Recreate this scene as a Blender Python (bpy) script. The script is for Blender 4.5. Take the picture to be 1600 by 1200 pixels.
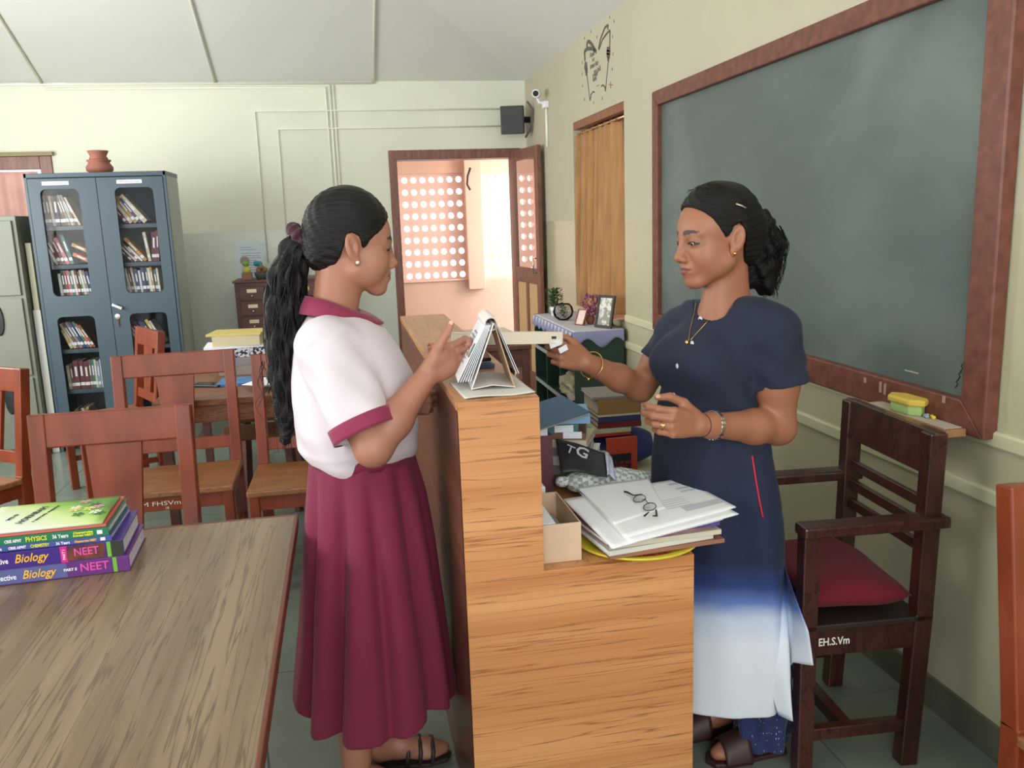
import bpy, bmesh, math, random
import numpy as np
from mathutils import Vector, Matrix, Euler
R = math.radians
rnd = random.Random(7)
scene = bpy.context.scene
for o in list(bpy.data.objects):
    bpy.data.objects.remove(o)

# ------------------------------------------------------------------ camera
FPX, PITCH, ROLL, YAW, CH = 1334.0, 10.95, -1.98, 10.77, 1.5
def _axes():
    p, r, y = R(PITCH), R(ROLL), R(YAW)
    F = Vector((math.sin(y)*math.cos(p), math.cos(y)*math.cos(p), -math.sin(p)))
    rt = Vector((math.cos(y), -math.sin(y), 0))
    up = rt.cross(F)
    return F, rt*math.cos(r)+up*math.sin(r), up*math.cos(r)-rt*math.sin(r)
CF, CR, CU = _axes()
CC = Vector((0, 0, CH))
cd = bpy.data.cameras.new('camera'); cam = bpy.data.objects.new('camera', cd)
scene.collection.objects.link(cam); scene.camera = cam
cd.sensor_fit = 'HORIZONTAL'; cd.sensor_width = 36.0; cd.lens = 36.0*FPX/1600.0
cd.clip_start = 0.05; cd.clip_end = 200
cam.matrix_world = Matrix(((CR.x, CU.x, -CF.x, CC.x), (CR.y, CU.y, -CF.y, CC.y), (CR.z, CU.z, -CF.z, CC.z), (0, 0, 0, 1)))
def P(px, py, X=None, Y=None, Z=None):
    """the point of the room seen at a photograph pixel, on a plane X, Y or Z"""
    d = CF + CR*((px-800)/FPX) - CU*((py-600)/FPX)
    if X is not None: t = (X-CC.x)/d.x
    elif Y is not None: t = (Y-CC.y)/d.y
    else: t = (Z-CC.z)/d.z
    return CC + d*t

# ------------------------------------------------------------------ world, lights, exposure
w = bpy.data.worlds.new('sky'); scene.world = w; w.use_nodes = True
bg = w.node_tree.nodes['Background']
bg.inputs[0].default_value = (0.93, 0.97, 1.0, 1); bg.inputs[1].default_value = 1.5
def area(name, loc, target, sx, sy, power, col):
    l = bpy.data.lights.new(name, 'AREA'); l.shape = 'RECTANGLE'; l.size = sx; l.size_y = sy
    l.energy = power; l.color = col
    o = bpy.data.objects.new(name, l); scene.collection.objects.link(o)
    o.location = loc; o.rotation_euler = (Vector(target)-Vector(loc)).to_track_quat('-Z', 'Y').to_euler()
    return o
# daylight entering by the windows of the left wall and the open side behind the camera
area('window_daylight', (-3.35, 0.3, 1.75), (0.5, 1.6, 1.0), 1.5, 1.3, 34, (1.0, 0.98, 0.95))
area('window_daylight', (-3.35, 2.6, 1.75), (1.0, 3.4, 1.2), 1.5, 1.3, 44, (1.0, 0.98, 0.95))
area('window_daylight', (-3.35, 5.0, 1.75), (0.2, 7.0, 1.9), 1.5, 1.3, 56, (1.0, 0.99, 0.95))
area('rear_daylight', (0.1, -2.2, 2.3), (0.4, 3.0, 1.1), 2.6, 1.4, 48, (1.0, 0.97, 0.94))
sun = bpy.data.lights.new('sun', 'SUN'); sun.energy = 7.0; sun.angle = R(1.0); sun.color = (1.0, 0.93, 0.85)
so = bpy.data.objects.new('sun', sun); scene.collection.objects.link(so)
so.rotation_euler = (Vector((0,0,0))-Vector((-1.9, 4.0, 4.3))).to_track_quat('-Z', 'Y').to_euler()
scene.view_settings.view_transform = 'Standard'
scene.view_settings.look = 'None'
scene.view_settings.gamma = 1.0
scene.view_settings.use_curve_mapping = False
scene.view_settings.exposure = 0.42

# ------------------------------------------------------------------ materials
def lin(c):
    return tuple(((x/255)/12.92 if x/255 <= 0.04045 else ((x/255+0.055)/1.055)**2.4) for x in c)
MATS = {}
def mat(name, col, rough=0.5, metal=0.0, var=0.0, vs=8.0, bump=0.0, bs=60.0, spec=0.5, coat=0.0, trans=0.0, sheen=0.0,
        emis=None, stretch=(1,1,1), col2=None, contrast=(0.35,0.65), sss=0.0, detail=4.0, bumpstretch=(1,1,1)):
    if name in MATS: return MATS[name]
    m = bpy.data.materials.new(name); m.use_nodes = True; MATS[name] = m
    nt = m.node_tree; b = nt.nodes['Principled BSDF']
    c = (*lin(col), 1)
    b.inputs['Base Color'].default_value = c
    b.inputs['Roughness'].default_value = rough; b.inputs['Metallic'].default_value = metal
    b.inputs['Specular IOR Level'].default_value = spec
    b.inputs['Coat Weight'].default_value = coat; b.inputs['Coat Roughness'].default_value = 0.1
    b.inputs['Transmission Weight'].default_value = trans
    if sheen: b.inputs['Sheen Weight'].default_value = sheen; b.inputs['Sheen Roughness'].default_value = 0.4
    if sss:
        b.inputs['Subsurface Weight'].default_value = sss; b.inputs['Subsurface Scale'].default_value = 0.006
        b.inputs['Subsurface Radius'].default_value = (1.0, 0.4, 0.2)
    if emis: b.inputs['Emission Color'].default_value = (*lin(emis[0]), 1); b.inputs['Emission Strength'].default_value = emis[1]
    if var or col2 or bump:
        tc = nt.nodes.new('ShaderNodeTexCoord'); mp = nt.nodes.new('ShaderNodeMapping')
        nt.links.new(tc.outputs['Object'], mp.inputs[0]); mp.inputs['Scale'].default_value = stretch
    if var or col2:
        n = nt.nodes.new('ShaderNodeTexNoise'); n.inputs['Scale'].default_value = vs; n.inputs['Detail'].default_value = detail
        nt.links.new(mp.outputs[0], n.inputs[0])
        r = nt.nodes.new('ShaderNodeValToRGB'); nt.links.new(n.outputs[0], r.inputs[0])
        r.color_ramp.elements[0].position = contrast[0]; r.color_ramp.elements[1].position = contrast[1]
        if col2: a, d = lin(col), lin(col2)
        else: a = tuple(x*(1-var) for x in c[:3]); d = tuple(min(1, x*(1+var)) for x in c[:3])
        r.color_ramp.elements[0].color = (*a, 1); r.color_ramp.elements[1].color = (*d, 1)
        nt.links.new(r.outputs[0], b.inputs['Base Color'])
    if bump:
        n2 = nt.nodes.new('ShaderNodeTexNoise'); n2.inputs['Scale'].default_value = bs; n2.inputs['Detail'].default_value = 3
        mp2 = nt.nodes.new('ShaderNodeMapping'); nt.links.new(tc.outputs['Object'], mp2.inputs[0]); mp2.inputs['Scale'].default_value = bumpstretch
        nt.links.new(mp2.outputs[0], n2.inputs[0])
        bn = nt.nodes.new('ShaderNodeBump'); bn.inputs['Strength'].default_value = bump; bn.inputs['Distance'].default_value = 0.01
        nt.links.new(n2.outputs[0], bn.inputs['Height']); nt.links.new(bn.outputs[0], b.inputs['Normal'])
    return m
def nodes_of(m): return m.node_tree, m.node_tree.nodes, m.node_tree.links, m.node_tree.nodes['Principled BSDF']
def wood(name, c1, c2, rough=0.4, scale=6.0, stretch=(1,1,1), line=None, linew=0.12, wob=0.15, coat=0.0, lscale=1.0):
    """c1/c2 broad figure plus thin dark pore lines, grain runs along the axis with the small stretch"""
    if name in MATS: return MATS[name]
    m = mat(name, c1, rough, coat=coat); nt, N, L, b = nodes_of(m)
    tc = N.new('ShaderNodeTexCoord'); mp = N.new('ShaderNodeMapping'); mp.inputs['Scale'].default_value = stretch
    L.new(tc.outputs['Object'], mp.inputs[0])
    n = N.new('ShaderNodeTexNoise'); n.inputs['Scale'].default_value = scale; n.inputs['Detail'].default_value = 5; n.inputs['Distortion'].default_value = wob
    L.new(mp.outputs[0], n.inputs[0])
    r = N.new('ShaderNodeValToRGB'); r.color_ramp.elements[0].position = 0.33; r.color_ramp.elements[1].position = 0.66
    r.color_ramp.elements[0].color = (*lin(c1), 1); r.color_ramp.elements[1].color = (*lin(c2), 1)
    L.new(n.outputs[0], r.inputs[0])
    out = r.outputs[0]
    if line:
        n2 = N.new('ShaderNodeTexNoise'); n2.inputs['Scale'].default_value = scale*3.1*lscale; n2.inputs['Detail'].default_value = 3; n2.inputs['Distortion'].default_value = wob*0.7
        L.new(mp.outputs[0], n2.inputs[0])
        r2 = N.new('ShaderNodeValToRGB'); e = r2.color_ramp.elements
        e[0].position = 0.5-linew; e[0].color = (0,0,0,1); e[1].position = 0.5+linew; e[1].color = (0,0,0,1)
        x = e.new(0.5); x.color = (1,1,1,1)
        L.new(n2.outputs[0], r2.inputs[0])
        mx = N.new('ShaderNodeMix'); mx.data_type = 'RGBA'
        L.new(r2.outputs[0], mx.inputs[0]); L.new(out, mx.inputs[6]); mx.inputs[7].default_value = (*lin(line), 1)
        out = mx.outputs[2]
    L.new(out, b.inputs['Base Color'])
    return m

# ------------------------------------------------------------------ object helpers
def tag(o, label=None, cat=None, group=None, kind=None):
    if label: o['label'] = label
    if cat: o['category'] = cat
    if group: o['group'] = group
    if kind: o['kind'] = kind
    return o
def thing(name, label, cat, loc=(0,0,0), rz=0.0, group=None):
    o = bpy.data.objects.new(name, None); scene.collection.objects.link(o)
    o.empty_display_size = 0.05
    o.location = loc; o.rotation_euler = (0, 0, rz)
    return tag(o, label, cat, group)
def rootmat(o):
    return Matrix.LocRotScale(o.location, o.rotation_euler, o.scale)
def obj(name, me, m=None, parent=None, world=False, smooth=False, bevel=0.0, solid=0.0, sub=0, seg=2):
    if world and parent is not None:
        mm = rootmat(parent)
        if parent.parent is not None: mm = rootmat(parent.parent) @ mm
        me.transform(mm.inverted())
    if m is not None:
        for x in (m if isinstance(m, (list, tuple)) else [m]): me.materials.append(x)
    o = bpy.data.objects.new(name, me); scene.collection.objects.link(o)
    if parent is not None: o.parent = parent
    if smooth: me.polygons.foreach_set('use_smooth', [True]*len(me.polygons))
    if solid: s = o.modifiers.new('s', 'SOLIDIFY'); s.thickness = solid; s.offset = 0
    if bevel: s = o.modifiers.new('b', 'BEVEL'); s.width = bevel; s.segments = seg; s.limit_method = 'ANGLE'; s.angle_limit = R(40)
    if sub: s = o.modifiers.new('u', 'SUBSURF'); s.levels = sub; s.render_levels = sub
    return o
class MB:
    def __init__(s): s.v = []; s.f = []; s.mi = []; s.uv = None
    def add(s, vs, fs, mi=0):
        k = len(s.v); s.v += [tuple(x) for x in vs]; s.f += [tuple(i+k for i in f) for f in fs]; s.mi += [mi]*len(fs); return s
    def box(s, a, b, M=None, mi=0):
        x0,x1 = sorted((a[0],b[0])); y0,y1 = sorted((a[1],b[1])); z0,z1 = sorted((a[2],b[2]))
        vs = [Vector(p) for p in ((x0,y0,z0),(x1,y0,z0),(x1,y1,z0),(x0,y1,z0),(x0,y0,z1),(x1,y0,z1),(x1,y1,z1),(x0,y1,z1))]
        if M is not None: vs = [M @ p for p in vs]
        return s.add(vs, [(0,3,2,1),(4,5,6,7),(0,1,5,4),(1,2,6,5),(2,3,7,6),(3,0,4,7)], mi)
    def bar(s, a, b, wx, wy, up=(0,0,1), mi=0):
        """rectangular bar from a to b; wx across (perpendicular to up), wy along up"""
        a = Vector(a); b = Vector(b); d = (b-a).normalized(); u = Vector(up)
        x = d.cross(u)
        if x.length < 1e-5: x = d.cross(Vector((1,0,0)))
        x.normalize(); y = x.cross(d).normalized()
        vs = [p + x*sx*wx/2 + y*sy*wy/2 for p in (a, b) for sx, sy in ((-1,-1),(1,-1),(1,1),(-1,1))]
        return s.add(vs, [(3,2,1,0),(4,5,6,7),(0,1,5,4),(1,2,6,5),(2,3,7,6),(3,0,4,7)], mi)
    def tube(s, pts, r, n=8, caps=True, mi=0):
        pts = [Vector(p) for p in pts]; rs = r if isinstance(r, (list, tuple)) else [r]*len(pts)
        t0 = (pts[1]-pts[0]).normalized(); ref = Vector((0,0,1)) if abs(t0.z) < 0.9 else Vector((1,0,0))
        x = t0.cross(ref).normalized(); vs = []
        for i, p in enumerate(pts):
            t = (pts[min(i+1, len(pts)-1)]-pts[max(i-1, 0)]).normalized()
            x = (x - t*x.dot(t)).normalized(); y = t.cross(x)
            vs += [p + (x*math.cos(a)+y*math.sin(a))*rs[i] for a in [2*math.pi*k/n for k in range(n)]]
        fs = [(i*n+k, i*n+(k+1)%n, (i+1)*n+(k+1)%n, (i+1)*n+k) for i in range(len(pts)-1) for k in range(n)]
        if caps: fs += [tuple(range(n))[::-1], tuple((len(pts)-1)*n+k for k in range(n))]
        return s.add(vs, fs, mi)
    def lathe(s, prof, c=(0,0,0), n=20, M=None, mi=0):
        c = Vector(c); vs = []
        for r, z in prof:
            for k in range(n):
                a = 2*math.pi*k/n; p = Vector((r*math.cos(a), r*math.sin(a), z))
                vs.append((M @ p if M is not None else p)+c)
        m = len(prof)
        fs = [(i*n+k, i*n+(k+1)%n, (i+1)*n+(k+1)%n, (i+1)*n+k) for i in range(m-1) for k in range(n)]
        fs += [tuple(range(n))[::-1], tuple((m-1)*n+k for k in range(n))]
        return s.add(vs, fs, mi)
    def ball(s, c, r, n=10, m=7, mi=0):
        r = r if isinstance(r, (tuple, list)) else (r, r, r); c = Vector(c)
        vs = [c+Vector((0,0,-r[2]))]
        for i in range(1, m):
            a = math.pi*i/m
            vs += [c+Vector((r[0]*math.sin(a)*math.cos(2*math.pi*k/n), r[1]*math.sin(a)*math.sin(2*math.pi*k/n), -r[2]*math.cos(a))) for k in range(n)]
        vs.append(c+Vector((0,0,r[2])))
        fs = [(0, 1+(k+1)%n, 1+k) for k in range(n)]
        fs += [(1+i*n+k, 1+i*n+(k+1)%n, 1+(i+1)*n+(k+1)%n, 1+(i+1)*n+k) for i in range(m-2) for k in range(n)]
        e = len(vs)-1; fs += [(1+(m-2)*n+k, 1+(m-2)*n+(k+1)%n, e) for k in range(n)]
        return s.add(vs, fs, mi)
    def prism(s, poly, z0, z1, M=None, mi=0):
        n = len(poly); vs = [Vector((x, y, z0)) for x, y in poly]+[Vector((x, y, z1)) for x, y in poly]
        if M is not None: vs = [M @ p for p in vs]
        return s.add(vs, [tuple(range(n))[::-1], tuple(range(n, 2*n))]+[(i, (i+1)%n, (i+1)%n+n, i+n) for i in range(n)], mi)
    def mesh(s, name='m'):
        me = bpy.data.meshes.new(name); me.from_pydata([tuple(x) for x in s.v], [], s.f)
        if any(s.mi): me.polygons.foreach_set('material_index', s.mi)
        me.update(); return me
    def build(s, name, m, parent=None, **k): return obj(name, s.mesh(name), m, parent, **k)
def struct(name, mb, m, parent=None, **k):
    o = mb.build(name, m, parent, **k)
    if parent is None: o['kind'] = 'structure'
    return o
def grid_mesh(fn, nu, nv, name='g', closed_u=False):
    vs = [fn(i/(nu if closed_u else nu-1), j/(nv-1)) for j in range(nv) for i in range(nu)]
    fs = []
    for j in range(nv-1):
        for i in range(nu if closed_u else nu-1):
            a = j*nu+i; b = j*nu+(i+1) % nu
            fs.append((a, b, b+nu, a+nu))
    me = bpy.data.meshes.new(name); me.from_pydata([tuple(v) for v in vs], [], fs); me.update(); return me
def text(name, s, size, M, m, parent=None, extrude=0.0004, width=None, align='CENTER', shear=0.0, bold=0.0):
    """flat lettering as mesh; M places it (x right, y up, z out of the surface) in world coordinates"""
    cu = bpy.data.curves.new('t', 'FONT'); cu.body = s; cu.size = size; cu.extrude = extrude; cu.align_x = align; cu.align_y = 'CENTER'
    cu.shear = shear; cu.offset = bold; cu.resolution_u = 2
    to = bpy.data.objects.new('t', cu); scene.collection.objects.link(to)
    dg = bpy.context.evaluated_depsgraph_get()
    me = bpy.data.meshes.new_from_object(to.evaluated_get(dg)); bpy.data.objects.remove(to)
    if width:
        xs = [v.co.x for v in me.vertices]; k = width/max(1e-6, max(xs)-min(xs))
        me.transform(Matrix.Diagonal((k, 1, 1, 1)))
    me.transform(M)
    me.materials.clear()
    return obj(name, me, m, parent, world=True)
def frame(o, x, y):
    x = Vector(x).normalized(); y = Vector(y); y = (y-x*y.dot(x)).normalized(); z = x.cross(y)
    return Matrix(((x.x, y.x, z.x, o[0]), (x.y, y.y, z.y, o[1]), (x.z, y.z, z.z, o[2]), (0, 0, 0, 1)))
def copy_tree(o, parent=None, label=None, loc=None, rz=None):
    c = o.copy(); scene.collection.objects.link(c)
    if parent is not None: c.parent = parent
    if label: c['label'] = label
    if loc is not None: c.location = loc
    if rz is not None: c.rotation_euler = (c.rotation_euler[0], c.rotation_euler[1], rz)
    for ch in o.children: copy_tree(ch, c)
    return c

# ------------------------------------------------------------------ the room
XW, YB, ZC = 1.66, 7.65, 2.68
XL, YR = -3.45, -2.6
GLOSS = 1.47
def wallmat(name, up, lo, rlo=0.22):
    m = mat(name, up, 0.75); nt, N, L, b = nodes_of(m)
    g = N.new('ShaderNodeNewGeometry'); sp = N.new('ShaderNodeSeparateXYZ'); L.new(g.outputs['Position'], sp.inputs[0])
    mt = N.new('ShaderNodeMath'); mt.operation = 'GREATER_THAN'; L.new(sp.outputs['Z'], mt.inputs[0]); mt.inputs[1].default_value = GLOSS
    n = N.new('ShaderNodeTexNoise'); n.inputs['Scale'].default_value = 1.3; n.inputs['Detail'].default_value = 5
    L.new(g.outputs['Position'], n.inputs[0])
    def two(c):
        r = N.new('ShaderNodeValToRGB'); r.color_ramp.elements[0].position = .3; r.color_ramp.elements[1].position = .7
        a = lin(c); r.color_ramp.elements[0].color = (*[x*.95 for x in a], 1); r.color_ramp.elements[1].color = (*[min(1, x*1.04) for x in a], 1)
        L.new(n.outputs[0], r.inputs[0]); return r.outputs[0]
    mx = N.new('ShaderNodeMix'); mx.data_type = 'RGBA'; L.new(mt.outputs[0], mx.inputs[0]); L.new(two(lo), mx.inputs[6]); L.new(two(up), mx.inputs[7])
    L.new(mx.outputs[2], b.inputs['Base Color'])
    m2 = N.new('ShaderNodeMix'); L.new(mt.outputs[0], m2.inputs[0]); m2.inputs[2].default_value = rlo; m2.inputs[3].default_value = 0.75
    L.new(m2.outputs[0], b.inputs['Roughness'])
    n3 = N.new('ShaderNodeTexNoise'); n3.inputs['Scale'].default_value = 7; L.new(g.outputs['Position'], n3.inputs[0])
    bn = N.new('ShaderNodeBump'); bn.inputs['Strength'].default_value = 0.25; bn.inputs['Distance'].default_value = 0.02
    L.new(n3.outputs[0], bn.inputs['Height']); L.new(bn.outputs[0], b.inputs['Normal'])
    return m
M_back = wallmat('paint_back', (230, 232, 216), (212, 219, 206))
M_right = wallmat('paint_right', (192, 186, 164), (190, 186, 156), 0.25)
M_ceil = mat('ceiling_paint', (226, 227, 222), 0.8, var=0.03, vs=0.8)
M_pipe = mat('conduit_paint', (244, 245, 232), 0.5)
M_wood_dark = wood('door_wood', (118, 74, 60), (142, 96, 80), 0.4, 4, (9,9,.6), (92,54,44), .04)
M_pink = mat('pink_paint', (214, 174, 154), 0.7, var=0.05, vs=2)

def wall_rects(mb, rects, M):
    for a, b in rects: mb.box(a, b, M)
T = 0.2
# back wall with the doorway and the high window at its left end
DX0, DX1, DZ = 0.46, 1.58, 2.10
WX0, WX1, WZ0, WZ1 = -3.1, -2.24, 1.2, 2.12
mb = MB()
for a, b in [((XL-T,0,0),(WX0,T,ZC)), ((WX0,0,0),(WX1,T,WZ0)), ((WX0,0,WZ1),(WX1,T,ZC)), ((WX1,0,0),(DX0,T,ZC)), ((DX0,0,DZ),(DX1,T,ZC)), ((DX1,0,0),(XW+T,T,ZC))]:
    mb.box((a[0],YB+a[1],a[2]), (b[0],YB+b[1],b[2]))
struct('wall_back', mb, M_back)
# right wall with the curtained window
RY0, RY1, RZ0, RZ1 = 4.95, 6.08, 0.86, 2.15
mb = MB()
for y0, y1, z0, z1 in [(YR,RY0,0,ZC),(RY0,RY1,0,RZ0),(RY0,RY1,RZ1,ZC),(RY1,YB,0,ZC)]:
    mb.box((XW,y0,z0),(XW+T+.06,y1,z1))
struct('wall_right', mb, M_right)
# left wall with three windows (their daylight fills the room)
mb = MB(); ys = [YR, -0.45, 1.05, 1.85, 3.35, 4.25, 5.75, YB]
for i in range(7):
    if i % 2 == 0: mb.box((XL-T,ys[i],0),(XL,ys[i+1],ZC))
    else: mb.box((XL-T,ys[i],0),(XL,ys[i+1],1.05)); mb.box((XL-T,ys[i],2.42),(XL,ys[i+1],ZC))
struct('wall_left', mb, M_back)
# floor slabs of polished grey-green stone with recessed joints
M_joint = mat('joint', (60,64,58), 0.8)
struct('floor', MB().box((XL-T,YR,-0.06),(XW+T,YB+3.6,-0.003)), M_joint)
M_slab = mat('polished_stone', (112,122,112), 0.22, var=0.12, vs=2.6, bump=0.03, bs=30)
fl = bpy.data.objects['floor']; me_s = None
S = 0.6
nx = int((XW+T-XL)/S)+2; ny = int((YB-YR)/S)+1
for i in range(nx):
    for j in range(ny):
        x0 = XL-0.1+i*S; y0 = YR+j*S; x1 = min(x0+S-.003, XW+.1)
        if x0 >= XW: continue
        full = x1-x0 > S-.01
        if full and me_s is None: me_s = MB().box((0,0,-0.02),(S-.003,S-.003,0)).mesh('slab'); me_s.materials.append(M_slab)
        if full: o = bpy.data.objects.new('floor_slab', me_s); scene.collection.objects.link(o); o.parent = fl; o.location = (x0,y0,0)
        else: MB().box((x0,y0,-0.02),(x1,y0+S-.003,0)).build('floor_slab', M_slab, fl)
# hipped ceiling: slopes up from the wall tops
s = 0.45; rid = (XW-XL)/2; xm = (XW+XL)/2; zr = ZC+s*rid
A = (XL,YR-1,ZC); B = (XW,YR-1,ZC); Cc = (XW,YB,ZC); D = (XL,YB,ZC); E1 = (xm,YR-1,zr); E2 = (xm,YB-rid,zr)
mb = MB().add([A,B,Cc,D,E1,E2]+[(p[0],p[1],p[2]+.08) for p in (A,B,Cc,D,E1,E2)], [(2,3,5),(1,2,5,4),(3,0,4,5),(8,11,9),(7,10,11,8),(9,11,10,6)])
struct('ceiling', mb, M_ceil)
# skirting of dark stone
M_skirt = mat('skirting_stone', (92,92,80), 0.35, var=0.25, vs=6)
struct('baseboard_right', MB().box((XW-.012,YR,0),(XW,YB,0.10)), M_skirt)
struct('baseboard_back', MB().box((XL,YB-.012,0),(DX0-.06,YB,0.10)), M_skirt)
# two painted rails on the right wall
M_rail = mat('rail_paint', (208,206,172), 0.35)
def rail(z, y1):
    mb = MB().prism([(0,z-.022),(-.010,z-.022),(-.014,z-.016),(-.014,z+.016),(-.008,z+.022),(0,z+.022)], 0, 1)
    mb.v = [(XW+x, YR+(y1-YR)*t, zz) for x, zz, t in mb.v]
    return mb
struct('trim_1', rail(0.885, RY0-.02), M_rail)
struct('trim_2', rail(0.725, RY0-.02), M_rail)

# ---- doorway: frame, open leaf
dr = thing('door_1', 'brown wooden door standing open inward at the back wall doorway', 'door', (DX0, YB, 0)); dr['kind'] = 'structure'
del dr['category']
fw = .07
MB().box((DX0-.02,YB-.02,0),(DX0+fw-.02,YB+T,DZ)).build('door_jamb', M_wood_dark, dr, world=True, bevel=.004)
MB().box((DX1-fw+.02,YB-.02,0),(DX1+.02,YB+T,DZ)).build('door_jamb', M_wood_dark, dr, world=True, bevel=.004)
MB().box((DX0-.02,YB-.021,DZ-fw),(DX1+.02,YB+T,DZ+.01)).build('door_head', M_wood_dark, dr, world=True, bevel=.004)
# the leaf swings into the room; glazed above, two pale panels below
hinge = Vector((DX1-.055, YB-.03, 0)); free = P(847, 225, Y=6.98); free.z = 0
free = Vector((P(846,400,Y=6.95).x, 6.95, 0))
dx = (free-hinge).normalized(); lw = (free-hinge).length; nrm = Vector((dx.y,-dx.x,0))
leaf = obj('door_leaf', MB().mesh(), M_wood_dark, dr)
bpy.data.objects.remove(leaf)
ML = Matrix(((dx.x, nrm.x, 0, hinge.x),(dx.y, nrm.y, 0, hinge.y),(0,0,1,0),(0,0,0,1)))
lf = MB(); z0, z1, th = .01, DZ-.02, .035
for a, b in [((0,-th/2,z0),(.07,th/2,z1)), ((lw-.08,-th/2,z0),(lw,th/2,z1)), ((.07,-th/2,z1-.09),(lw-.08,th/2,z1)), ((.07,-th/2,.95),(lw-.08,th/2,1.08)), ((.07,-th/2,z0),(lw-.08,th/2,.18)), ((lw/2-.03,-th/2,.18),(lw/2+.03,th/2,.95))]:
    lf.box(a, b, ML)
leaf = lf.build('door_leaf', M_wood_dark, dr, world=True, bevel=.003)
M_panel = mat('door_panel_cream', (214,180,130), 0.5)
for a, b in (((.07),(lw/2-.03)),((lw/2+.03),(lw-.08))):
    MB().box((a,-.008,.18),(b,.008,.95), ML).build('door_panel', M_panel, leaf, world=True)
M_glass = bpy.data.materials.new('clear_glass'); M_glass.use_nodes = True
nt = M_glass.node_tree; nt.nodes.remove(nt.nodes['Principled BSDF'])
g1 = nt.nodes.new('ShaderNodeBsdfTransparent'); g1.inputs[0].default_value = (.93,.93,.93,1)
g2 = nt.nodes.new('ShaderNodeBsdfGlossy'); g2.inputs['Roughness'].default_value = .03; g2.inputs[0].default_value = (.9,.9,.9,1)
lw_ = nt.nodes.new('ShaderNodeFresnel'); lw_.inputs[0].default_value = 1.22; mxs = nt.nodes.new('ShaderNodeMixShader')
nt.links.new(lw_.outputs[0], mxs.inputs[0]); nt.links.new(g1.outputs[0], mxs.inputs[1]); nt.links.new(g2.outputs[0], mxs.inputs[2]); nt.links.new(mxs.outputs[0], nt.nodes['Material Output'].inputs[0])
M_dglass = bpy.data.materials.new('dusty_glass'); M_dglass.use_nodes = True
nt = M_dglass.node_tree; nt.nodes.remove(nt.nodes['Principled BSDF'])
g1 = nt.nodes.new('ShaderNodeBsdfTransparent'); g1.inputs[0].default_value = (.55,.50,.48,1)
g2 = nt.nodes.new('ShaderNodeBsdfGlossy'); g2.inputs['Roughness'].default_value = .02
lw_ = nt.nodes.new('ShaderNodeFresnel'); lw_.inputs[0].default_value = 1.9; mxs = nt.nodes.new('ShaderNodeMixShader')
nt.links.new(lw_.outputs[0], mxs.inputs[0]); nt.links.new(g1.outputs[0], mxs.inputs[1]); nt.links.new(g2.outputs[0], mxs.inputs[2]); nt.links.new(mxs.outputs[0], nt.nodes['Material Output'].inputs[0])
MB().box((.07,-.003,1.08),(lw-.08,.003,z1-.09), ML).build('door_pane', M_dglass, leaf, world=True)
M_steel = mat('bright_steel', (200,200,196), 0.25, metal=1.0)
M_brass = mat('worn_brass', (190,160,90), 0.35, metal=1.0)
mbh = MB(); mbh.tube([ML @ Vector(p) for p in ((lw-.04,.03,1.05),(lw-.04,.06,1.05),(lw-.04,.06,1.17),(lw-.04,.03,1.17))], .006)
mbh.build('door_handle', M_steel, leaf, world=True, smooth=True)
MB().box((DX0,YB+.02,.0),(DX1,YB+T,.012)).build('door_sill', M_skirt, dr, world=True)

# ---- veranda beyond the doorway: parapet, pierced screens, pillar, ceiling
YV = 9.35
M_lat = mat('screen_pink', (228,188,174), 0.7)
def screen(name, x0, x1, z0, z1, cols, rows, r, y):
    """a slab with round holes: real openings"""
    bm = bmesh.new(); th = 0.05; cw = (x1-x0)/cols; ch = (z1-z0)/rows; n = 16
    for i in range(cols):
        for j in range(rows):
            cx = x0+(i+.5)*cw; cz = z0+(j+.5)*ch
            sq = []; ci = []
            for k in range(n):
                a = 2*math.pi*(k+.5)/n; c_, s_ = math.cos(a), math.sin(a); q = max(abs(c_)/(cw/2), abs(s_)/(ch/2))
                if abs(abs(c_)/(cw/2)-abs(s_)/(ch/2)) < .4/(cw): q = max(abs(c_)/(cw/2), abs(s_)/(ch/2))
                sq.append((cx+c_/q, cz+s_/q)); ci.append((cx+r*c_, cz+r*s_))
            for yy, fl_ in ((y, False), (y+th, True)):
                A_ = [bm.verts.new((p[0], yy, p[1])) for p in sq]; B_ = [bm.verts.new((p[0], yy, p[1])) for p in ci]
                for k in range(n):
                    f = (A_[k], A_[(k+1)%n], B_[(k+1)%n], B_[k])
                    bm.faces.new(f if not fl_ else f[::-1])
                    # corner gap
                    a1, a2 = sq[k], sq[(k+1)%n]
                    if abs(a1[0]-a2[0]) > 1e-6 and abs(a1[1]-a2[1]) > 1e-6:
                        kx = cx+math.copysign(cw/2, (a1[0]+a2[0])/2-cx); kz = cz+math.copysign(ch/2, (a1[1]+a2[1])/2-cz)
                        v = bm.verts.new((kx, yy, kz)); g = (A_[(k+1)%n], A_[k], v)
                        bm.faces.new(g if not fl_ else g[::-1])
                if not fl_: F0 = B_
            for k in range(n):
                bm.faces.new((F0[k], F0[(k+1)%n], B_[(k+1)%n], B_[k]))
    me = bpy.data.meshes.new(name); bm.to_mesh(me); bm.free(); return me
vz0, vz1 = 0.86, 2.0
v = thing('wall_outside', 'peach veranda wall with pierced screens seen through the doorway', 'wall', (0.5,YV,0)); v['kind'] = 'structure'; del v['category']
obj('pierced_screen', screen('s', .45, 1.32, vz0, vz1, 9, 9, .034, YV), M_lat, v, world=True)
obj('pierced_screen', screen('s', 1.50, 2.4, vz0, vz1, 9, 9, .034, YV), M_lat, v, world=True)
MB().box((-2,YV-.04,0),(3.2,YV+.1,vz0)).build('parapet', M_pink, v, world=True, bevel=.004)
MB().box((1.32,YV-.12,vz0-.1),(1.50,YV+.12,2.9)).build('pillar', M_pink, v, world=True, bevel=.005)
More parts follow.
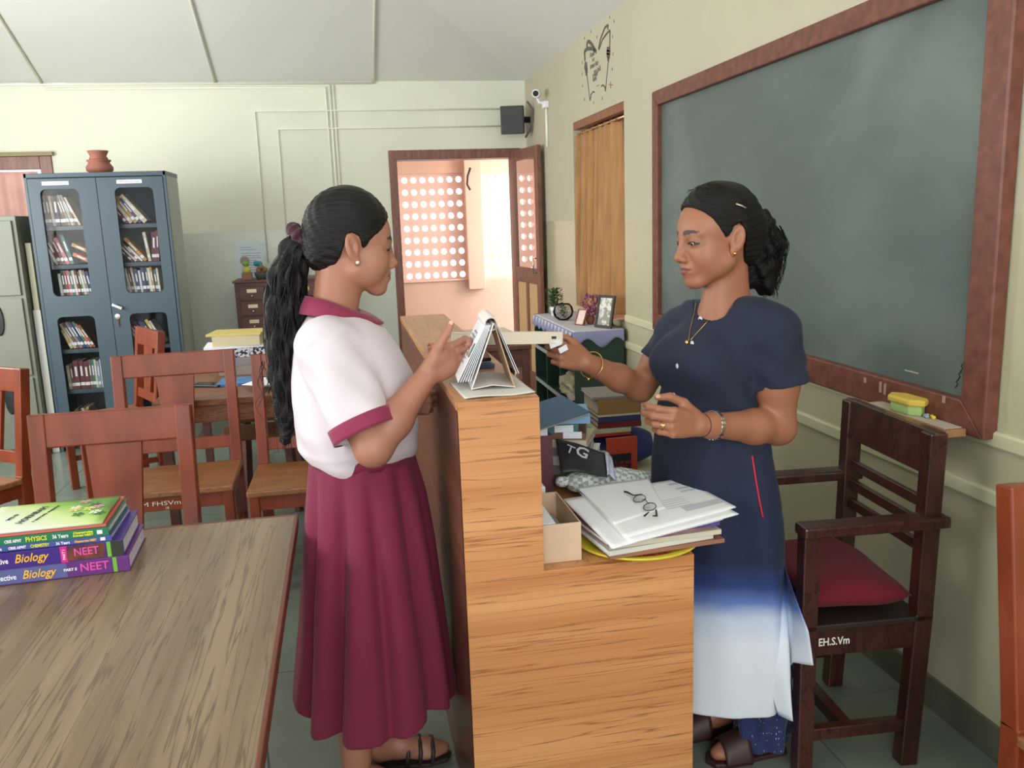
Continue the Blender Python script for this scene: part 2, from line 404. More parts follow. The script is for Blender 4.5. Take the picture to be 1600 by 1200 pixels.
MB().box((-2,YV-.03,vz0),(.45,YV+.1,2.9)).build('wall_panel', M_pink, v, world=True)
MB().box((.43,YV-.06,vz0),(1.34,YV-.04,vz0+.018)).build('screen_ledge', M_lat, v, world=True)
MB().box((.45,YV-.03,vz1),(3.2,YV+.1,2.9)).build('beam', M_pink, v, world=True)
MB().box((2.4,YV-.03,vz0),(3.2,YV+.1,2.9)).build('wall_panel', M_pink, v, world=True)
struct('ceiling_outside', MB().box((-1,YB+T,2.3),(3.2,YV+.1,2.36)), mat('veranda_ceiling', (228,202,188), .7))
area('veranda_fill_light', (2.9, 8.5, 1.7), (0.9, 8.9, 1.3), 0.9, 1.4, 52, (1.0, 0.95, 0.88))  # added area lamp at the veranda's right end, brightens parapet and screens
# bent dark bracket on the pillar
tag(MB().tube([P(735,262,Y=9.1),P(731,275,Y=9.1),P(730,288,Y=9.1),P(735,297,Y=9.1)], .012).build('wall_bracket', mat('dark_iron',(60,40,38),.5), smooth=True),
    'dark bent bracket hanging by the pillar outside the doorway', 'bracket')

# ---- window_1 in the right wall: frame, shutter, rod, curtain
wn = thing('window_1', 'wooden window in the right wall behind the ochre curtain', 'window', (XW, (RY0+RY1)/2, RZ0)); wn['kind'] = 'structure'; del wn['category']
M_wf = wood('window_wood', (134,80,54), (168,104,70), .45, 5, (6,6,.8), (90,50,34), .05)
xd = XW+.16
fr = MB()
for y0,y1,z0,z1 in [(RY0,RY0+.05,RZ0,RZ1),(RY1-.05,RY1,RZ0,RZ1),(RY0+.05,RY1-.05,RZ1-.05,RZ1),(RY0+.05,RY1-.05,RZ0,RZ0+.05),((RY0+RY1)/2-.025,(RY0+RY1)/2+.025,RZ0+.05,RZ1-.05)]:
    fr.box((xd,y0,z0),(xd+.06,y1,z1))
fr.build('window_frame', M_wf, wn, world=True, bevel=.004)
for y0, y1 in ((RY0+.05,(RY0+RY1)/2-.025),((RY0+RY1)/2+.025,RY1-.05)):
    MB().box((xd+.02,y0,RZ0+.05),(xd+.026,y1,RZ1-.05)).build('window_pane', M_glass, wn, world=True)
for k in range(9):
    y = RY0+.1+k*(RY1-RY0-.2)/8
    MB().tube([(xd-.005,y,RZ0+.02),(xd-.005,y,RZ1-.02)], .006, 6).build('window_bar', mat('dark_iron',(60,40,38),.5), wn, world=True)
MB().box((XW+.002,RY0,RZ0-.0),(xd,RY1,RZ0+.012)).build('window_sill', mat('sill_tile',(170,110,80),.4,var=.15,vs=12), wn, world=True)
MB().box((XW+.004,RY0+.001,RZ1-.05),(XW+.05,RY1,RZ1)).build('window_lintel', M_wf, wn, world=True)
# rod and curtain
rod = MB().tube([(XW+.035,RY0+.0,2.075),(XW+.035,RY1,2.075)], .007, 8)
ro = thing('curtain_rod', 'thin bright rod across the top of the right-hand window recess', 'rod', (XW+.035,(RY0+RY1)/2,2.075))
rod.build('rod', mat('rod_metal',(230,190,160),.25,metal=.7), ro, world=True, smooth=True)
for k in range(7):
    y = RY0+.22+k*.13
    MB().lathe([(.011,-.002),(.015,-.002),(.015,.002),(.011,.002)], (XW+.035,y,2.072), 12, Matrix.Rotation(R(90),4,'X')).build('curtain_ring', M_brass, ro, world=True)
def curt(u, t):
    # u across (near to far), t from top to bottom; gathered
    y = RY0+.16+(RY1-RY0-.16)*u
    sway = .015*math.sin(t*3)
    amp = .022+.02*t
    x = XW+.045+amp*math.sin(u*42+1.5*math.sin(t*2.2)+u*u*9)+.01*math.sin(u*90+t*4)-.03*t*math.sin(u*3.0)
    pinch = .05*math.exp(-((t-.97)/.12)**2)
    y = y*(1-pinch)+(RY0+RY1)/2*pinch+sway-(.05*t if u < .25 else 0)*(1-u*4)
    return (x-.008, y, 2.06-(2.06-.875)*t)
m = mat('ochre_curtain', (172,126,80), .8, var=.12, vs=30, stretch=(1,1,.15), bump=.25, bs=260, sheen=.3)
c1 = obj('curtain', grid_mesh(curt, 150, 40), m, smooth=True, solid=.002)
tag(c1, 'ochre patterned curtain hanging in the right-hand window recess', 'curtain')

# ---- window_2 at the left end of the back wall with a pink curtain
wn = thing('window_2', 'dark wooden window frame at the left end of the back wall', 'window', (WX1, YB, WZ0)); wn['kind'] = 'structure'; del wn['category']
mb = MB()
for x0,x1,z0,z1 in [(WX1-.09,WX1,WZ0,WZ1),(WX0,WX0+.09,WZ0,WZ1),(WX0+.09,WX1-.09,WZ1-.1,WZ1),(WX0+.09,WX1-.09,WZ0,WZ0+.1)]:
    mb.box((x0,YB-.015,z0),(x1,YB+.1,z1))
mb.build('window_frame', M_wood_dark, wn, world=True, bevel=.004)
MB().box((WX0-.02,YB-.05,WZ1),(WX1+.02,YB+.02,WZ1+.03)).build('window_lintel', mat('lintel_olive',(150,138,100),.6), wn, world=True)
def curt2(u, t):
    return (WX0+.05+(WX1-WX0-.16)*u, YB-.03+.012*math.sin(u*40)+.02*t*math.sin(u*9+t*5), WZ1-.12-(.62)*t)
m = mat('pink_curtain', (220,172,164), .7, var=.06, vs=9, sheen=.3)
tag(obj('curtain', grid_mesh(curt2, 60, 20), m, smooth=True, solid=.002), 'pink curtain in the window behind the blue cupboard', 'curtain')

# ---- surface conduits on ceiling slope and back wall
M_pipe2 = M_pipe
def conduit(name, pts, r=.011, label=None):
    o = MB().tube(pts, r, 6).build(name, M_pipe, smooth=True); o['kind'] = 'structure'; return o
def upslope(x, d): return (x, YB-d, ZC+s*d-.012)
yb = YB-.012
def bw(px, py): q = P(px, py, Y=yb); return q
n = 3
def ptrim(pts, r=.011):
    global n
    r *= .8
    o = conduit('trim_%d' % n, pts, r); n += 1
ptrim([upslope(-2.24,0), upslope(-2.24,1.6), upslope(-2.24,3)], .012)
ptrim([upslope(-.93,0), upslope(-.93,3)], .012)
ptrim([upslope(.355,0), upslope(.355,3)], .012)
ptrim([(-3.3,yb,2.665),(-2.24,yb,2.665),(.355,yb,2.665)], .012)
ptrim([(-2.22,yb,2.63),(-.9,yb,2.632),(-.05,yb,2.63),(-.045,yb,1.3)], .011)
ptrim([(-.015,yb,2.65),(-.015,yb,1.3)], .011)
ptrim([(.015,yb,2.65),(.015,yb,2.2),(.02,yb,1.5)], .008)
a = bw(398,174); b_ = bw(790,180); ptrim([(a.x,yb,1.2),(a.x,yb,a.z),(b_.x,yb,a.z)], .009)
a = bw(434,202); b_ = bw(790,205); ptrim([(a.x,yb,1.2),(a.x,yb,a.z),(b_.x,yb,a.z)], .009)

# ================================================================== FURNITURE
# ------------------------------------------------------------------ service counter with a low desk behind its high shelf
M_lam = wood('orange_laminate', (184,120,70), (208,150,98), .38, 1.7, (.3,.3,11), (150,96,56), .022, .2, lscale=1.0)
M_lams = wood('shaded_laminate', (96,58,42), (116,74,54), .35, 3, (9,.6,9), (74,44,32), .03)  # shadow on the counter's side put into a darker laminate colour
M_edge = mat('edge_band', (170,118,74), .5)
CY0, CZ, DZK = 1.761, 1.12, .72
ct = thing('service_counter', 'orange wood-grain laminate counter standing between the two women, with a low desk on its right', 'counter', (.3, 2.6, 0))
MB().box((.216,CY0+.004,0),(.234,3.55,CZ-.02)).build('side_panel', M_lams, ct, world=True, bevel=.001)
mb = MB().prism([(.216,0),(.752,0),(.752,DZK),(.394,DZK),(.394,CZ),(.216,CZ)], CY0, CY0+.018)
mb.v = [(x,z,y) for x,y,z in mb.v]; mb.f = [f[::-1] for f in mb.f]
mb.build('front_panel', M_lam, ct, world=True, bevel=.001)
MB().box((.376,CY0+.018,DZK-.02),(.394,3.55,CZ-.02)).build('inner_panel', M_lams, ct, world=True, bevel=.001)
MB().box((.214,CY0+.018,CZ-.02),(.396,3.55,CZ)).build('shelf_top', wood('top_laminate',(178,126,82),(196,144,98),.35,2.5,(9,.5,9),(150,98,60),.02), ct, world=True, bevel=.002)
MB().box((.394,CY0+.018,DZK-.02),(.754,3.0,DZK)).build('desk_top', wood('desk_laminate',(186,134,88),(202,150,102),.35,2.5,(9,.5,9),(156,104,64),.02), ct, world=True, bevel=.002)
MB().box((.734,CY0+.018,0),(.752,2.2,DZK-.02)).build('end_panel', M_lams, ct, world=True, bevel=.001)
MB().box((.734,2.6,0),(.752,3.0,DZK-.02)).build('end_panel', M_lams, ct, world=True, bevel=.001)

# ------------------------------------------------------------------ reading table in front
M_tab = wood('brown_laminate', (108,88,68), (142,120,94), .25, 2.0, (9,.30,9), (96,78,60), .03, .1)
tb = thing('reading_table', 'large brown wood-grain reading table in the lower left corner, books stacked on it', 'table', (-1.0,1.2,0))
MB().box((-2.2,.55,.733),(-.172,2.205,.757)).build('tabletop', M_tab, tb, world=True)
M_tedge = wood('table_edge', (88,44,30), (112,60,42), .4, 6, (6,.6,6))
for a, b in [((-.172,.55,.728),(-.163,2.21,.7585)),((-2.2,2.205,.728),(-.163,2.214,.7585))]:
    MB().box(a, b).build('edge_strip', M_tedge, tb, world=True, bevel=.002)
M_legm = mat('grey_leg_metal', (150,154,158), .35, metal=.6)
for x in (-.30,-2.1):
    for y in (.65,2.08): MB().box((x-.02,y-.02,0),(x+.02,y+.02,.733)).build('leg', M_legm, tb, world=True, bevel=.004)
for y in (.65,2.08): MB().box((-2.1,y-.015,.69),(-.30,y+.015,.728)).build('rail', M_legm, tb, world=True, bevel=.003)
for x in (-.30,-2.1): MB().box((x-.015,.65,.69),(x+.015,2.08,.728)).build('rail', M_legm, tb, world=True, bevel=.003)

# ------------------------------------------------------------------ library chairs
M_ch = wood('red_wood', (108,44,22), (138,62,34), .32, 4, (3,3,.9), None, .02, coat=.05)
M_seat = wood('seat_wood', (124,80,48), (152,102,62), .35, 4, (.7,5,5), (98,60,36), .03)
def chair_parts(t, W=.47, H=.97, seat=M_seat, m=M_ch, slat_top=.105):
    w2 = W/2; p = .048
    def back(x, z): # raked back line: y at height
        return .21 + max(0, (z-.45))*.13
    for sx in (-1, 1):
        mb = MB(); x = sx*(w2-p/2)
        mb.bar((x,.20,0),(x,.21,.46),p,.05,up=(0,1,0)); 
        mb2 = MB(); mb2.bar((x,.21,.45),(x,back(x,H),H-.0),p,.045,up=(0,1,0))
        mb.add(mb2.v, mb2.f); mb.build('back_leg', m, t, bevel=.004)
        MB().box((x-.021,-.22,0),(x+.021,-.178,.425)).build('front_leg', m, t, bevel=.004)
        MB().box((x-.011,-.18,.365),(x+.011,.19,.425)).build('side_apron', m, t, bevel=.002)
        MB().box((x-.011,-.18,.17),(x+.011,.19,.20)).build('stretcher', m, t, bevel=.003)
    yt = back(0,H)
    MB().bar((-w2+.002,back(0,H-.05),H-slat_top/2),(w2-.002,back(0,H-.05),H-slat_top/2),.036,slat_top,up=(0,.13,1)).build('top_rail', m, t, bevel=.005)
    # flared centre splat
    zt, zb = H-slat_top+.005, .56
    yt_, yb_ = back(0,zt), back(0,zb)
    mb = MB(); a, b = .082, .062; th = .009
    vs = [(-a,yt_-th,zt),(a,yt_-th,zt),(b,yb_-th,zb),(-b,yb_-th,zb),(-a,yt_+th,zt),(a,yt_+th,zt),(b,yb_+th,zb),(-b,yb_+th,zb)]
    mb.add(vs, [(0,3,2,1),(4,5,6,7),(0,1,5,4),(1,2,6,5),(2,3,7,6),(3,0,4,7)]).build('back_splat', m, t, bevel=.002)
    MB().bar((-w2+.03,back(0,.535),.535),(w2-.03,back(0,.535),.535),.024,.055,up=(0,.13,1)).build('lower_rail', m, t, bevel=.003)
    MB().box((-w2+.03,-.215,.365),(w2-.03,-.193,.425)).build('front_apron', m, t, bevel=.002)
    MB().box((-w2+.03,.19,.365),(w2-.03,.212,.425)).build('rear_apron', m, t, bevel=.002)
    MB().box((-w2-.002,-.235,.427),(w2+.002,.188,.452)).build('seat', seat, t, bevel=.006)
def lib_chair(x, y, rz, label, **k):
    t = thing('library_chair', label, 'chair', (x,y,0), R(rz), 'reddish wooden library chairs'); chair_parts(t, **k); return t
chA = lib_chair(-.735, 2.49, 0, 'reddish wooden chair right behind the book stack on the near table', W=.47, H=.965)
chB = lib_chair(-.785, 3.80, 1, 'reddish wooden chair with white writing under its seat, behind the nearest chair', W=.53, H=.955)
chC = lib_chair(-.21, 3.68, -1, 'reddish wooden chair half hidden behind the schoolgirl, papers on the table behind it', W=.47, H=.94)
chD = lib_chair(-1.75, 3.95, -38, 'reddish wooden chair cut off by the left edge of the photo', W=.47, H=.93)
chE = lib_chair(-1.40, 5.25, -62, 'small-looking reddish wooden chair turned sideways by the blue cupboard', W=.44, H=.93)
M_chalk = mat('white_paint_mark', (222,216,204), .8)
text('painted_writing', 'EM FHSVm', .026, frame(chB.location+Vector((-.03,-.217,.397)), (1,0,0), (0,0,1)), M_chalk, chB, width=.17)
text('painted_writing', '18', .016, frame(chB.location+Vector((-.0,-.217,.376)), (1,0,0), (0,0,1)), M_chalk, chB)
MD = Matrix.Translation(chD.location) @ Matrix.Rotation(R(-38),4,'Z')
text('painted_writing', 'EHSV', .026, MD @ frame((.0,-.217,.397), (1,0,0), (0,0,1)), M_chalk, chD, width=.12)

# ------------------------------------------------------------------ arm chair with red cushion
M_dk = wood('dark_stained_wood', (50,24,20), (74,38,30), .3, 4, (3,3,.7), (34,16,14), .03, coat=.25)
ac = thing('armchair', 'dark wooden armchair with slatted back and a maroon seat cushion by the right wall', 'armchair', (1.262,2.085,0), R(-94))
# local: sitter looks to -y ; near arm is local x<0
w2 = .225; H = .93
def bk(z): return .19+max(0,z-.42)*.02
for sx in (-1,1):
    x = sx*(w2-.022); mb = MB(); mb.bar((x,.17,0),(x,.19,.44),.044,.05,up=(0,1,0)); mb.bar((x,.19,.42),(x,bk(H),H),.044,.048,up=(0,1,0)); mb.build('back_leg', M_dk, ac, bevel=.004)
    MB().box((x-.022,-.150,0),(x+.022,-.106,.685)).build('front_leg', M_dk, ac, bevel=.004)
    MB().bar((x+sx*.012,-.160,.698),(x+sx*.012,.235,.698),.062,.03).build('armrest', M_dk, ac, bevel=.006)
    MB().box((x-.012,-.11,.345),(x+.012,.19,.42)).build('side_apron', M_dk, ac, bevel=.003)
    MB().box((x-.014,-.11,.10),(x+.014,.17,.135)).build('stretcher', M_dk, ac, bevel=.003)
MB().box((-w2+.03,-.02,.10),(w2-.03,.015,.135)).build('cross_stretcher', M_dk, ac, bevel=.003)
MB().bar((-w2+.002,bk(.88),H-.055),(w2-.002,bk(.88),H-.055),.034,.115,up=(0,.13,1)).build('top_rail', M_dk, ac, bevel=.004)
for z in (.615,.675,.735): MB().bar((-w2+.03,bk(z),z),(w2-.03,bk(z),z),.018,.030,up=(0,.13,1)).build('back_slat', M_dk, ac, bevel=.003)
MB().box((-w2+.03,-.143,.345),(w2-.03,-.118,.42)).build('front_apron', M_dk, ac, bevel=.003)
MB().box((-w2+.03,.18,.345),(w2-.03,.205,.42)).build('rear_apron', M_dk, ac, bevel=.003)
MB().box((-w2+.0,-.14,.42),(w2-.0,.19,.437)).build('seat', mat('seat_black',(40,30,30),.5), ac, bevel=.003)
M_red = mat('maroon_cushion', (104,10,28), .9, var=.12, vs=5, bump=.4, bs=500, sheen=.05)
def cush(u, t):
    return (0,0,0)
bm = bmesh.new(); N_ = 22
for k in range(2):
    g = [[None]*N_ for _ in range(N_)]
    for i in range(N_):
        for j in range(N_):
            a = i/(N_-1)*2-1; b = j/(N_-1)*2-1
            e = (1-abs(a)**5)*(1-abs(b)**5); h = .03*max(0,e)**.45
            bx = (.205+.006*math.sin(b*4))*a*(1+.03*b); by = .140*b*(1-.02*math.sin(a*5))
            z = .486+(h*1.25 if k == 0 else -h*1.25)+ (.010*math.sin(a*3.1+b*2)*e if k==0 else 0)
            g[i][j] = bm.verts.new((bx*.98,by+.025,z))
    for i in range(N_-1):
        for j in range(N_-1):
            f = (g[i][j],g[i+1][j],g[i+1][j+1],g[i][j+1]); bm.faces.new(f if k == 0 else f[::-1])
bmesh.ops.remove_doubles(bm, verts=bm.verts, dist=.0008)
me = bpy.data.meshes.new('cushion'); bm.to_mesh(me); bm.free()
cu_ = obj('seat_cushion', me, M_red, smooth=True); cu_.location = ac.location; cu_.rotation_euler = ac.rotation_euler
tag(cu_, 'flat maroon cushion lying on the seat of the dark armchair', 'cushion')
MA = Matrix.Translation(ac.location) @ Matrix.Rotation(R(-94),4,'Z')
# the writing stands on the near side apron
q = MA @ Vector(((w2-.009),0,.385)); xx = (MA.to_3x3() @ Vector((0,1,0))); 
nn = MA.to_3x3() @ Vector((1,0,0))
p0 = P(1305,983,Y=q.y)
text('painted_writing', 'EH.S.Vm', .030, frame(Vector((p0.x,q.y-(p0.x-q.x)*.07,.385))+nn*.0015, xx, (0,0,1)), M_chalk, ac, width=.085, bold=.0006)

# ------------------------------------------------------------------ chair cut off at the right edge
rc = thing('wooden_chair', 'reddish wooden chair with scuffed post cut off by the right edge of the photo', 'chair', (1.452,1.14,0), R(0))
chair_parts(rc, W=.39, H=.945)

# ------------------------------------------------------------------ blackboard
M_bb = mat('slate_board', (92,108,104), .42, var=.0); nt, N, L, b = nodes_of(M_bb)
tc = N.new('ShaderNodeTexCoord'); 
def noise(sc, st, lo, hi, det=5, dist=0.6):
    mp = N.new('ShaderNodeMapping'); mp.inputs['Scale'].default_value = st; L.new(tc.outputs['Object'], mp.inputs[0])
    n_ = N.new('ShaderNodeTexNoise'); n_.inputs['Scale'].default_value = sc; n_.inputs['Detail'].default_value = det; n_.inputs['Distortion'].default_value = dist
    L.new(mp.outputs[0], n_.inputs[0]); r_ = N.new('ShaderNodeMapRange'); r_.inputs[1].default_value = lo; r_.inputs[2].default_value = hi
    L.new(n_.outputs[0], r_.inputs[0]); return r_.outputs[0]
a1 = noise(1.6, (1,1,1), .45, .8); a2 = noise(5, (1,1,3), .45, .95); 
ad = N.new('ShaderNodeMath'); ad.operation = 'MULTIPLY_ADD'; L.new(a2, ad.inputs[0]); ad.inputs[1].default_value = .25; L.new(a1, ad.inputs[2])
mx = N.new('ShaderNodeMix'); mx.data_type = 'RGBA'; L.new(ad.outputs[0], mx.inputs[0]); mx.inputs[6].default_value = (*lin((86,98,95)),1); mx.inputs[7].default_value = (*lin((114,126,121)),1)
L.new(mx.outputs[2], b.inputs['Base Color'])
M_bf = wood('board_frame_wood', (98,54,43), (122,72,58), .45, 5, (5,5,5))
bb = thing('blackboard', 'big grey-green chalkboard in a reddish wooden frame on the right wall', 'blackboard', (XW,3.25,.88))
BY0, BY1, BZ0, BZ1, bw_ = 1.90, 4.37, .885, 2.115, .092
MB().box((XW-.018,BY0+.05,BZ0+.05),(XW-.002,BY1-.05,BZ1-.05)).build('slate', M_bb, bb, world=True)
def mitred(name, pts):
    mb = MB(); n_ = len(pts); vs = [(XW-.002,y,z) for y,z in pts]+[(XW-.045,y,z) for y,z in pts]
    mb.add(vs, [(0,1,2,3),(7,6,5,4)]+[(i+4,(i+1)%4+4,(i+1)%4,i) for i in range(4)]); mb.build(name, M_bf, bb, world=True, bevel=.005)
i0, i1, j0, j1 = BY0+bw_, BY1-bw_*.8, BZ0+bw_, BZ1-bw_*.8
mitred('frame_rail', [(BY0,BZ0),(BY1,BZ0),(i1,j0),(i0,j0)]); mitred('frame_rail', [(BY1,BZ1),(BY0,BZ1),(i0,j1),(i1,j1)])
mitred('frame_stile', [(BY1,BZ0),(BY1,BZ1),(i1,j1),(i1,j0)]); mitred('frame_stile', [(BY0,BZ1),(BY0,BZ0),(i0,j0),(i0,j1)])
M_wt = mat('chalk_dust', (196,184,168), .9)
tr = MB().box((XW-.108,1.96,BZ0-.004),(XW-.045,2.34,BZ0+.018)).build('chalk_tray', wood('tray_wood',(150,108,72),(176,132,92),.6,5,(3,.8,3)), bb, world=True, bevel=.003)
MB().box((XW-.102,1.975,BZ0+.018),(XW-.048,2.325,BZ0+.0195)).build('dust_layer', M_wt, bb, world=True)
# chalk scuffs on the lower frame and the scrawl at the corner of the slate
for (px,py,h) in ((1352,594,.016),(1376,605,.034),(1383,608,.034),(1475,624,.02)):
    q = P(px,py,X=XW-.046); MB().box((XW-.0475,q.y-.004,q.z-h/2),(XW-.0445,q.y+.006,q.z+h/2)).build('chalk_smudge', mat('smudge',(170,140,126),.9), bb, world=True)
for k,(px,py) in enumerate(((1495,600),(1499,588),(1503,575))):
    q = P(px,py,X=XW-.019)
    MB().tube([q+Vector((0,.006,-.012)),q+Vector((-.001,-.004,0)),q+Vector((0,.004,.006)),q+Vector((0,-.006,.014))], .0013, 5).build('scrawl', mat('board_ink',(40,48,44),.7), bb, world=True)
q = P(1425,581,X=XW-.019); MB().box((XW-.0185,q.y-.028,q.z-.002),(XW-.0175,q.y+.035,q.z+.0015)).build('chalk_stroke', M_wt, bb, world=True)
# duster and chalks on the tray
du = thing('duster', 'yellow and green foam board duster on the chalk tray', 'duster', (XW-.074,2.175,BZ0+.0196), R(4))
def duster_mesh(l, w, h0, h1, taper):
    mb = MB(); n_ = 14; up = []
    prof = [(-l,0),(-l*.72,w),(l*.55,w*1.05),(l,.15*w),(l*.6,-w),(-l*.6,-w)]
    mb.prism([(y*1.0,x) for x, y in prof], h0, h1); return mb
duster_mesh(.062,.026,0,.030,.8).build('felt_base', mat('duster_green',(176,206,130),.85,bump=.3,bs=200), du, bevel=.004)
duster_mesh(.074,.032,.028,.048,.9).build('foam_top', mat('duster_yellow',(226,196,84),.8,bump=.3,bs=200), du, bevel=.006)
for px, py, col, nm, lb in ((1447,650,(150,176,200),'chalk','pale blue chalk stub beside the duster'),(1487,649,(232,214,60),'chalk','yellow chalk stub on the tray, right of the duster'),(1456,648,(226,206,160),'chalk','tiny cream chalk crumb between duster and yellow chalk')):
    q = P(px,py,Z=BZ0+.025); r_ = .0055
    o = MB().tube([(-.012,0,0),(-.010,0,0),(.010,0,0),(.012,0,0)], [r_*.8,r_,r_,r_*.8], 10).build('chalk', mat('chalk_%d%d%d'%col, col, .9), smooth=True)
    o.location = (min(q.x, XW-.058), max(q.y,1.99), BZ0+.0196+r_); o.rotation_euler = (0,0,R(70 if px != 1456 else 20)); tag(o, lb, 'chalk')
    if px == 1456: o.scale = (.5,.8,.8)

# ------------------------------------------------------------------ blue steel cupboard
M_blue = mat('blue_grey_steel', (58,76,89), .38, var=.05, vs=2)
M_blues = mat('steel_side_reflecting', (150,158,146), .4, var=.05, vs=2)  # blue cupboard's right side, its pale reflection put into the colour
KX0, KX1, KY0, KY1, KH = -2.035, -1.145, 6.30, 6.73, 1.90
kb = thing('book_cupboard', 'tall blue-grey steel cupboard with four glass windows full of books', 'cupboard', ((KX0+KX1)/2,(KY0+KY1)/2,0))
def kbx(name, a, b, m=M_blue, bev=.003): return MB().box(a, b).build(name, m, kb, world=True, bevel=bev)
kbx('side_panel', (KX0,KY0,.0),(KX0+.02,KY1,KH)); kbx('side_panel', (KX1-.02,KY0+.02,.0),(KX1,KY1,KH), M_blues); kbx('corner_post',(KX1-.02,KY0,0),(KX1+.0005,KY0+.02,KH))
kbx('back_panel', (KX0+.02,KY1-.01,.08),(KX1-.02,KY1,KH-.02), mat('cupboard_inside',(52,62,68),.6)); kbx('top_panel', (KX0-.002,KY0,KH-.03),(KX1+.002,KY1,KH)); kbx('bottom_panel', (KX0+.02,KY0+.02,.08),(KX1-.02,KY1-.01,.11))
SH = [1.555, 1.295, 1.085, .715, .43, .14]   # shelf tops carrying books
for z in SH[:-1]: kbx('shelf', (KX0+.02,KY0+.045,z-.03),(KX1-.02,KY1-.01,z), M_blue)
def door_mesh(x0, x1, z0, z1, wins, y, th=.018):
    """sheet door with rounded openings"""
    bm = bmesh.new(); zs = [z0]+[q for w_ in wins for q in (w_[2], w_[3])]+[z1]
    wx0, wx1 = wins[0][0], wins[0][1]
    faces = []
    def rect(a, b, c, d): faces.append([(a,c),(b,c),(b,d),(a,d)])
    rect(x0,wx0,z0,z1); rect(wx1,x1,z0,z1)
    for k in range(0, len(zs), 2): rect(wx0,wx1,zs[k],zs[k+1])
    r = .035
    for (a,b,c,d) in wins:
        for cx, cz, sx, sz in ((a,c,1,1),(b,c,-1,1),(b,d,-1,-1),(a,d,1,-1)):
            arc = [(cx+sx*(r-r*math.cos(t)), cz+sz*(r-r*math.sin(t))) for t in [math.pi/2*k/5 for k in range(6)]]
            poly = [(cx,cz)]+arc; faces.append(poly)
    mb = MB()
    for f in faces:
        n_ = len(f); ar = sum(f[i][0]*f[(i+1)%n_][1]-f[(i+1)%n_][0]*f[i][1] for i in range(n_))
        if ar < 0: f = f[::-1]
        mb.add([(p[0],y,p[1]) for p in f]+[(p[0],y+th,p[1]) for p in f], [tuple(range(n_)),tuple(range(2*n_-1,n_-1,-1))]+[(i+n_,(i+1)%n_+n_,(i+1)%n_,i) for i in range(n_)])
    bm.free(); return mb
KM = -1.59
LW = [(-1.945,-1.705,.255,.945),(-1.945,-1.705,1.085,1.795)]; RW_ = [(-1.48,-1.235,.255,.945),(-1.48,-1.235,1.085,1.795)]
doors = []
for x0, x1, wins in ((KX0+.022,KM-.002,LW),(KM+.002,KX1-.022,RW_)):
    dmesh = door_mesh(x0, x1, .10, KH-.035, wins, KY0-.004)
    d_ = dmesh.build('door', M_blue, kb, world=True); doors.append(d_)
    for (a,b,c,e) in wins: MB().box((a-.01,KY0+.0145,c-.01),(b+.01,KY0+.018,e+.01)).build('door_pane', M_glass, d_, world=True)
q = MB(); q.bar((-1.575,KY0-.03,1.015),(-1.515,KY0-.03,.985),.012,.02); q.tube([(-1.566,KY0,1.01),(-1.566,KY0-.03,1.01)],.007)
q.build('handle', M_steel, doors[1], world=True, bevel=.002)
MB().lathe([(.018,0),(.020,.003),(.018,.006),(.006,.007)], (-1.555,KY0-.004,.93), 16, Matrix.Rotation(R(90),4,'X')).build('lock', M_steel, doors[1], world=True, smooth=False)
MB().box((-1.562,KY0-.012,.86),(-1.550,KY0-.006,.91)).build('key_tag', mat('key_tag_brown',(90,60,50),.6), doors[1], world=True)
M_paper = mat('white_paper', (238,240,246), .85)
M_ink = mat('ink', (60,62,72), .8)
for xa, xb, s_, d_ in ((-1.925,-1.76,'Story Reading',doors[0]),(-1.46,-1.30,'My Favourite Shelf',doors[1])):
    MB().box((xa,KY0-.0062,1.822),(xb,KY0-.0045,1.846)).build('paper_label', M_paper, d_, world=True)
    text('label_writing', s_, .014, frame(((xa+xb)/2,KY0-.0066,1.834), (1,0,0), (0,0,1)), M_ink, d_, width=(xb-xa)*.8)

# books on the shelves: each a thing of its own
M_pages = mat('book_pages', (222,214,196), .85, var=.05, vs=120, stretch=(1,1,1))
COV = {'cream':(206,196,170),'white':(214,214,210),'dark red':(112,36,40),'brown':(120,82,58),'ochre':(186,142,66),'dark blue':(52,62,110),'teal':(52,110,110),'grey':(132,132,128),
       'black':(44,42,46),'pink':(192,110,116),'green':(70,110,70),'yellow':(206,186,80),'orange':(196,112,52),'pale blue':(130,160,186),'maroon':(98,36,48),'purple':(86,60,120)}
def cover(c): return mat('cover_'+c.replace(' ','_'), COV[c], .45, var=.1, vs=9)
def book_mesh(th, dp, h, spine_mark=True):
    """standing book: x thickness, y depth (spine at y=0 facing -y), z height; mats: cover, pages, label"""
    mb = MB(); c = .0022
    mb.box((-th/2,0,0),(-th/2+c,dp,h)); mb.box((th/2-c,0,0),(th/2,dp,h)); mb.box((-th/2,-.001,0),(th/2,c,h))
    mb.box((-th/2+c,c,.003),(th/2-c,dp-.003,h-.003), mi=1)
    if spine_mark: mb.box((-th/2+.0005,-.0018,h*.12),(th/2-.0005,-.001,h*.12+.022), mi=2); mb.box((-th/2+th*.3,-.0016,h*.45),(th/2-th*.3,-.001,h*.8), mi=2)
    return mb
ORD = ['leftmost','second','third','fourth','fifth','sixth','seventh','eighth','ninth','tenth','eleventh','twelfth','thirteenth']
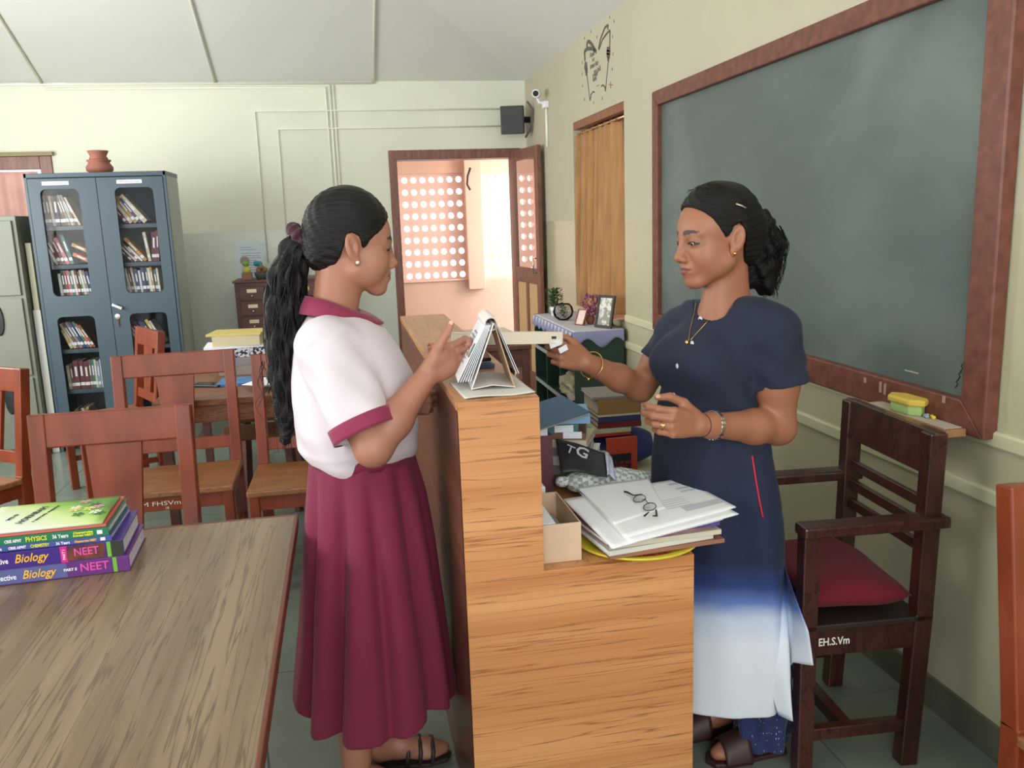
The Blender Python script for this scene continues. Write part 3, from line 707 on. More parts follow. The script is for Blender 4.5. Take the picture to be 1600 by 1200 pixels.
def fill(x0, x1, z, spec, shelf, door_, y=KY0+.06, hmax=.23):
    """spec: list of (colour, lean degrees, thickness, height)"""
    x = x0; k = 0
    prev = None
    for col, lean, th, h in spec:
        hh = min(h, hmax); a = R(lean)
        wdt = th*math.cos(a)+(0 if prev == lean else abs(math.sin(a))*hh*(.5 if lean else 0))
        if x+th/math.cos(a) > x1+.02: break
        me = book_mesh(th, .15, hh).mesh('book'); o = obj('book', me, [cover(col), M_pages, M_paper])
        # lean about y: top goes left for positive lean
        off = th/2/math.cos(a) if lean else th/2
        o.rotation_euler = (0, -a, 0); o.location = (x+off+(abs(math.sin(a))*th/2 if lean < 0 else 0), y+rnd.uniform(0,.012), z+.0005+abs(math.sin(a))*th/2)
        w_ = ('thick ' if th > .028 else 'slim ' if th < .016 else '')+col
        tag(o, '%s %s book, %s from the left, %s shelf behind the %s cupboard door' % (w_, 'leaning' if lean else 'upright', ORD[k] if k < 13 else 'last', shelf, door_), 'book', 'books in the blue cupboard')
        if k == 0: o['label'] = '%s %s book at left end, %s shelf behind the %s cupboard door' % (w_, 'leaning' if lean else 'upright', shelf, door_)
        x += th/math.cos(a)+.0015; k += 1; prev = lean
A0, A1, B0, B1 = -1.955, -1.66, -1.50, -1.19
fill(A0,A1,SH[0],[('grey',3,.022,.2),('brown',3,.02,.2),('cream',4,.018,.2),('black',2,.03,.2),('black',2,.026,.19),('brown',14,.016,.2),('grey',14,.016,.21),('cream',16,.014,.21),('grey',18,.014,.21),('brown',20,.014,.2),('cream',22,.012,.2)],'top','left')
fill(B0+.05,B1+.02,SH[0],[('dark red',34,.018,.14),('cream',32,.024,.17),('ochre',32,.026,.21),('dark blue',34,.02,.2),('cream',38,.032,.235)],'top','right')
fill(A0+.03,A1,SH[1],[('cream',24,.016,.19),('dark red',24,.022,.2),('maroon',20,.02,.2),('pink',20,.022,.19),('teal',14,.022,.2)],'second','left')
fill(B0+.06,B1,SH[1],[('dark red',42,.014,.15),('white',40,.014,.17),('brown',38,.016,.17),('white',40,.014,.13),('ochre',38,.022,.2),('cream',6,.02,.2),('maroon',-4,.03,.2),('dark red',-4,.018,.21)],'second','right')
fill(A0+.035,A1,SH[2],[('white',2,.018,.15),('black',2,.02,.17),('brown',3,.016,.17),('pink',4,.02,.17),('teal',4,.018,.165),('cream',5,.016,.17),('dark red',6,.016,.17),('green',6,.016,.16),('cream',7,.016,.17),('grey',8,.018,.165),('dark blue',8,.02,.16)],'third','left')
fill(B0+.01,B1,SH[2],[('cream',8,.016,.17),('white',8,.014,.17),('brown',8,.014,.165),('cream',6,.016,.17),('dark blue',4,.022,.16),('white',3,.014,.15),('dark blue',2,.024,.17),('black',2,.018,.17),('white',3,.018,.165),('ochre',4,.016,.17),('teal',3,.018,.15),('cream',2,.014,.16)],'third','right')
fill(A0+.05,A1,SH[3],[('yellow',20,.02,.14),('cream',24,.018,.19),('brown',24,.016,.2),('grey',24,.018,.2),('dark blue',24,.018,.2),('teal',24,.018,.2),('orange',28,.018,.19),('brown',28,.016,.18)],'fourth','left')
fill(B0+.05,B1,SH[3],[('cream',30,.016,.18),('pink',30,.018,.18),('dark red',30,.018,.19),('dark blue',30,.018,.19),('purple',28,.018,.18),('dark blue',28,.016,.18),('yellow',26,.02,.19),('white',26,.014,.18)],'fourth','right')
fill(A0+.01,A1,SH[4],[('cream',2,.02,.17),('brown',2,.018,.18),('maroon',0,.034,.2),('maroon',0,.03,.2),('maroon',0,.03,.19),('brown',0,.016,.2),('teal',0,.02,.2),('cream',0,.014,.2),('pale blue',0,.018,.19),('white',0,.014,.2)],'fifth','left')
fill(A0+.04,A1,SH[5],[('brown',8,.02,.14),('grey',14,.018,.15),('yellow',-8,.014,.16),('brown',12,.022,.15),('cream',20,.016,.16),('grey',22,.016,.16),('brown',22,.016,.15)],'lowest','left')
for (x,z,col,l) in ((-1.80,1.365,'ochre','ochre'),(-1.80,1.33,'orange','orange')):
    me = book_mesh(.024,.16,.15).mesh('book'); o = obj('book', me, [cover(col),M_pages,M_paper]); o.rotation_euler = (0,R(-62),0); o.location = (x+.125,KY0+.06,z-.035+(.03 if col=='ochre' else 0)); tag(o, '%s book lying askew against the teal book, second shelf, left cupboard door' % l,'book','books in the blue cupboard')
o = MB().lathe([(.02,0),(.045,.015),(.05,.04),(.03,.06),(.012,.07)], (0,0,0), 14).build('clay_toy', mat('toy_grey',(150,140,130),.6), smooth=True); o.location = (-1.90,KY0+.24,SH[1]+.001); tag(o,'small round ornament behind the leaning books on the second shelf, left side','ornament')

# clay pots on the cupboard
pt = thing('clay_pot', 'reddish clay pot with another pot on its mouth, on the blue cupboard', 'pot', (P(153,265,Y=6.45).x,6.5,KH))
M_clay = mat('terracotta', (150,96,80), .8, var=.08, vs=20)
MB().lathe([(.055,0),(.085,.02),(.088,.045),(.07,.07),(.068,.078),(.078,.085),(.078,.093),(.06,.09)], (0,0,0), 24).build('lower_pot', M_clay, pt, smooth=True)
MB().lathe([(.058,.092),(.062,.10),(.052,.118),(.062,.14),(.070,.152),(.066,.155),(.05,.14),(.045,.11)], (0,0,0), 24).build('upper_pot', M_clay, pt, smooth=True)

# ------------------------------------------------------------------ grey locker and pale board at far left
M_lock = mat('grey_locker_paint', (112,116,104), .45, var=.05, vs=3)
lk = thing('steel_locker', 'grey-green steel locker with dark oval pull at the far left edge', 'locker', (-2.5,6.4,0))
MB().box((-2.85,6.25,0.02),(-2.10,6.7,1.63)).build('locker_body', M_lock, lk, world=True, bevel=.004)
for z0_, z1_ in ((.06,.55),(.57,1.09),(1.11,1.6)):
    d_ = MB().box((-2.83,6.235,z0_),(-2.125,6.252,z1_)).build('locker_door', M_lock, lk, world=True, bevel=.004)
    mb = MB().lathe([(.05,0),(.055,.006),(.05,.012),(.02,.014)], (-2.285,6.236,z1_-.14), 18, Matrix.Rotation(R(90),4,'X') @ Matrix.Diagonal((.62,1,1,1)).to_4x4())
    mb.v = [(x, y, (z-(z1_-.14))*1.9+(z1_-.14)) for x,y,z in mb.v]
    mb.build('door_pull', mat('black_plastic',(28,28,30),.4), d_, world=True, smooth=False)
bd = thing('pale_board', 'narrow pale board standing upright between the grey locker and the blue cupboard', 'board', (-2.07,6.33,0))
MB().box((-2.088,6.32,0),(-2.052,6.36,1.45)).build('board', mat('pale_board_paint',(196,194,168),.6), bd, world=True, bevel=.003)
MB().box((-2.094,6.312,.0),(-2.046,6.318,1.0)).build('metal_strip', mat('pale_strip',(204,204,198),.4), bd, world=True, bevel=.002)

# ------------------------------------------------------------------ card catalogue and the things on it
M_cat = wood('catalogue_wood', (84,50,44), (104,64,56), .45, 5, (.8,5,5))
cg = thing('card_catalogue', 'dark brown card catalogue with small brass-fronted drawers against the back wall', 'cabinet', (-.58,7.2,0))
gx0, gx1, gy0, gy1, gz = -.865, -.20, 7.1, 7.5, 1.07
MB().box((gx0,gy0+.012,.55),(gx1,gy1,gz)).build('cabinet_body', M_cat, cg, world=True, bevel=.003)
MB().box((gx0-.012,gy0-.006,gz),(gx1+.012,gy1,gz+.018)).build('cabinet_top', M_cat, cg, world=True, bevel=.003)
for x in (gx0+.02,gx1-.02):
    for y in (gy0+.03,gy1-.03): MB().box((x-.02,y-.02,0),(x+.02,y+.02,.55)).build('leg', M_cat, cg, world=True, bevel=.003)
for i in range(3):
    for j in range(4):
        dx0 = gx0+.035+i*.205; z = gz-.03-j*.122
        d_ = MB().box((dx0,gy0-.004,z-.108),(dx0+.19,gy0+.012,z)).build('drawer', M_cat, cg, world=True, bevel=.003)
        MB().box((dx0+.058,gy0-.0075,z-.048),(dx0+.132,gy0-.004,z-.020)).build('card_holder', M_brass if i else mat('pale_brass',(206,196,160),.4,metal=.6), d_, world=True)
        MB().ball((dx0+.095,gy0-.014,z-.075), .0105).build('knob', M_steel, d_, world=True, smooth=True)
# notice on the wall
nt_ = thing('wall_notice', 'white printed notice sheet on the back wall above the card catalogue', 'notice', (-.78,YB,1.2))
MB().box((-.888,YB-.004,1.03),(-.665,YB-.0015,1.376)).build('sheet', mat('notice_paper',(222,232,246),.6), nt_, world=True)
for k in range(11):
    z = 1.335-.02*k-(0.01 if k > 1 else 0); wd = (.09,.13,.16,.15,.16,.12,.16,.14,.15,.16,.1)[k]
    MB().box((-.85,YB-.0046,z),(-.85+wd,YB-.004,z+.004)).build('printed_line', mat('faint_print',(150,158,176),.8), nt_, world=True)
zt = gz+.0185
t = thing('toy_figure', 'small figurine on a brown block, yellow and green with a round head', 'figurine', (-.775,7.25,zt))
MB().box((-.04,-.03,0),(.04,.03,.055)).build('block', mat('block_brown',(150,110,84),.6), t, bevel=.002)
MB().lathe([(.03,.055),(.033,.075),(.022,.10),(.018,.105)], n=14).build('body', mat('toy_yellow',(206,200,90),.5), t, smooth=True)
MB().ball((0,0,.125), .026).build('face', mat('toy_green',(120,170,80),.5), t, smooth=True)
MB().lathe([(.034,-.006),(.038,0),(.034,.006)], (-.008,.01,.15), 14, Matrix.Rotation(R(90),4,'X')).build('halo', mat('toy_grey',(150,140,130),.6), t)
t = thing('small_basket', 'dark little basket heaped with brown and teal trinkets on the card catalogue', 'basket', (-.66,7.25,zt))
MB().lathe([(.04,0),(.055,.03),(.058,.055),(.05,.052)], n=16).build('bowl', mat('basket_dark',(80,84,84),.6), t, smooth=True)
for k,(x,y,z,c) in enumerate(((-.02,0,.07,(140,110,70)),(.025,.01,.075,(160,140,90)),(0,-.01,.095,(120,110,60)),(-.035,0,.125,(60,140,150)),(-.01,.01,.12,(60,140,150)))):
    MB().ball((x,y,z), .024).build('trinket', mat('trinket_%d'%(k//3), c, .6), t, smooth=True)
t = thing('terracotta_cup', 'small orange terracotta cup on the card catalogue beside the ponytail', 'cup', (-.47,7.3,zt))
MB().lathe([(.03,0),(.045,.05),(.05,.09),(.044,.09),(.04,.04)], n=16).build('cup', mat('terracotta_light',(206,140,108),.7), t, smooth=True)
t = thing('dried_flowers', 'bunch of dry beige flowers by the terracotta cup', 'flowers', (-.53,7.22,zt))
MB().lathe([(.02,0),(.028,.03),(.018,.05)], n=12).build('vase', mat('basket_dark',(80,84,84),.6), t, smooth=True)
mb = MB()
for k in range(16):
    a = k*2.4; r_ = .012+.002*k; mb.ball((r_*math.cos(a),r_*math.sin(a),.06+.004*(k%6)), .012, 6, 4)
mb.build('blossoms', mat('dry_flower',(190,170,130),.8), t, smooth=True)

# ------------------------------------------------------------------ middle table with registers, phone and papers
mt_ = thing('study_table', 'brown wooden table behind the chairs carrying registers, phone and loose papers', 'table', (-.4,4.7,0))
M_mt = wood('table_wood', (116,70,46), (146,96,64), .35, 4, (.8,4,4), (90,52,34), .03)
MB().box((-.92,4.13,.685),(-.02,5.35,.715)).build('tabletop', M_mt, mt_, world=True, bevel=.003)
for x in (-.88,-.06):
    for y in (4.18,5.3): MB().box((x-.022,y-.022,0),(x+.022,y+.022,.685)).build('leg', M_cat, mt_, world=True, bevel=.003)
for y in (4.17,5.31): MB().box((-.86,y-.012,.60),(-.08,y+.012,.685)).build('apron', M_mt, mt_, world=True, bevel=.002)
for x in (-.88,-.06): MB().box((x-.012,4.2,.60),(x+.012,5.28,.685)).build('apron', M_mt, mt_, world=True, bevel=.002)
# stools pushed under it
for k,(x,y,rz,lb) in enumerate(((-.50,4.62,8,'brown wooden stool under the study table, nearer one'),(-.48,5.05,4,'brown wooden stool under the study table, farther one'))):
    t = thing('wooden_stool', lb, 'stool', (x,y,0), R(rz), 'stools under the study table')
    MB().box((-.19,-.14,.42),(.19,.14,.445)).build('seat', M_mt, t, bevel=.004)
    for sx in (-1,1):
        for sy in (-1,1): MB().bar((sx*.16,sy*.12,0),(sx*.14,sy*.10,.42),.035,.035).build('leg', M_cat, t, bevel=.003)
        MB().bar((sx*.15,-.11,.18),(sx*.15,.11,.18),.018,.03).build('stretcher', M_cat, t)
def flat_book(name, label, loc, rz, L_, W_, T_, cov, pages=None, cat='book', group=None, spine='L', bend=0, lbl=None):
    """a lying book: x along spine length L_, y width W_, spine faces -y"""
    t = thing(name, label, cat, loc, R(rz), group); c = min(.003, T_*.14)
    cm = cov; pm = pages or M_pages
    mb = MB(); mb.box((-L_/2,0,0),(L_/2,W_,c)); mb.box((-L_/2,0,T_-c),(L_/2,W_,T_)); mb.box((-L_/2,-.0015,0),(L_/2,c,T_))
    mb.build('cover', cm, t, bevel=.0008)
    mb = MB(); n_ = max(2, min(9, int(T_/.003))); ht = (T_-2*c)/n_
    for k in range(n_):
        j = .0008*math.sin(k*2.3+L_*90); mb.box((-L_/2+.003+j,c,c+k*ht),(L_/2-.003+j,W_-.004+j,c+(k+1)*ht))
    mb.build('page_block', pm, t); return t
def M1(name, c, **k): return mat(name, c, **k)
sx_, sy_ = -.60, 4.78; z = .7155
SC = mat('cream_pages',(206,196,160),.85)
for nm, lb, th, L_, W_, cov, dx_, rz, pg in (
    ('register', 'grey-bound register at the bottom of the stack on the study table', .05, .27,.22, mat('register_grey',(150,142,136),.6), .03, -3, mat('greyish_pages',(190,184,176),.85)),
    ('register', 'grey-violet register, second from the bottom of the stack on the study table', .045,.30,.23, mat('register_violet',(150,140,144),.6), .02, 4, mat('greyish_pages',(190,184,176),.85)),
    ('patterned_file', 'file with black and white floral cover in the stack on the study table', .05,.31,.24, mat('floral_cover',(40,42,52),.6,col2=(214,216,222),vs=60,contrast=(.47,.53)), .0, 7, mat('floral_cover',(40,42,52))),
    ('white_folder', 'thin white folder lying over the floral file', .012,.32,.24, M_paper, -.01, 3, M_paper),
    ('register', 'thick cream register under the yellow folder, near the top of the stack', .055,.25,.2, SC, 0, -4, SC),
    ('yellow_folder', 'yellow folder on top of the register stack on the study table', .012,.29,.22, mat('folder_yellow',(206,186,112),.7), -.012, -7, mat('folder_yellow',(206,186,112)))):
    flat_book(nm, lb, (sx_+dx_,sy_,z), rz, L_, W_, th, cov, pg, 'folder' if 'folder' in nm else 'file' if 'file' in nm else 'register'); z += th+.0006
q = P(325,603,Z=.72)
t = thing('mobile_phone', 'black phone lying flat at the left end of the study table', 'phone', (q.x,q.y+.03,.7155), R(-25))
MB().box((-.08,-.042,0),(.08,.042,.011)).build('phone_body', mat('phone_black',(30,32,38),.25), t, bevel=.004)
MB().box((-.076,-.038,.011),(.076,.038,.0118)).build('screen', mat('phone_screen',(18,20,26),.08), t)
M_bl = mat('blue_booklet',(70,130,186),.4,var=.15,vs=14)
t = flat_book('blue_booklet', 'blue booklet lying under the loose papers on the study table', (-.50,4.44,.7155), -4, .36,.2,.012, M_bl, M_paper, 'booklet')
def sheet(name, lb, loc, rz, L_, W_, m, curl=.01, cat='paper', z_off=0, group=None, nz=1):
    o = obj(name, grid_mesh(lambda u, v_: ((u-.5)*L_, (v_-.5)*W_, .0006+curl*abs(u-.5)**3*8*(.4+.6*v_)+curl*.35*math.sin(u*5+v_*4)**2), 14, 10), m, smooth=True, solid=.0006*nz)
    o.location = loc; o.rotation_euler = (0,0,R(rz)); tag(o, lb, cat, group); return o
sheet('paper_sheet', 'loose white sheet on the study table, overlapping the blue booklet', (-.36,4.36,.733), -32, .297,.21, M_paper, .004)
sheet('paper_sheet', 'loose white sheet on the study table, topmost, nearest the ponytail', (-.33,4.33,.742), -18, .297,.21, M_paper, .004)

# ------------------------------------------------------------------ small dark desk by the door with blue-white books
t = thing('side_desk', 'small dark brown desk between the counter and the doorway', 'desk', (.66,5.0,0))
MB().box((.33,4.72,.765),(1.02,5.25,.79)).build('desktop', M_cat, t, world=True, bevel=.003)
for x in (.36,.99):
    for y in (4.75,5.22): MB().box((x-.02,y-.02,0),(x+.02,y+.02,.765)).build('leg', M_cat, t, world=True, bevel=.003)
MB().box((.36,5.20,.3),(.99,5.215,.765)).build('modesty_panel', M_cat, t, world=True)
MB().box((.36,4.745,.66),(.99,4.76,.765)).build('apron', M_cat, t, world=True)
M_sky = mat('skyblue_cover',(130,176,212),.5)
z = .7905
for k, (cv, lb) in enumerate(((M_sky,'sky-blue book at the bottom of the pair of white-paged books near the doorway'),(mat('blue_cover2',(90,140,196),.5),'blue book second from the bottom on the desk near the doorway'),(M_sky,'pale sky-blue book on top of the pile near the doorway'))):
    flat_book('book', lb, (.47+.01*k,4.80,z), 3-4*k, .24,.18,.03, cv, M_paper, 'book', 'books on the desk by the doorway'); z += .0305
z=.7905
for k, (cv, lb) in enumerate(((mat('cover_rust',(170,86,60),.5),'rust-coloured register lying on the desk by the doorway'),(mat('cover_cream',COV['cream'],.5),'cream book on the rust register on the desk by the doorway'))):
    flat_book('book', lb, (.80,4.82,z), -6+9*k, .26,.2,.035, cv, SC, 'book', 'books on the desk by the doorway'); z += .0355

# ================================================================== THINGS ON THE COUNTER
rnd = random.Random(11)
ZT = CZ+.0008
# sheet of paper under the calendar, one edge wavy
pts = [P(702,598,Z=CZ), P(726,625,Z=CZ), P(837,615,Z=CZ), P(800,586,Z=CZ)]
def quadsheet(c, nu, nv, zf):
    a, b_, c_, d = c
    return grid_mesh(lambda u, v_: tuple(((a*(1-u)+d*u)*(1-v_)+(b_*(1-u)+c_*u)*v_)[i]+(0,0,zf(u,v_))[i] for i in range(3)), nu, nv)
o = obj('paper_sheet', quadsheet(pts, 20, 12, lambda u, v_: .0012+.003*(v_**3)*(.5+.5*math.sin(u*7))), mat('aged_paper',(214,214,206),.85), smooth=True, solid=.0008)
tag(o, 'grey-white sheet of paper under the standing desk calendar', 'paper')
# desk calendar: an A-shaped card stand with a wire-bound pad over its ridge
kc = thing('desk_calendar', 'white spiral-bound desk calendar standing like a tent on the counter', 'calendar', (.31,1.95,ZT+.0035))
K0, K1 = Vector((.262,1.872,ZT+.004)), Vector((.362,1.866,ZT+.004))   # near foot corners
ap = Vector((.318,1.872,1.272)); dy = Vector((.012,.175,0))
M_card = mat('calendar_card',(226,224,220),.6); M_cardin = mat('calendar_card_inside',(186,152,122),.8)
def plate(name, a, b_, th, m, par, off=None, y0=0.0, y1=1.0):
    """a board between line a->b and the same line moved along the calendar's length"""
    off = off or Vector((0,0,0)); d = (b_-a).normalized(); n_ = d.cross(dy).normalized()*th
    p = [a+dy*y0+off, b_+dy*y0+off, b_+dy*y1+off, a+dy*y1+off]
    return MB().add(p+[q+n_ for q in p], [(0,1,2,3),(7,6,5,4),(0,4,5,1),(1,5,6,2),(2,6,7,3),(3,7,4,0)]).build(name, m, par, world=True)
plate('stand_board', K0, ap, -.0022, M_card, kc); plate('stand_board', K1, ap+Vector((.004,0,0)), .0022, M_cardin, kc)
mid = (K0+K1)/2+Vector((0,0,.007))
plate('base_board', K0, mid, .0016, M_card, kc); plate('base_board', mid, K1, .0016, M_card, kc)
# leaves left of the ridge, fanned
for k in range(6):
    o_ = Vector((-.0035-.0042*k, 0, .0)); a = K0+Vector((.004,0,.018))+o_*1.35; b_ = ap+Vector((-.004,0,-.004))+o_*.55
    lf_ = plate('calendar_leaf', a, b_, -.0012, M_paper, kc, y0=.03, y1=.97)
for k in range(2): plate('calendar_leaf', K1+Vector((.006+.005*k,0,.03)), ap+Vector((.008+.003*k,0,-.004)), .001, M_paper, kc, y0=.03, y1=.97)
# print on the leaf that faces the schoolgirl
a = K0+Vector((.004,0,.018))+Vector((-.0245,0,0))*1.35; b_ = ap+Vector((-.004,0,-.004))+Vector((-.0245,0,0))*.55
d = (b_-a); nn = dy.cross(d).normalized(); nn = nn if nn.x < 0 else -nn
for k in range(8):
    p0 = a+d*(.80-.075*k)+dy*.38+nn*.0016; mb = MB(); mb.bar(p0, p0+dy*(.45 if k % 3 else .3), .003, .0012, up=nn); mb.build('printed_line', mat('faint_print',(150,158,176),.8), kc, world=True)
p0 = a+d*.42+dy*.13+nn*.0016; MB().bar(p0, p0+d*.24, .016, .0012, up=nn).build('printed_figure', mat('print_green_grey',(110,124,116),.8), kc, world=True)
# wire spiral
for k in range(17):
    c_ = ap+dy*(.03+.94*k/16)+Vector((-.004,0,-.002)); rr = .0155
    ring = [c_+Vector((rr*math.cos(t), (.003 if t > 3 else 0), rr*math.sin(t))) for t in [2*math.pi*i/12 for i in range(13)]]
    MB().tube(ring, .0011, 4, caps=False).build('wire_loop', mat('white_wire',(226,222,216),.4), kc, world=True, smooth=True)
me = grid_mesh(lambda u, v_: tuple(ap+dy*(.03+.94*v_)+Vector((-.004+.0135*math.cos(u*3.6-.25),0,-.002+.0135*math.sin(u*3.6-.25)))), 12, 2)
obj('binding_flap', me, M_card, kc, world=True, smooth=True, solid=.0008)
# pen and papers behind it
t = thing('ledger', 'brownish open ledger lying behind the desk calendar on the counter', 'ledger', (.305,2.44,ZT), R(90))
M_led = mat('ledger_brown',(150,98,80),.6,var=.1,vs=8)
for sx in (-1,1):
    obj('ledger_half', grid_mesh(lambda u, v_: (sx*u*.17, (v_-.5)*.14, .004+.022*math.sin(u*math.pi)**.8*(1-u*.4)), 10, 3), M_led, t, smooth=True, solid=.003)
t = flat_book('notebook', 'dark blue and white notebook lying under the pen behind the calendar', (.30,2.16,ZT), 4, .135,.16,.010, mat('notebook_blue',(60,70,110),.4), M_paper, 'notebook')
t = thing('pen', 'silver and black ball pen lying on the notebook behind the calendar', 'pen', (.30,2.19,ZT+.0165), R(12))
MB().tube([(-.065,0,0),(-.05,0,0),(.03,0,0)],[.002,.005,.005],10).build('barrel', M_steel, t, smooth=True)
MB().tube([(.03,0,0),(.065,0,0)],.0052,10).build('cap', mat('black_plastic',(28,28,30),.4), t, smooth=True)

# the book being handed over, and its slips
HB = thing('handed_book', 'cream hardback held out flat by the teacher towards the schoolgirl', 'book', (0,0,0))
ha, hb = P(864,527,Y=2.17), P(722,529,Y=2.10)
HM = frame(ha, hb-ha, Vector((.08,-1,.10)))   # x towards the girl, y towards the camera, z down
hl = (hb-ha).length
HB.location = (0,0,0)
M_hc = mat('cream_cover',(224,214,196),.6); 
if True:
    zdir = -1 if (HM.to_3x3() @ Vector((0,0,1))).z > 0 else 1
    def hbx(name, a, b_, m): return MB().box(a, b_, HM).build(name, m, HB, world=True, bevel=.0008)
    hbx('cover_board', (0,-.08,-.015),(hl,.05,-.0122), M_hc); hbx('cover_board', (0,-.08,.0122),(hl,.05,.015), M_hc)
    hbx('spine', (0,.048,-.015),(hl,.052,.015), M_hc); hbx('page_block', (.003,-.078,-.0122),(hl-.003,.048,.0122), M_pages)
    hbx('spine_mark', (.02,.0525,-.003),(.034,.053,.004), mat('ink',(60,62,72),.8))
for k, (px, py, L0_) in enumerate(((868,538,.03),(880,546,.022))):
    q = P(px,py,Y=2.115); tag(MB().bar(q-Vector((L0_/2,0,.004)), q+Vector((L0_/2,0,.006)), .002, .016, up=(0,-.3,1)).build('paper_slip', M_paper, bevel=.0004), ('white paper slip pinched between the teacher fingers under the book', 'smaller white paper slip lower in the teacher curled fingers')[k], 'paper')
# ------------------------------------------------------------------ the pile on the low desk
ZD = DZK+.0008
M_box = mat('carton_pale',(206,178,150),.75,var=.05,vs=14)
t = thing('open_carton', 'open pale cardboard box with odds and ends, front left on the desk', 'box', (.45,1.90,ZD))
x0,x1,y0,y1,h = .398,.492,1.80,2.03,.092
for a, b_ in (((x0,y0,0),(x1,y0+.003,h)),((x0,y1-.003,0),(x1,y1,h)),((x0,y0+.003,0),(x0+.003,y1-.003,h)),((x1-.003,y0+.003,0),(x1,y1-.003,h))):
    MB().box((a[0],a[1],ZD+a[2]),(b_[0],b_[1],ZD+b_[2])).build('box_wall', M_box, t, world=True)
MB().box((x0+.003,y0+.003,ZD),(x1-.003,y1-.003,ZD+.003)).build('box_floor', M_box, t, world=True)
tag(MB().box((.405,1.83,ZD+.004),(.44,1.99,ZD+.085)).build('paper_packet', M_paper, bevel=.002), 'white packet of slips standing in the open carton', 'packet')
t = tag(MB().box((.447,1.86,ZD+.004),(.47,1.98,ZD+.055)).build('grey_case', mat('cover_grey',COV['grey'],.5), bevel=.004), 'grey case lying in the open carton beside the white packet', 'case')
# boxes and thick books behind the carton against the high shelf
def tower(items, x0, y0, z):
    for nm, lb, L_, W_, th, cov, pg, rz, dx_, cat in items:
        flat_book(nm, lb, (x0+dx_, y0, z), rz, L_, W_, th, cov, pg, cat); z += th+.0006
    return z
t = thing('barcode_box', 'small white box with a barcode standing behind the open carton', 'box', (.44,2.12,ZD))
MB().box((.398,2.08,ZD),(.475,2.20,ZD+.09)).build('white_box', M_paper, t, world=True, bevel=.002)
for k in range(7): MB().box((.407+.0035*k,2.0795,ZD+.048),(.4088+.0035*k,2.08,ZD+.062)).build('barcode_bar', M_ink, t, world=True)
M_gry = mat('box_grey_violet',(96,94,110),.5); M_mar = mat('box_maroon',(108,62,72),.5)
tag(MB().box((.398,2.09,ZD+.091),(.455,2.22,ZD+.135)).build('grey_box', M_gry, bevel=.002), 'small grey box on top of the barcode box', 'box')
t = flat_book('thick_book', 'thick maroon book lying behind the high shelf of the counter', (.475,2.30,ZD+.0), 3, .15,.2,.17, M_mar, SC, 'book')
t = flat_book('white_register', 'white register lying on the thick maroon book', (.470,2.30,ZD+.171), -2, .13,.2,.045, M_paper, M_paper, 'register')
# books of the fanned pile right of it
x_, y_, z = .575, 2.36, ZD
for nm, lb, L_, W_, th, cov, pg, rz, dx_ in (
    ('book','grey-brown book at the very bottom of the pile beside the maroon book',.24,.17,.03,cover('brown'),M_pages,-28,.01),
    ('book','grey book second from the bottom in the pile below the blue file',.24,.17,.03,cover('grey'),M_pages,-22,.01),
    ('book','white-paged book third in the pile below the blue file',.22,.16,.028,mat('cover_white',COV['white'],.45),M_paper,-24,.0),
    ('book','book with grey pages, fourth in the pile below the blue file',.21,.16,.026,cover('grey'),M_paper,-20,-.005),
    ('book','pinkish-paged book, fifth in the pile below the blue file',.20,.15,.024,cover('cream'),mat('pink_pages',(214,186,172),.85),-26,-.01),
    ('book','brown book under the teal one in the pile below the blue file',.19,.15,.018,cover('brown'),mat('pink_pages',(214,186,172),.85),-18,-.01),
    ('book','teal book with a white spine label near the top of the pile',.20,.15,.026,cover('teal'),M_paper,-8,-.035),
    ('book','pale blue shiny book just under the blue file',.24,.17,.022,M_sky,M_paper,-12,-.02)):
    q = flat_book(nm, lb, (x_+dx_,y_,z), rz, L_, W_, th, cov, pg, 'book', 'books piled under the blue file')
    if 'teal' in lb: MB().box((.03,-.003,.003),(.085,-.0016,.023)).build('spine_label', M_paper, q)
    z += th+.0006
# blue cloth-textured file on top
M_file = mat('blue_file_cloth',(82,112,140),.8,var=.08,vs=300,bump=.5,bs=500)
t = thing('blue_file', 'blue textured clipboard file tilted on top of the book pile', 'file', (.56,2.40,z))
a,b_,c_,d = P(830,676,Z=z+.01), P(921,645,Z=z+.018), P(878,619,Z=z+.030), P(830,634,Z=z+.02)
mb = MB(); up = Vector((0,0,.004)); p = [a,b_,c_,d]
mb.add(p+[q+up for q in p], [(3,2,1,0),(4,5,6,7)]+[(i,(i+1)%4,(i+1)%4+4,i+4) for i in range(4)]).build('file_cover', M_file, t, world=True)
p = [q-Vector((0,0,.0045)) for q in p]; p = [q*.97+sum(p, Vector())/4*.03 for q in p]
MB().add(p+[q+up for q in p], [(3,2,1,0),(4,5,6,7)]+[(i,(i+1)%4,(i+1)%4+4,i+4) for i in range(4)]).build('file_back', mat('file_edge',(176,150,130),.7), t, world=True)
# black card with a white letter, propped on the books
t = thing('black_bag_card', 'black paper carrier with a big white letter slanting down from the books', 'bag', (.62,2.30,ZD))
a,b_,c_,d = P(868,686,Y=2.34), P(876,738,Y=2.24), P(948,742,Y=2.18), P(945,706,Y=2.28)
def wavy(u, v_): 
    p = (a*(1-u)+d*u)*(1-v_)+(b_*(1-u)+c_*u)*v_; return (p.x, p.y-.006*math.sin(u*6+v_*2), p.z+.004*math.sin(u*5))
obj('black_face', grid_mesh(wavy, 18, 10), mat('carrier_black',(40,40,48),.5), t, world=True, smooth=True, solid=.002)
a,b_,c_,d = P(945,706,Y=2.279), P(948,742,Y=2.179), P(962,748,Y=2.185), P(956,712,Y=2.275)
obj('white_edge', grid_mesh(wavy, 6, 8), mat('carrier_white',(206,212,232),.6,var=.15,vs=60), t, world=True, smooth=True, solid=.002)
c0 = P(908,712,Y=2.245); q1 = P(926,720,Y=2.235)
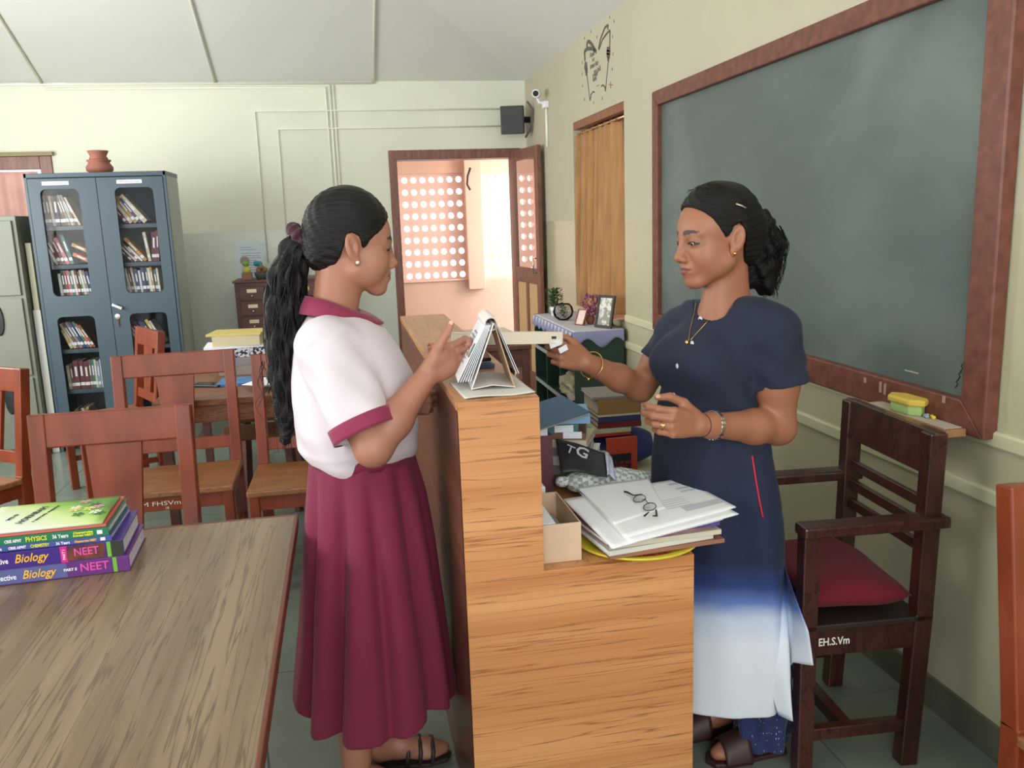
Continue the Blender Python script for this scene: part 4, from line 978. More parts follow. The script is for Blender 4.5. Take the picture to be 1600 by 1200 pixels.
text('white_letter', 'G', .055, frame(c0+Vector((0,-.012,.012)), q1-c0, P(906,700,Y=2.27)-P(909,720,Y=2.23)), mat('letter_grey',(190,194,206),.6), t, bold=.0008)
text('white_letter', 'T', .045, frame(P(889,704,Y=2.28)+Vector((0,-.014,.006)), q1-c0, P(906,700,Y=2.27)-P(909,720,Y=2.23)), mat('letter_grey',(190,194,206),.6), t)
# checked pouch
PC = P(955,748,Z=ZD+.03)
bm = bmesh.new(); nU, nV = 46, 16
L0, L1 = P(884,752,Z=ZD+.045), P(1032,742,Z=ZD+.035)
ax = (L1-L0); ay = Vector((-ax.y,ax.x,0)).normalized()
rings = []
for i in range(nU):
    u = i/(nU-1); w_ = .062*(math.sin(math.pi*min(1,max(0,u*.96+.02)))**.35)*(1.15-.45*u); hgt = .040*(math.sin(math.pi*(u*.94+.03))**.5)*(1.25-.7*u)
    c_ = L0+ax*u; ring = []
    for j in range(nV):
        t_ = 2*math.pi*j/nV; wr = 1+.10*math.sin(u*23+j*1.9)+.07*math.sin(u*41+j*3.1)
        ring.append(bm.verts.new(c_+ay*(w_*math.cos(t_)*wr)+Vector((0,0,hgt*math.sin(t_)*wr*(1 if math.sin(t_) > 0 else .9)-(.006)))))
    rings.append(ring)
for i in range(nU-1):
    for j in range(nV): bm.faces.new((rings[i][j],rings[i][(j+1)%nV],rings[i+1][(j+1)%nV],rings[i+1][j]))
bm.faces.new(rings[0][::-1]); bm.faces.new(rings[-1]); bmesh.ops.recalc_face_normals(bm, faces=bm.faces)
me = bpy.data.meshes.new('pouch'); bm.to_mesh(me); bm.free()
M_chk = mat('checked_cloth',(214,224,226),.8,bump=.3,bs=120); nt, N, L, b = nodes_of(M_chk)
tc = N.new('ShaderNodeTexCoord'); ck = N.new('ShaderNodeTexChecker'); mp = N.new('ShaderNodeMapping'); mp.inputs['Rotation'].default_value = (0,.3,.5)
L.new(tc.outputs['Object'], mp.inputs[0]); L.new(mp.outputs[0], ck.inputs[0]); ck.inputs['Scale'].default_value = 75
ck.inputs[1].default_value = (*lin((226,234,238)),1); ck.inputs[2].default_value = (*lin((168,178,170)),1); L.new(ck.outputs[0], b.inputs['Base Color'])
pb = thing('cloth_pouch', 'crumpled grey and white checked cloth pouch on the desk behind the papers', 'pouch', (PC.x,PC.y,ZD))
obj('pouch_cloth', me, M_chk, pb, world=True, smooth=True, sub=1)
mb = MB(); e = L0-ax*.02; mb.ball(e+Vector((-.004,0,.0)), (.022,.02,.016), 10, 6); mb.build('knotted_end', M_chk, pb, world=True, smooth=True)
# brown book beneath pouch
flat_book('book', 'reddish brown book lying flat between the carton and the checked pouch', (.535,2.07,ZD), 2, .085,.12,.018, mat('cover_redbrown',(150,92,80),.5), M_pages, 'book')
# yellow plate, magazines, paper stack, spectacles
t = thing('yellow_dish', 'round yellow dish with red and white print at the front of the desk', 'dish', (.70,1.90,ZD))
pl = MB().lathe([(.0,.0),(.12,.0),(.150,.004),(.157,.011),(.154,.012),(.118,.004),(.0,.004)], (.655,1.89,ZD), 40)
pl.build('dish', mat('dish_yellow',(222,206,60),.35), t, world=True, smooth=True)
text('dish_print', 'Sweets', .036, frame((.655,1.765,ZD+.0060), (1,0,0), (0,1,.02)), mat('print_red',(196,50,60),.5), t, bold=.002)
z = ZD+.0135
mags = [('magazine','lowest brown-edged folder in the stack under the magazines',.29,.20,.010,mat('folder_brown',(150,104,84),.6),M_paper,5,.035,0),
        ('magazine','white-paged magazine in the stack, second from the bottom',.27,.20,.012,mat('mag_white',(216,214,206),.4),M_paper,8,.02,0),
        ('magazine','glossy magazine with cream pages, third from the bottom',.28,.20,.012,mat('mag_cream',(206,200,180),.35),M_paper,4,.03,0),
        ('magazine','magazine with pink and grey cover in the middle of the stack',.27,.20,.010,mat('mag_pinkgrey',(150,110,120),.35,var=.3,vs=20),M_paper,9,.015,0),
        ('magazine','blue-violet magazine with a red corner just under the loose papers',.27,.20,.010,mat('mag_blue',(62,60,128),.35,col2=(88,74,140),vs=14),M_paper,3,.03,0)]
for nm, lb, L_, W_, th, cov, pg, rz, dx_, dy_ in mags:
    q = flat_book(nm, lb, (.655+dx_,1.765+dy_,z), rz, L_, W_, th, cov, pg, 'magazine', 'magazines stacked on the yellow dish'); 
    if 'blue-violet' in lb:
        MB().box((.05,.002,th-.0002),(.132,.05,th+.0006)).build('red_corner', mat('print_red2',(176,40,56),.4), q)
        for k in range(5): MB().box((-.128,.03+.022*k,th-.0002),(-.112,.046+.022*k,th+.0006)).build('cover_photo', mat('photo_%d'%(k%3),((180,60,60),(60,110,90),(200,190,170))[k%3],.4), q)
    z += th+.0006
zp = z+.001
M_print = mat('grey_print',(196,198,208),.8)
cA = [P(905,770,Z=zp+.012),P(958,857,Z=zp+.003),P(1156,806,Z=zp+.018),P(1062,751,Z=zp+.012)]
def bent(c, lift, seed, th=.0012):
    a,b_,c_,d = c
    def f(u, v_):
        p = (a*(1-u)+d*u)*(1-v_)+(b_*(1-u)+c_*u)*v_
        return (p.x,p.y,p.z+lift*(.6*math.sin(math.pi*u*1.1+seed)**2*(1-v_*.5)+.4*math.sin(v_*3+seed)**2))
    return grid_mesh(f, 24, 16)
shp = [([P(880,781,Z=zp),P(957,858,Z=zp),P(1130,812,Z=zp),P(1052,757,Z=zp)],0,'lowest white sheet of the pile under the spectacles, its corner pointing left'),
       ([P(905,772,Z=zp),P(985,852,Z=zp),P(1154,806,Z=zp),P(1075,764,Z=zp)],1,'second white sheet under the spectacles, sticking out to the right'),
       ([P(912,778,Z=zp),P(976,845,Z=zp),P(1150,797,Z=zp),P(1064,752,Z=zp)],2,'printed white sheet with grey blocks, right under the spectacles'),
       ([P(902,768,Z=zp),P(960,826,Z=zp),P(1040,800,Z=zp),P(1013,753,Z=zp)],3,'curled blank white sheet, topmost at the left of the spectacles')]
zz = .0012
for c_, k, lb in shp:
    me = bent([q+Vector((0,0,zz+k*.0030)) for q in c_], .0012, 0); o = obj('paper_sheet', me, M_paper, smooth=True, solid=.0028 if k < 3 else .0008); tag(o, lb, 'paper', 'loose papers under the spectacles')
    if k == 2:
        pa, pb_, pc, pd = [q+Vector((0,0,zz+k*.0030)) for q in c_]
        def bar_on(u0,u1,v0,v1,m=M_print):
            def f(u, v_):
                uu = u0+(u1-u0)*u; vv = v0+(v1-v0)*v_; p = (pa*(1-uu)+pd*uu)*(1-vv)+(pb_*(1-uu)+pc*uu)*vv
                return (p.x,p.y,p.z+.0021+.0012*(.6*math.sin(math.pi*uu*1.1)**2*(1-vv*.5)+.4*math.sin(vv*3)**2))
            obj('print_block', grid_mesh(f, 8, 3), m, o)
        bar_on(.62,.98,.72,.84); bar_on(.80,.97,.10,.16); bar_on(.80,.95,.26,.30); bar_on(.80,.97,.36,.39)
        for k2 in range(5): bar_on(.06,.25,.45+.05*k2,.47+.05*k2); bar_on(.5,.75,.5+.05*k2,.512+.05*k2)
# spectacles
zg = zp+zz+.0155
gl = thing('spectacles', 'folded thin-rimmed spectacles lying on the white papers', 'spectacles', (.66,1.87,zg))
M_rim = mat('spectacle_rim',(60,62,78),.3,metal=.6)
ga, gb = P(1000,781,Z=zg), P(1011,793,Z=zg)
gx = (gb-ga).normalized()
for k, c_ in enumerate((ga+Vector((.0,0,.004)), gb+Vector((.006,-.006,.004)))):
    gy = Vector((-gx.y,gx.x,.35)).normalized()
    ring = [c_+gx*(.0225*math.cos(t_))+gy*(.0165*math.sin(t_)*(1 if math.sin(t_) < 0 else .8)) for t_ in [2*math.pi*i/24 for i in range(25)]]
    MB().tube(ring, .0011, 6, caps=False).build('rim', M_rim, gl, world=True, smooth=True)
    mb = MB(); mb.add([c_]+ring[:24], [(0,i+1,(i+1)%24+1) for i in range(24)]); mb.build('lens', M_glass, gl, world=True)
mid = (ga+gb)/2+Vector((.003,-.003,.012))
MB().tube([ga+gx*.019+Vector((0,0,.006)),mid,gb-gx*.014+Vector((.006,-.006,.006))], .0011, 6).build('bridge', M_rim, gl, world=True, smooth=True)
M_tmp = mat('temple_black',(34,36,52),.35)
MB().tube([P(1003,772,Z=zg+.010),P(990,774,Z=zg+.003),P(980,769,Z=zg+.002),P(975,768,Z=zg+.003)],[.0012,.0015,.0028,.0026],8).build('temple', M_tmp, gl, world=True, smooth=True)
MB().tube([P(1020,806,Z=zg+.008),P(1026,806,Z=zg+.002),P(1025,797,Z=zg+.002)],[.0012,.0026,.0022],8).build('temple', M_tmp, gl, world=True, smooth=True)
MB().tube([P(1007,806,Z=zg+.004),P(1014,800,Z=zg+.004)],[.0026,.0012],8).build('temple_tip', M_tmp, gl, world=True, smooth=True)

# ------------------------------------------------------------------ small stool table with a book stack beyond the desk
st = thing('cream_stool', 'cream-painted low stand carrying books, beyond the desk under the teacher arm', 'stand', (1.02,3.2,0))
M_crm = mat('cream_paint',(196,192,160),.6)
MB().box((.86,2.98,.50),(1.22,3.36,.525)).build('stand_top', M_crm, st, world=True, bevel=.003)
for x in (.88,1.20):
    for y in (3.0,3.34): MB().box((x-.02,y-.02,0),(x+.02,y+.02,.50)).build('leg', M_crm, st, world=True, bevel=.003)
M_bcl = mat('blue_cloth_bag',(44,52,110),.8,bump=.3,bs=60)
mb = MB(); mb.ball((1.02,3.17,.60), (.155,.14,.075), 20, 12)
mb.v = [(x+.01*math.sin(z*60+y*20), y, max(z,.526)) for x,y,z in mb.v]
tag(mb.build('blue_cloth_bag', M_bcl, smooth=True), 'dark blue cloth bag bulging under the stacked books on the cream stand', 'bag')
z = .677
for nm, lb, L_, W_, th, cov, pg, rz, dx_ in (
    ('book','thin red book at the bottom of the stack on the blue bag',.15,.2,.012,mat('cover_red',(172,56,52),.4),M_pages,3,-.03),
    ('book','pale green thin book in the stack on the blue bag',.15,.2,.018,mat('cover_palegreen',(178,184,150),.5),M_pages,0,-.03),
    ('book','brick-red book in the stack under the brown box file',.17,.2,.024,cover('dark red'),M_pages,-2,.0),
    ('book','navy book in the stack under the brown box file',.17,.2,.020,cover('dark blue'),M_pages,2,.0),
    ('book','thin cream book in the stack under the brown box file',.17,.2,.008,cover('cream'),M_pages,0,.0),
    ('box_file','brown box file on the stack below the teacher arm',.17,.2,.058,mat('boxfile_brown',(150,116,70),.6),M_pages,0,.0),
    ('folder','grey folder on top of the brown box file',.19,.2,.010,cover('grey'),M_paper,-3,-.01)):
    flat_book(nm, lb, (.985+dx_,3.02,z), rz, L_, W_, th, cov, pg, nm.replace('_',' '), 'books stacked on the cream stand'); z += th+.0006
t = flat_book('red_book', 'orange-red book with a dark cover label, leaning low in front of the cream stand', (.955,2.915,.555), 2, .12,.016,.15, mat('cover_orange_red',(190,74,52),.4), M_pages, 'book')
t.location = (.965,2.935,.540)
MB().box((-.055,-.004,.02),(.035,-.0016,.09)).build('dark_label', mat('carrier_black',(40,40,48),.5), t)
text('label_print', 'BOOK OF WISE\nSTORIES', .016, frame(Vector(t.location)+Vector((-.01,-.0046,.048)), (1,0,0), (0,0,1)), mat('print_red3',(206,60,60),.5), t)
MB().box((.88,2.93,.0),(1.04,2.98,.538)).build('prop_box', mat('boxfile_brown',(150,116,70),.6)); o = bpy.data.objects['prop_box']; o.name = 'tall_carton'; tag(o, 'brown carton standing in front of the cream stand, under the red book', 'box')

# ------------------------------------------------------------------ green steel rack with lace cloth
M_grn = mat('rack_green',(34,58,46),.45,var=.08,vs=4)
gr = thing('green_rack', 'dark green steel rack by the window, lace cloth and photo frames on it', 'rack', (1.5,5.45,0))
gx0_, gx1_, gy0_, gy1_, gzt = 1.325, 1.640, 4.92, 6.02, .80
MB().box((gx0_,gy0_,.05),(gx1_,gy0_+.015,gzt)).build('end_panel', M_grn, gr, world=True, bevel=.002)
MB().box((gx0_,gy1_-.015,.05),(gx1_,gy1_,gzt)).build('end_panel', M_grn, gr, world=True, bevel=.002)
MB().box((gx1_-.01,gy0_+.015,.05),(gx1_,gy1_-.015,gzt)).build('back_panel', M_grn, gr, world=True)
MB().box((gx0_,gy0_,gzt),(gx1_,gy1_,gzt+.02)).build('rack_top', M_grn, gr, world=True, bevel=.002)
for z in (.12,.36,.60): MB().box((gx0_+.005,gy0_+.015,z-.02),(gx1_-.01,gy1_-.015,z)).build('shelf', M_grn, gr, world=True); MB().box((gx0_-.003,gy0_+.015,z-.02),(gx0_+.005,gy1_-.015,z+.004)).build('shelf_lip', mat('lip_grey',(150,156,158),.4), gr, world=True)
for y in (gy0_+.37,gy0_+.74): MB().box((gx0_,y-.008,.05),(gx1_-.01,y+.008,gzt)).build('divider', M_grn, gr, world=True)
# crumpled papers in the near bay
M_crp = mat('crumpled_paper',(176,166,140),.85,var=.12,vs=14,bump=.3,bs=40)
for k, (y, z, h_, lb) in enumerate(((5.12,.60,.14,'crumpled tan paper bundle poking from the upper bay of the green rack'),(5.08,.36,.18,'bigger crumpled paper bundle sagging from the middle bay of the green rack'),(5.20,.12,.18,'crumpled papers in the lowest near bay of the green rack'))):
    bm = bmesh.new(); bmesh.ops.create_icosphere(bm, subdivisions=4, radius=1)
    import mathutils.noise as mn
    for v_ in bm.verts:
        d = v_.co.normalized(); f = 1+.35*mn.noise(d*2.3+Vector((k,0,0)))+.28*abs(mn.noise(d*5+Vector((0,k,0))))
        v_.co = Vector((d.x*.10*f, d.y*.15*f, d.z*h_*.5*f))
    lo = min(v_.co.z for v_ in bm.verts)
    for v_ in bm.verts: v_.co += Vector((1.40,y+.03,z-lo+.001)); v_.co.z = min(v_.co.z, z+.205)
    me = bpy.data.meshes.new('paper_bundle'); bm.to_mesh(me); bm.free(); tag(obj('paper_bundle', me, M_crp), lb, 'paper bundle')
# lace cloth
M_lace = mat('lace_blue',(140,142,178),.8,bump=.3,bs=200); M_lacew = mat('lace_white',(206,206,216),.8,bump=.3,bs=200)
lc = thing('lace_cloth', 'violet-blue and white scalloped cloth spread on the green rack', 'cloth', (1.5,5.45,gzt+.02))
lx0, lx1, ly0, ly1, lz = gx0_-.012, gx1_-.004, gy0_-.012, gy1_-.05, gzt+.0215
obj('cloth_top', grid_mesh(lambda u, v_: (lx0+(lx1-lx0)*u, ly0+(ly1-ly0)*v_, lz+.0015*math.sin(u*20)*math.sin(v_*31)), 12, 40), M_lacew, lc, world=True, smooth=True, solid=.0015)
obj('left_border', grid_mesh(lambda u, v_: (lx0-.004-.012*v_, ly0+(ly1-ly0)*u, lz-(.055+.022*abs(math.sin(u*26)))*v_), 120, 4), M_lace, lc, world=True, smooth=True, solid=.0015)
obj('front_border', grid_mesh(lambda u, v_: (lx0-.004+(lx1-lx0)*u, ly0-.004-.010*v_, lz-(.045+.055*abs(math.cos(u*5.5))**2)*v_), 60, 4), M_lace, lc, world=True, smooth=True, solid=.0015)
for k in range(12):
    yy = ly0+.03+(ly1-ly0-.06)*k/11
    MB().add([(lx0-.0065,yy-.03,lz-.004),(lx0-.0065,yy+.03,lz-.004),(lx0-.0135,yy,lz-.042)], [(0,1,2)]).build('white_point', M_lacew, lc, world=True, solid=.001)
# things on it
zr_ = lz+.003
t = thing('potted_plant', 'small green leafy plant in a white cup on the lace cloth', 'plant', (1.42,5.78,zr_))
MB().lathe([(.022,0),(.034,.065),(.031,.065),(.028,.02)], n=16).build('white_cup', M_paper, t, smooth=True)
def leaves(name, n_, h0, h1, rad, lw, m, par, seed, stuff=True):
    r_ = random.Random(seed); mb = MB()
    for k in range(n_):
        a = r_.uniform(0,6.28); rr = rad*r_.random()**.5; z = r_.uniform(h0,h1); c_ = Vector((rr*math.cos(a),rr*math.sin(a),z))
        d = Vector((math.cos(a),math.sin(a),r_.uniform(.1,1.2))).normalized()*lw*r_.uniform(.7,1.3); s_ = d.cross(Vector((0,0,1))).normalized()*lw*.28
        mb.add([c_-d*.5,c_+s_,c_+d*.5,c_-s_], [(0,1,2,3)])
    o = mb.build(name, m, par); o['kind'] = 'stuff'; return o
M_leaf = mat('leaf_green',(66,96,54),.5,var=.3,vs=40)
leaves('foliage', 260, .07, .19, .062, .03, M_leaf, t, 3)
for k in range(5): MB().tube([(0,0,.03),(.02*math.cos(k*1.3),.02*math.sin(k*1.3),.10),(.045*math.cos(k*1.3),.045*math.sin(k*1.3),.16)], .0015, 5).build('stem', M_leaf, t)
t = thing('glass_bowl', 'round glass fishbowl with a sprig of leaves on the lace cloth', 'bowl', (1.415,5.52,zr_))
MB().lathe([(.035,0),(.062,.025),(.07,.055),(.06,.09),(.045,.108),(.043,.106),(.058,.09),(.067,.055),(.058,.027),(.03,.005)], n=24).build('bowl', M_glass, t, smooth=True)
leaves('leaf_sprig', 60, .02, .10, .03, .025, M_leaf, t, 5)
def photo_frame(name, lb, x, y, w_, h_, rz, tilt, mframe, mpic, border):
    t = thing(name, lb, 'photo frame', (x,y,zr_+.002), R(rz)); Mx = Matrix.Rotation(R(-tilt),4,'X')
    for a, b_ in (((-w_/2,0,0),(w_/2,.014,border)),((-w_/2,0,h_-border),(w_/2,.014,h_)),((-w_/2,0,border),(-w_/2+border,.014,h_-border)),((w_/2-border,0,border),(w_/2,.014,h_-border))):
        MB().box(a, b_, Mx).build('frame_side', mframe, t, bevel=.001)
    MB().box((-w_/2+border,.006,border),(w_/2-border,.012,h_-border), Mx).build('picture', mpic, t)
    MB().bar(Mx @ Vector((0,.014,h_*.6)), Vector((0,.014+h_*.36,.003)), .03, .004).build('easel_leg', mframe, t)
    return t
M_dkf = mat('dark_frame',(44,30,28),.35)
photo_frame('photo_frame', 'larger dark-framed photo leaning on the lace cloth before the curtain', 1.525, 5.00, .14, .20, -62, 12, M_dkf, mat('photo_print',(150,150,140),.15,col2=(226,226,220),vs=26,contrast=(.45,.55)), .016)
photo_frame('small_photo_frame', 'small pinkish photo on a brown wooden easel, left of the purple flowers', 1.43, 5.20, .075, .105, -58, 24, M_wf, mat('photo_pale',(226,196,186),.3,col2=(236,220,212),vs=40), .006)
t = thing('purple_flowers', 'bunch of purple flowers standing between the two photo frames', 'flowers', (1.52,5.24,zr_))
MB().lathe([(.02,0),(.03,.02),(.024,.05),(.02,.055)], n=14).build('vase', M_clay, t, smooth=True)
mb = MB(); r_ = random.Random(4)
for k in range(90):
    a = r_.uniform(0,6.28); rr = .05*r_.random()**.5; mb.ball((rr*math.cos(a),rr*math.sin(a),r_.uniform(.06,.19)), .009, 6, 4)
o = mb.build('blossoms', mat('petal_purple',(150,84,112),.7,var=.25,vs=60), t, smooth=True); o['kind'] = 'stuff'
tag(MB().box((1.57,4.95,RZ0+.0125),(1.80,5.18,RZ0+.024)).build('folded_cloth', mat('cloth_peach',(206,150,120),.8,var=.1,vs=20), bevel=.004), 'folded peach cloth on the window sill by the photo frame', 'cloth')
# black bag with pink strap hanging on the rack end
t = thing('black_bag', 'black shoulder bag with a pink strap slumped beyond the desk', 'bag', (1.13,3.75,0))
mb = MB(); mb.ball((0,0,.40), (.15,.10,.22), 20, 14); mb.v = [(x*(1+.12*math.sin(z*22)), y*(1+.1*math.cos(z*17+x*20)), max(z, .185) if z < .2 else z) for x,y,z in mb.v]
mb.build('bag_body', mat('bag_black',(30,28,34),.5,bump=.3,bs=40), t, smooth=True)
MB().tube([(-.03,-.10,.57),(.03,-.125,.53),(.10,-.115,.47),(.13,-.06,.40)], .013, 8).build('pink_strap', mat('strap_pink',(190,50,92),.7), t, smooth=True)
MB().tube([(.12,-.02,.52),(.05,-.10,.50),(.0,-.118,.43)], .009, 8).build('pink_strap', mat('strap_pink',(190,50,92),.7), t, smooth=True)
MB().ball((.045,-.112,.47), .006).build('stud', M_steel, t, smooth=True)
sb = thing('bag_stool', 'low wooden stool under the black bag', 'stool', (1.13,3.75,0))
MB().box((-.16,-.13,.16),(.16,.13,.182)).build('seat', M_mt, sb, bevel=.003)
for sx in (-1,1):
    for sy in (-1,1): MB().box((sx*.13-.016,sy*.1-.016,0),(sx*.13+.016,sy*.1+.016,.16)).build('leg', M_cat, sb)

# ------------------------------------------------------------------ wall things: speaker, camera, decal, peg
t = thing('loudspeaker', 'dark grey box loudspeaker hung at the corner near the ceiling', 'speaker', (1.50,7.42,2.32))
MS = Matrix.Translation((1.495,7.42,2.325)) @ Matrix.Rotation(R(-14),4,'Z') @ Matrix.Rotation(R(6),4,'X')
MB().box((-.098,-.07,-.115),(.098,.08,.115), MS).build('cabinet', mat('speaker_grey',(70,72,76),.6), t, world=True, bevel=.006)
MB().box((-.088,-.076,-.105),(.088,-.07,.105), MS).build('grille', mat('speaker_grille',(84,86,88),.8,bump=.6,bs=400), t, world=True)
MB().bar((1.56,7.44,2.33),(1.66,7.48,2.33),.03,.05).build('wall_bracket', mat('black_plastic',(28,28,30),.4), t, world=True)
o = MB().tube([(1.60,7.30,2.46),(1.645,7.30,2.40),(1.645,7.32,2.30),(1.62,7.36,2.22),(1.60,7.40,2.18)], .009, 6).build('speaker_cable', mat('cable_grey',(96,92,84),.5), smooth=True)
tag(o, 'dark cable looping down the corner beside the loudspeaker', 'cable')
t = thing('security_camera', 'white dome-nosed security camera on the right wall near the ceiling', 'camera', (1.60,6.85,2.45))
c_ = P(838,147,Y=6.78)
MB().tube([c_+Vector((-.012,-.03,.0)), c_+Vector((.03,.07,.012))], .032, 16).build('camera_body', M_paper, t, world=True, smooth=False, bevel=.004)
MB().tube([c_+Vector((-.0145,-.036,.0)), c_+Vector((-.012,-.030,0))], .022, 16).build('lens', mat('black_glass',(20,20,22),.1), t, world=True)
MB().tube([c_+Vector((.02,.05,-.02)),c_+Vector((.03,.05,-.055)),Vector((XW,c_.y+.05,c_.z-.06))], .012, 8).build('bracket', M_paper, t, world=True, smooth=True)
MB().box((XW-.035,c_.y-.0,c_.z-.10),(XW-.001,c_.y+.09,c_.z-.05)).build('junction_box', M_paper, t, world=True, bevel=.003)
n_tr = n
o = MB().tube([(XW-.01,c_.y+.045,c_.z-.10),(XW-.01,c_.y+.045,DZ-.05)], .011, 6).build('trim_%d' % n, M_pipe, smooth=True); o['kind'] = 'structure'
# decal of a held-open book with a quotation
dcl = thing('wall_decal', 'dark wall decal of two hands holding an open book with a quotation', 'decal', (XW,5.46,2.40))
M_dec = mat('decal_grey',(92,92,84),.7); XD = XW-.003
def dc(pts, w_=.006):
    q = [P(x,y,X=XD) for x, y in pts]
    mb = MB()
    for a, b_ in zip(q[:-1], q[1:]):
        d = (b_-a); s_ = Vector((0,-d.z,d.y)).normalized()*w_/2
        mb.add([a-s_,a+s_,b_+s_,b_-s_,*[p+Vector((.002,0,0)) for p in (a-s_,a+s_,b_+s_,b_-s_)]], [(3,2,1,0),(4,5,6,7),(0,1,5,4),(1,2,6,5),(2,3,7,6),(3,0,4,7)])
    return mb
def z5(l): return [(760+x/5.333, y/5.333) for x, y in l]
lines = [(z5([(905,420),(880,375),(855,345),(838,350),(835,400)]),.022),(z5([(915,430),(880,405),(840,405),(815,430),(820,500)]),.024),(z5([(820,500),(835,620),(862,840)]),.007),(z5([(862,840),(870,790),(885,765),(900,768)]),.009),
         (z5([(932,410),(950,320),(985,230),(1012,208),(1010,250)]),.014),(z5([(935,415),(965,330),(1000,280),(1028,252),(1025,400)]),.012),(z5([(1015,500),(990,760)]),.007),(z5([(990,760),(985,725),(970,708),(955,718)]),.009)]
for l, w_ in lines: dc(l, w_).build('decal_line', M_dec, dcl, world=True)
for l in ([(818,540),(835,535)],[(816,560),(838,560)],[(822,585),(840,590)],[(826,610),(838,615)],[(1003,410),(1028,410)],[(1000,435),(1028,440)],[(1003,460),(1025,468)],[(1008,485),(1020,495)]):
    dc(z5(l), .028).build('decal_finger', M_dec, dcl, world=True)
for x,y in ((868,262),(815,318),(920,308),(1025,142),(1062,178),(1050,305),(1053,450),(1046,575),(798,520),(796,620),(798,715),(815,828),(892,855),(964,820)):
    dc(z5([(x,y-12),(x,y+12)]), .006).build('decal_star', mat('decal_star',(120,112,100),.7), dcl, world=True)
dc(z5([(1018,706),(1048,706)]), .006).build('decal_star', mat('decal_red',(170,110,96),.7), dcl, world=True); dc(z5([(1033,680),(1033,735)]), .006).build('decal_star', mat('decal_red',(170,110,96),.7), dcl, world=True)
for k, (s_, px, py, w_) in enumerate((('A book',925,85,.11),('is a',927,92.5,.05),('dream that',928,101,.20),('you hold',933,109,.16),('in your',930,116,.12),('hands',929,123,.09),('~ ~',934,133.5,.06))):
    c_ = P(px,py,X=XD-.0006); text('decal_writing', s_, .045, frame(c_, (0,-1,0), (0,0,1)), M_dec, dcl, width=w_*.9)
t = tag(MB().box((XW-.03,3.10,2.27),(XW,3.13,2.36)).build('wall_peg', M_bf, bevel=.003), 'small dark wooden peg on the right wall above the blackboard', 'peg')

# ------------------------------------------------------------------ the book stack on the near table
M_bio = mat('cover_indigo',(60,36,130),.35,var=.12,vs=6); M_bio2 = mat('cover_violet_blue',(88,96,150),.35); M_pur = mat('cover_purple2',(96,44,120),.35)
M_pg2 = mat('pages_lilac',(206,204,214),.85)
def tex_on_spine(t, L_, T_, items):
    M_ = Matrix.Translation(t.location) @ Matrix.Rotation(t.rotation_euler[2],4,'Z')
    for s_, x, z_, size, m, w_, sh in items:
        text('spine_print', s_, size, M_ @ frame((x,-.0021,z_), (1,0,0), (0,0,1)), m, t, width=w_, shear=sh, bold=.0003)
def spine_patch(t, x0, x1, z0_, z1_, m): MB().box((x0,-.0019,z0_),(x1,-.0012,z1_)).build('spine_patch', m, t)
TZ = .7575
W1 = mat('print_white',(232,232,240),.5); Y1 = mat('print_yellow',(240,180,40),.5); PK = mat('print_pink',(226,80,170),.5); YG = mat('print_yellowgreen',(220,220,60),.5); GR = mat('print_green',(110,180,50),.5)
R1 = P(203,893,Z=TZ)
L_ = .30
b1 = flat_book('textbook', 'lowest thick biology textbook of the stack, violet-blue spine', (R1.x-L_/2,R1.y,TZ+.0005), 3, L_, .205, .036, M_pur, M_pg2, 'book')
spine_patch(b1,-.135,.022,.002,.034,M_bio2); spine_patch(b1,.116,.124,0.001,.035,GR)
tex_on_spine(b1,L_,.036,[('Objective',-.105,.016,.017,W1,.052,0),('Biology',-.035,.018,.027,Y1,.068,.35),('PART II',.029,.018,.0085,W1,.026,0),('NEET',.078,.019,.026,PK,.058,0)])
b2 = flat_book('textbook', 'second thick biology textbook from the bottom, dark indigo spine', (R1.x-L_/2-.008,R1.y-.002,TZ+.037), 3.5, L_, .205, .037, M_bio, M_pg2, 'book')
spine_patch(b2,.035,.112,.002,.035,mat('cover_blackpic',(60,34,40),.4,col2=(120,60,40),vs=40)); spine_patch(b2,.116,.124,.001,.036,GR); spine_patch(b2,.124,.149,.001,.036,mat('cover_darkgreen',(40,46,30),.4)); spine_patch(b2,.022,.036,.0,.037,mat('cover_magenta',(206,40,140),.4))
tex_on_spine(b2,L_,.037,[('Objective',-.107,.018,.017,W1,.052,0),('Biology',-.037,.020,.027,Y1,.068,.35),('NEET',.074,.020,.024,PK,.05,0)])
MV = Matrix.Translation(b2.location) @ Matrix.Rotation(b2.rotation_euler[2],4,'Z'); text('spine_print','PART I',.008, MV @ frame((.029,-.0022,.018),(0,0,1),(-1,0,0)), W1, b2)
b3 = flat_book('textbook', 'thin blue chemistry question book, third from the bottom', (R1.x-.165,R1.y+.002,TZ+.0745), 1.5, .27, .20, .013, mat('cover_chemblue',(66,84,150),.35), M_pg2, 'book')
tex_on_spine(b3,.27,.013,[('Arihant',-.10,.0062,.009,W1,.03,0),('CBSE AIPMT',-.055,.0062,.008,W1,.035,0),('CHEMISTRY',-.01,.0062,.0095,YG,.038,0),('36 Years',.036,.0062,.009,W1,.028,0),('Chapterwise NEET',.082,.0062,.006,Y1,.045,0)])
spine_patch(b3,.112,.122,.003,.010,W1)
b4 = flat_book('textbook', 'green physics question book, fourth from the bottom', (R1.x-.168,R1.y+.001,TZ+.088), 1.8, .268, .20, .019, mat('cover_green2',(28,118,84),.35), M_pg2, 'book')
tex_on_spine(b4,.268,.019,[('Arihant',-.10,.0085,.011,W1,.03,0),('CBSE AIPMT',-.058,.0085,.009,W1,.034,0),('PHYSICS',-.012,.009,.0145,YG,.042,0),('36 Years',.036,.009,.012,W1,.032,0),('Chapterwise\nSolved NEET',.082,.0095,.0065,YG,.042,0)])
spine_patch(b4,.110,.121,.005,.014,W1)
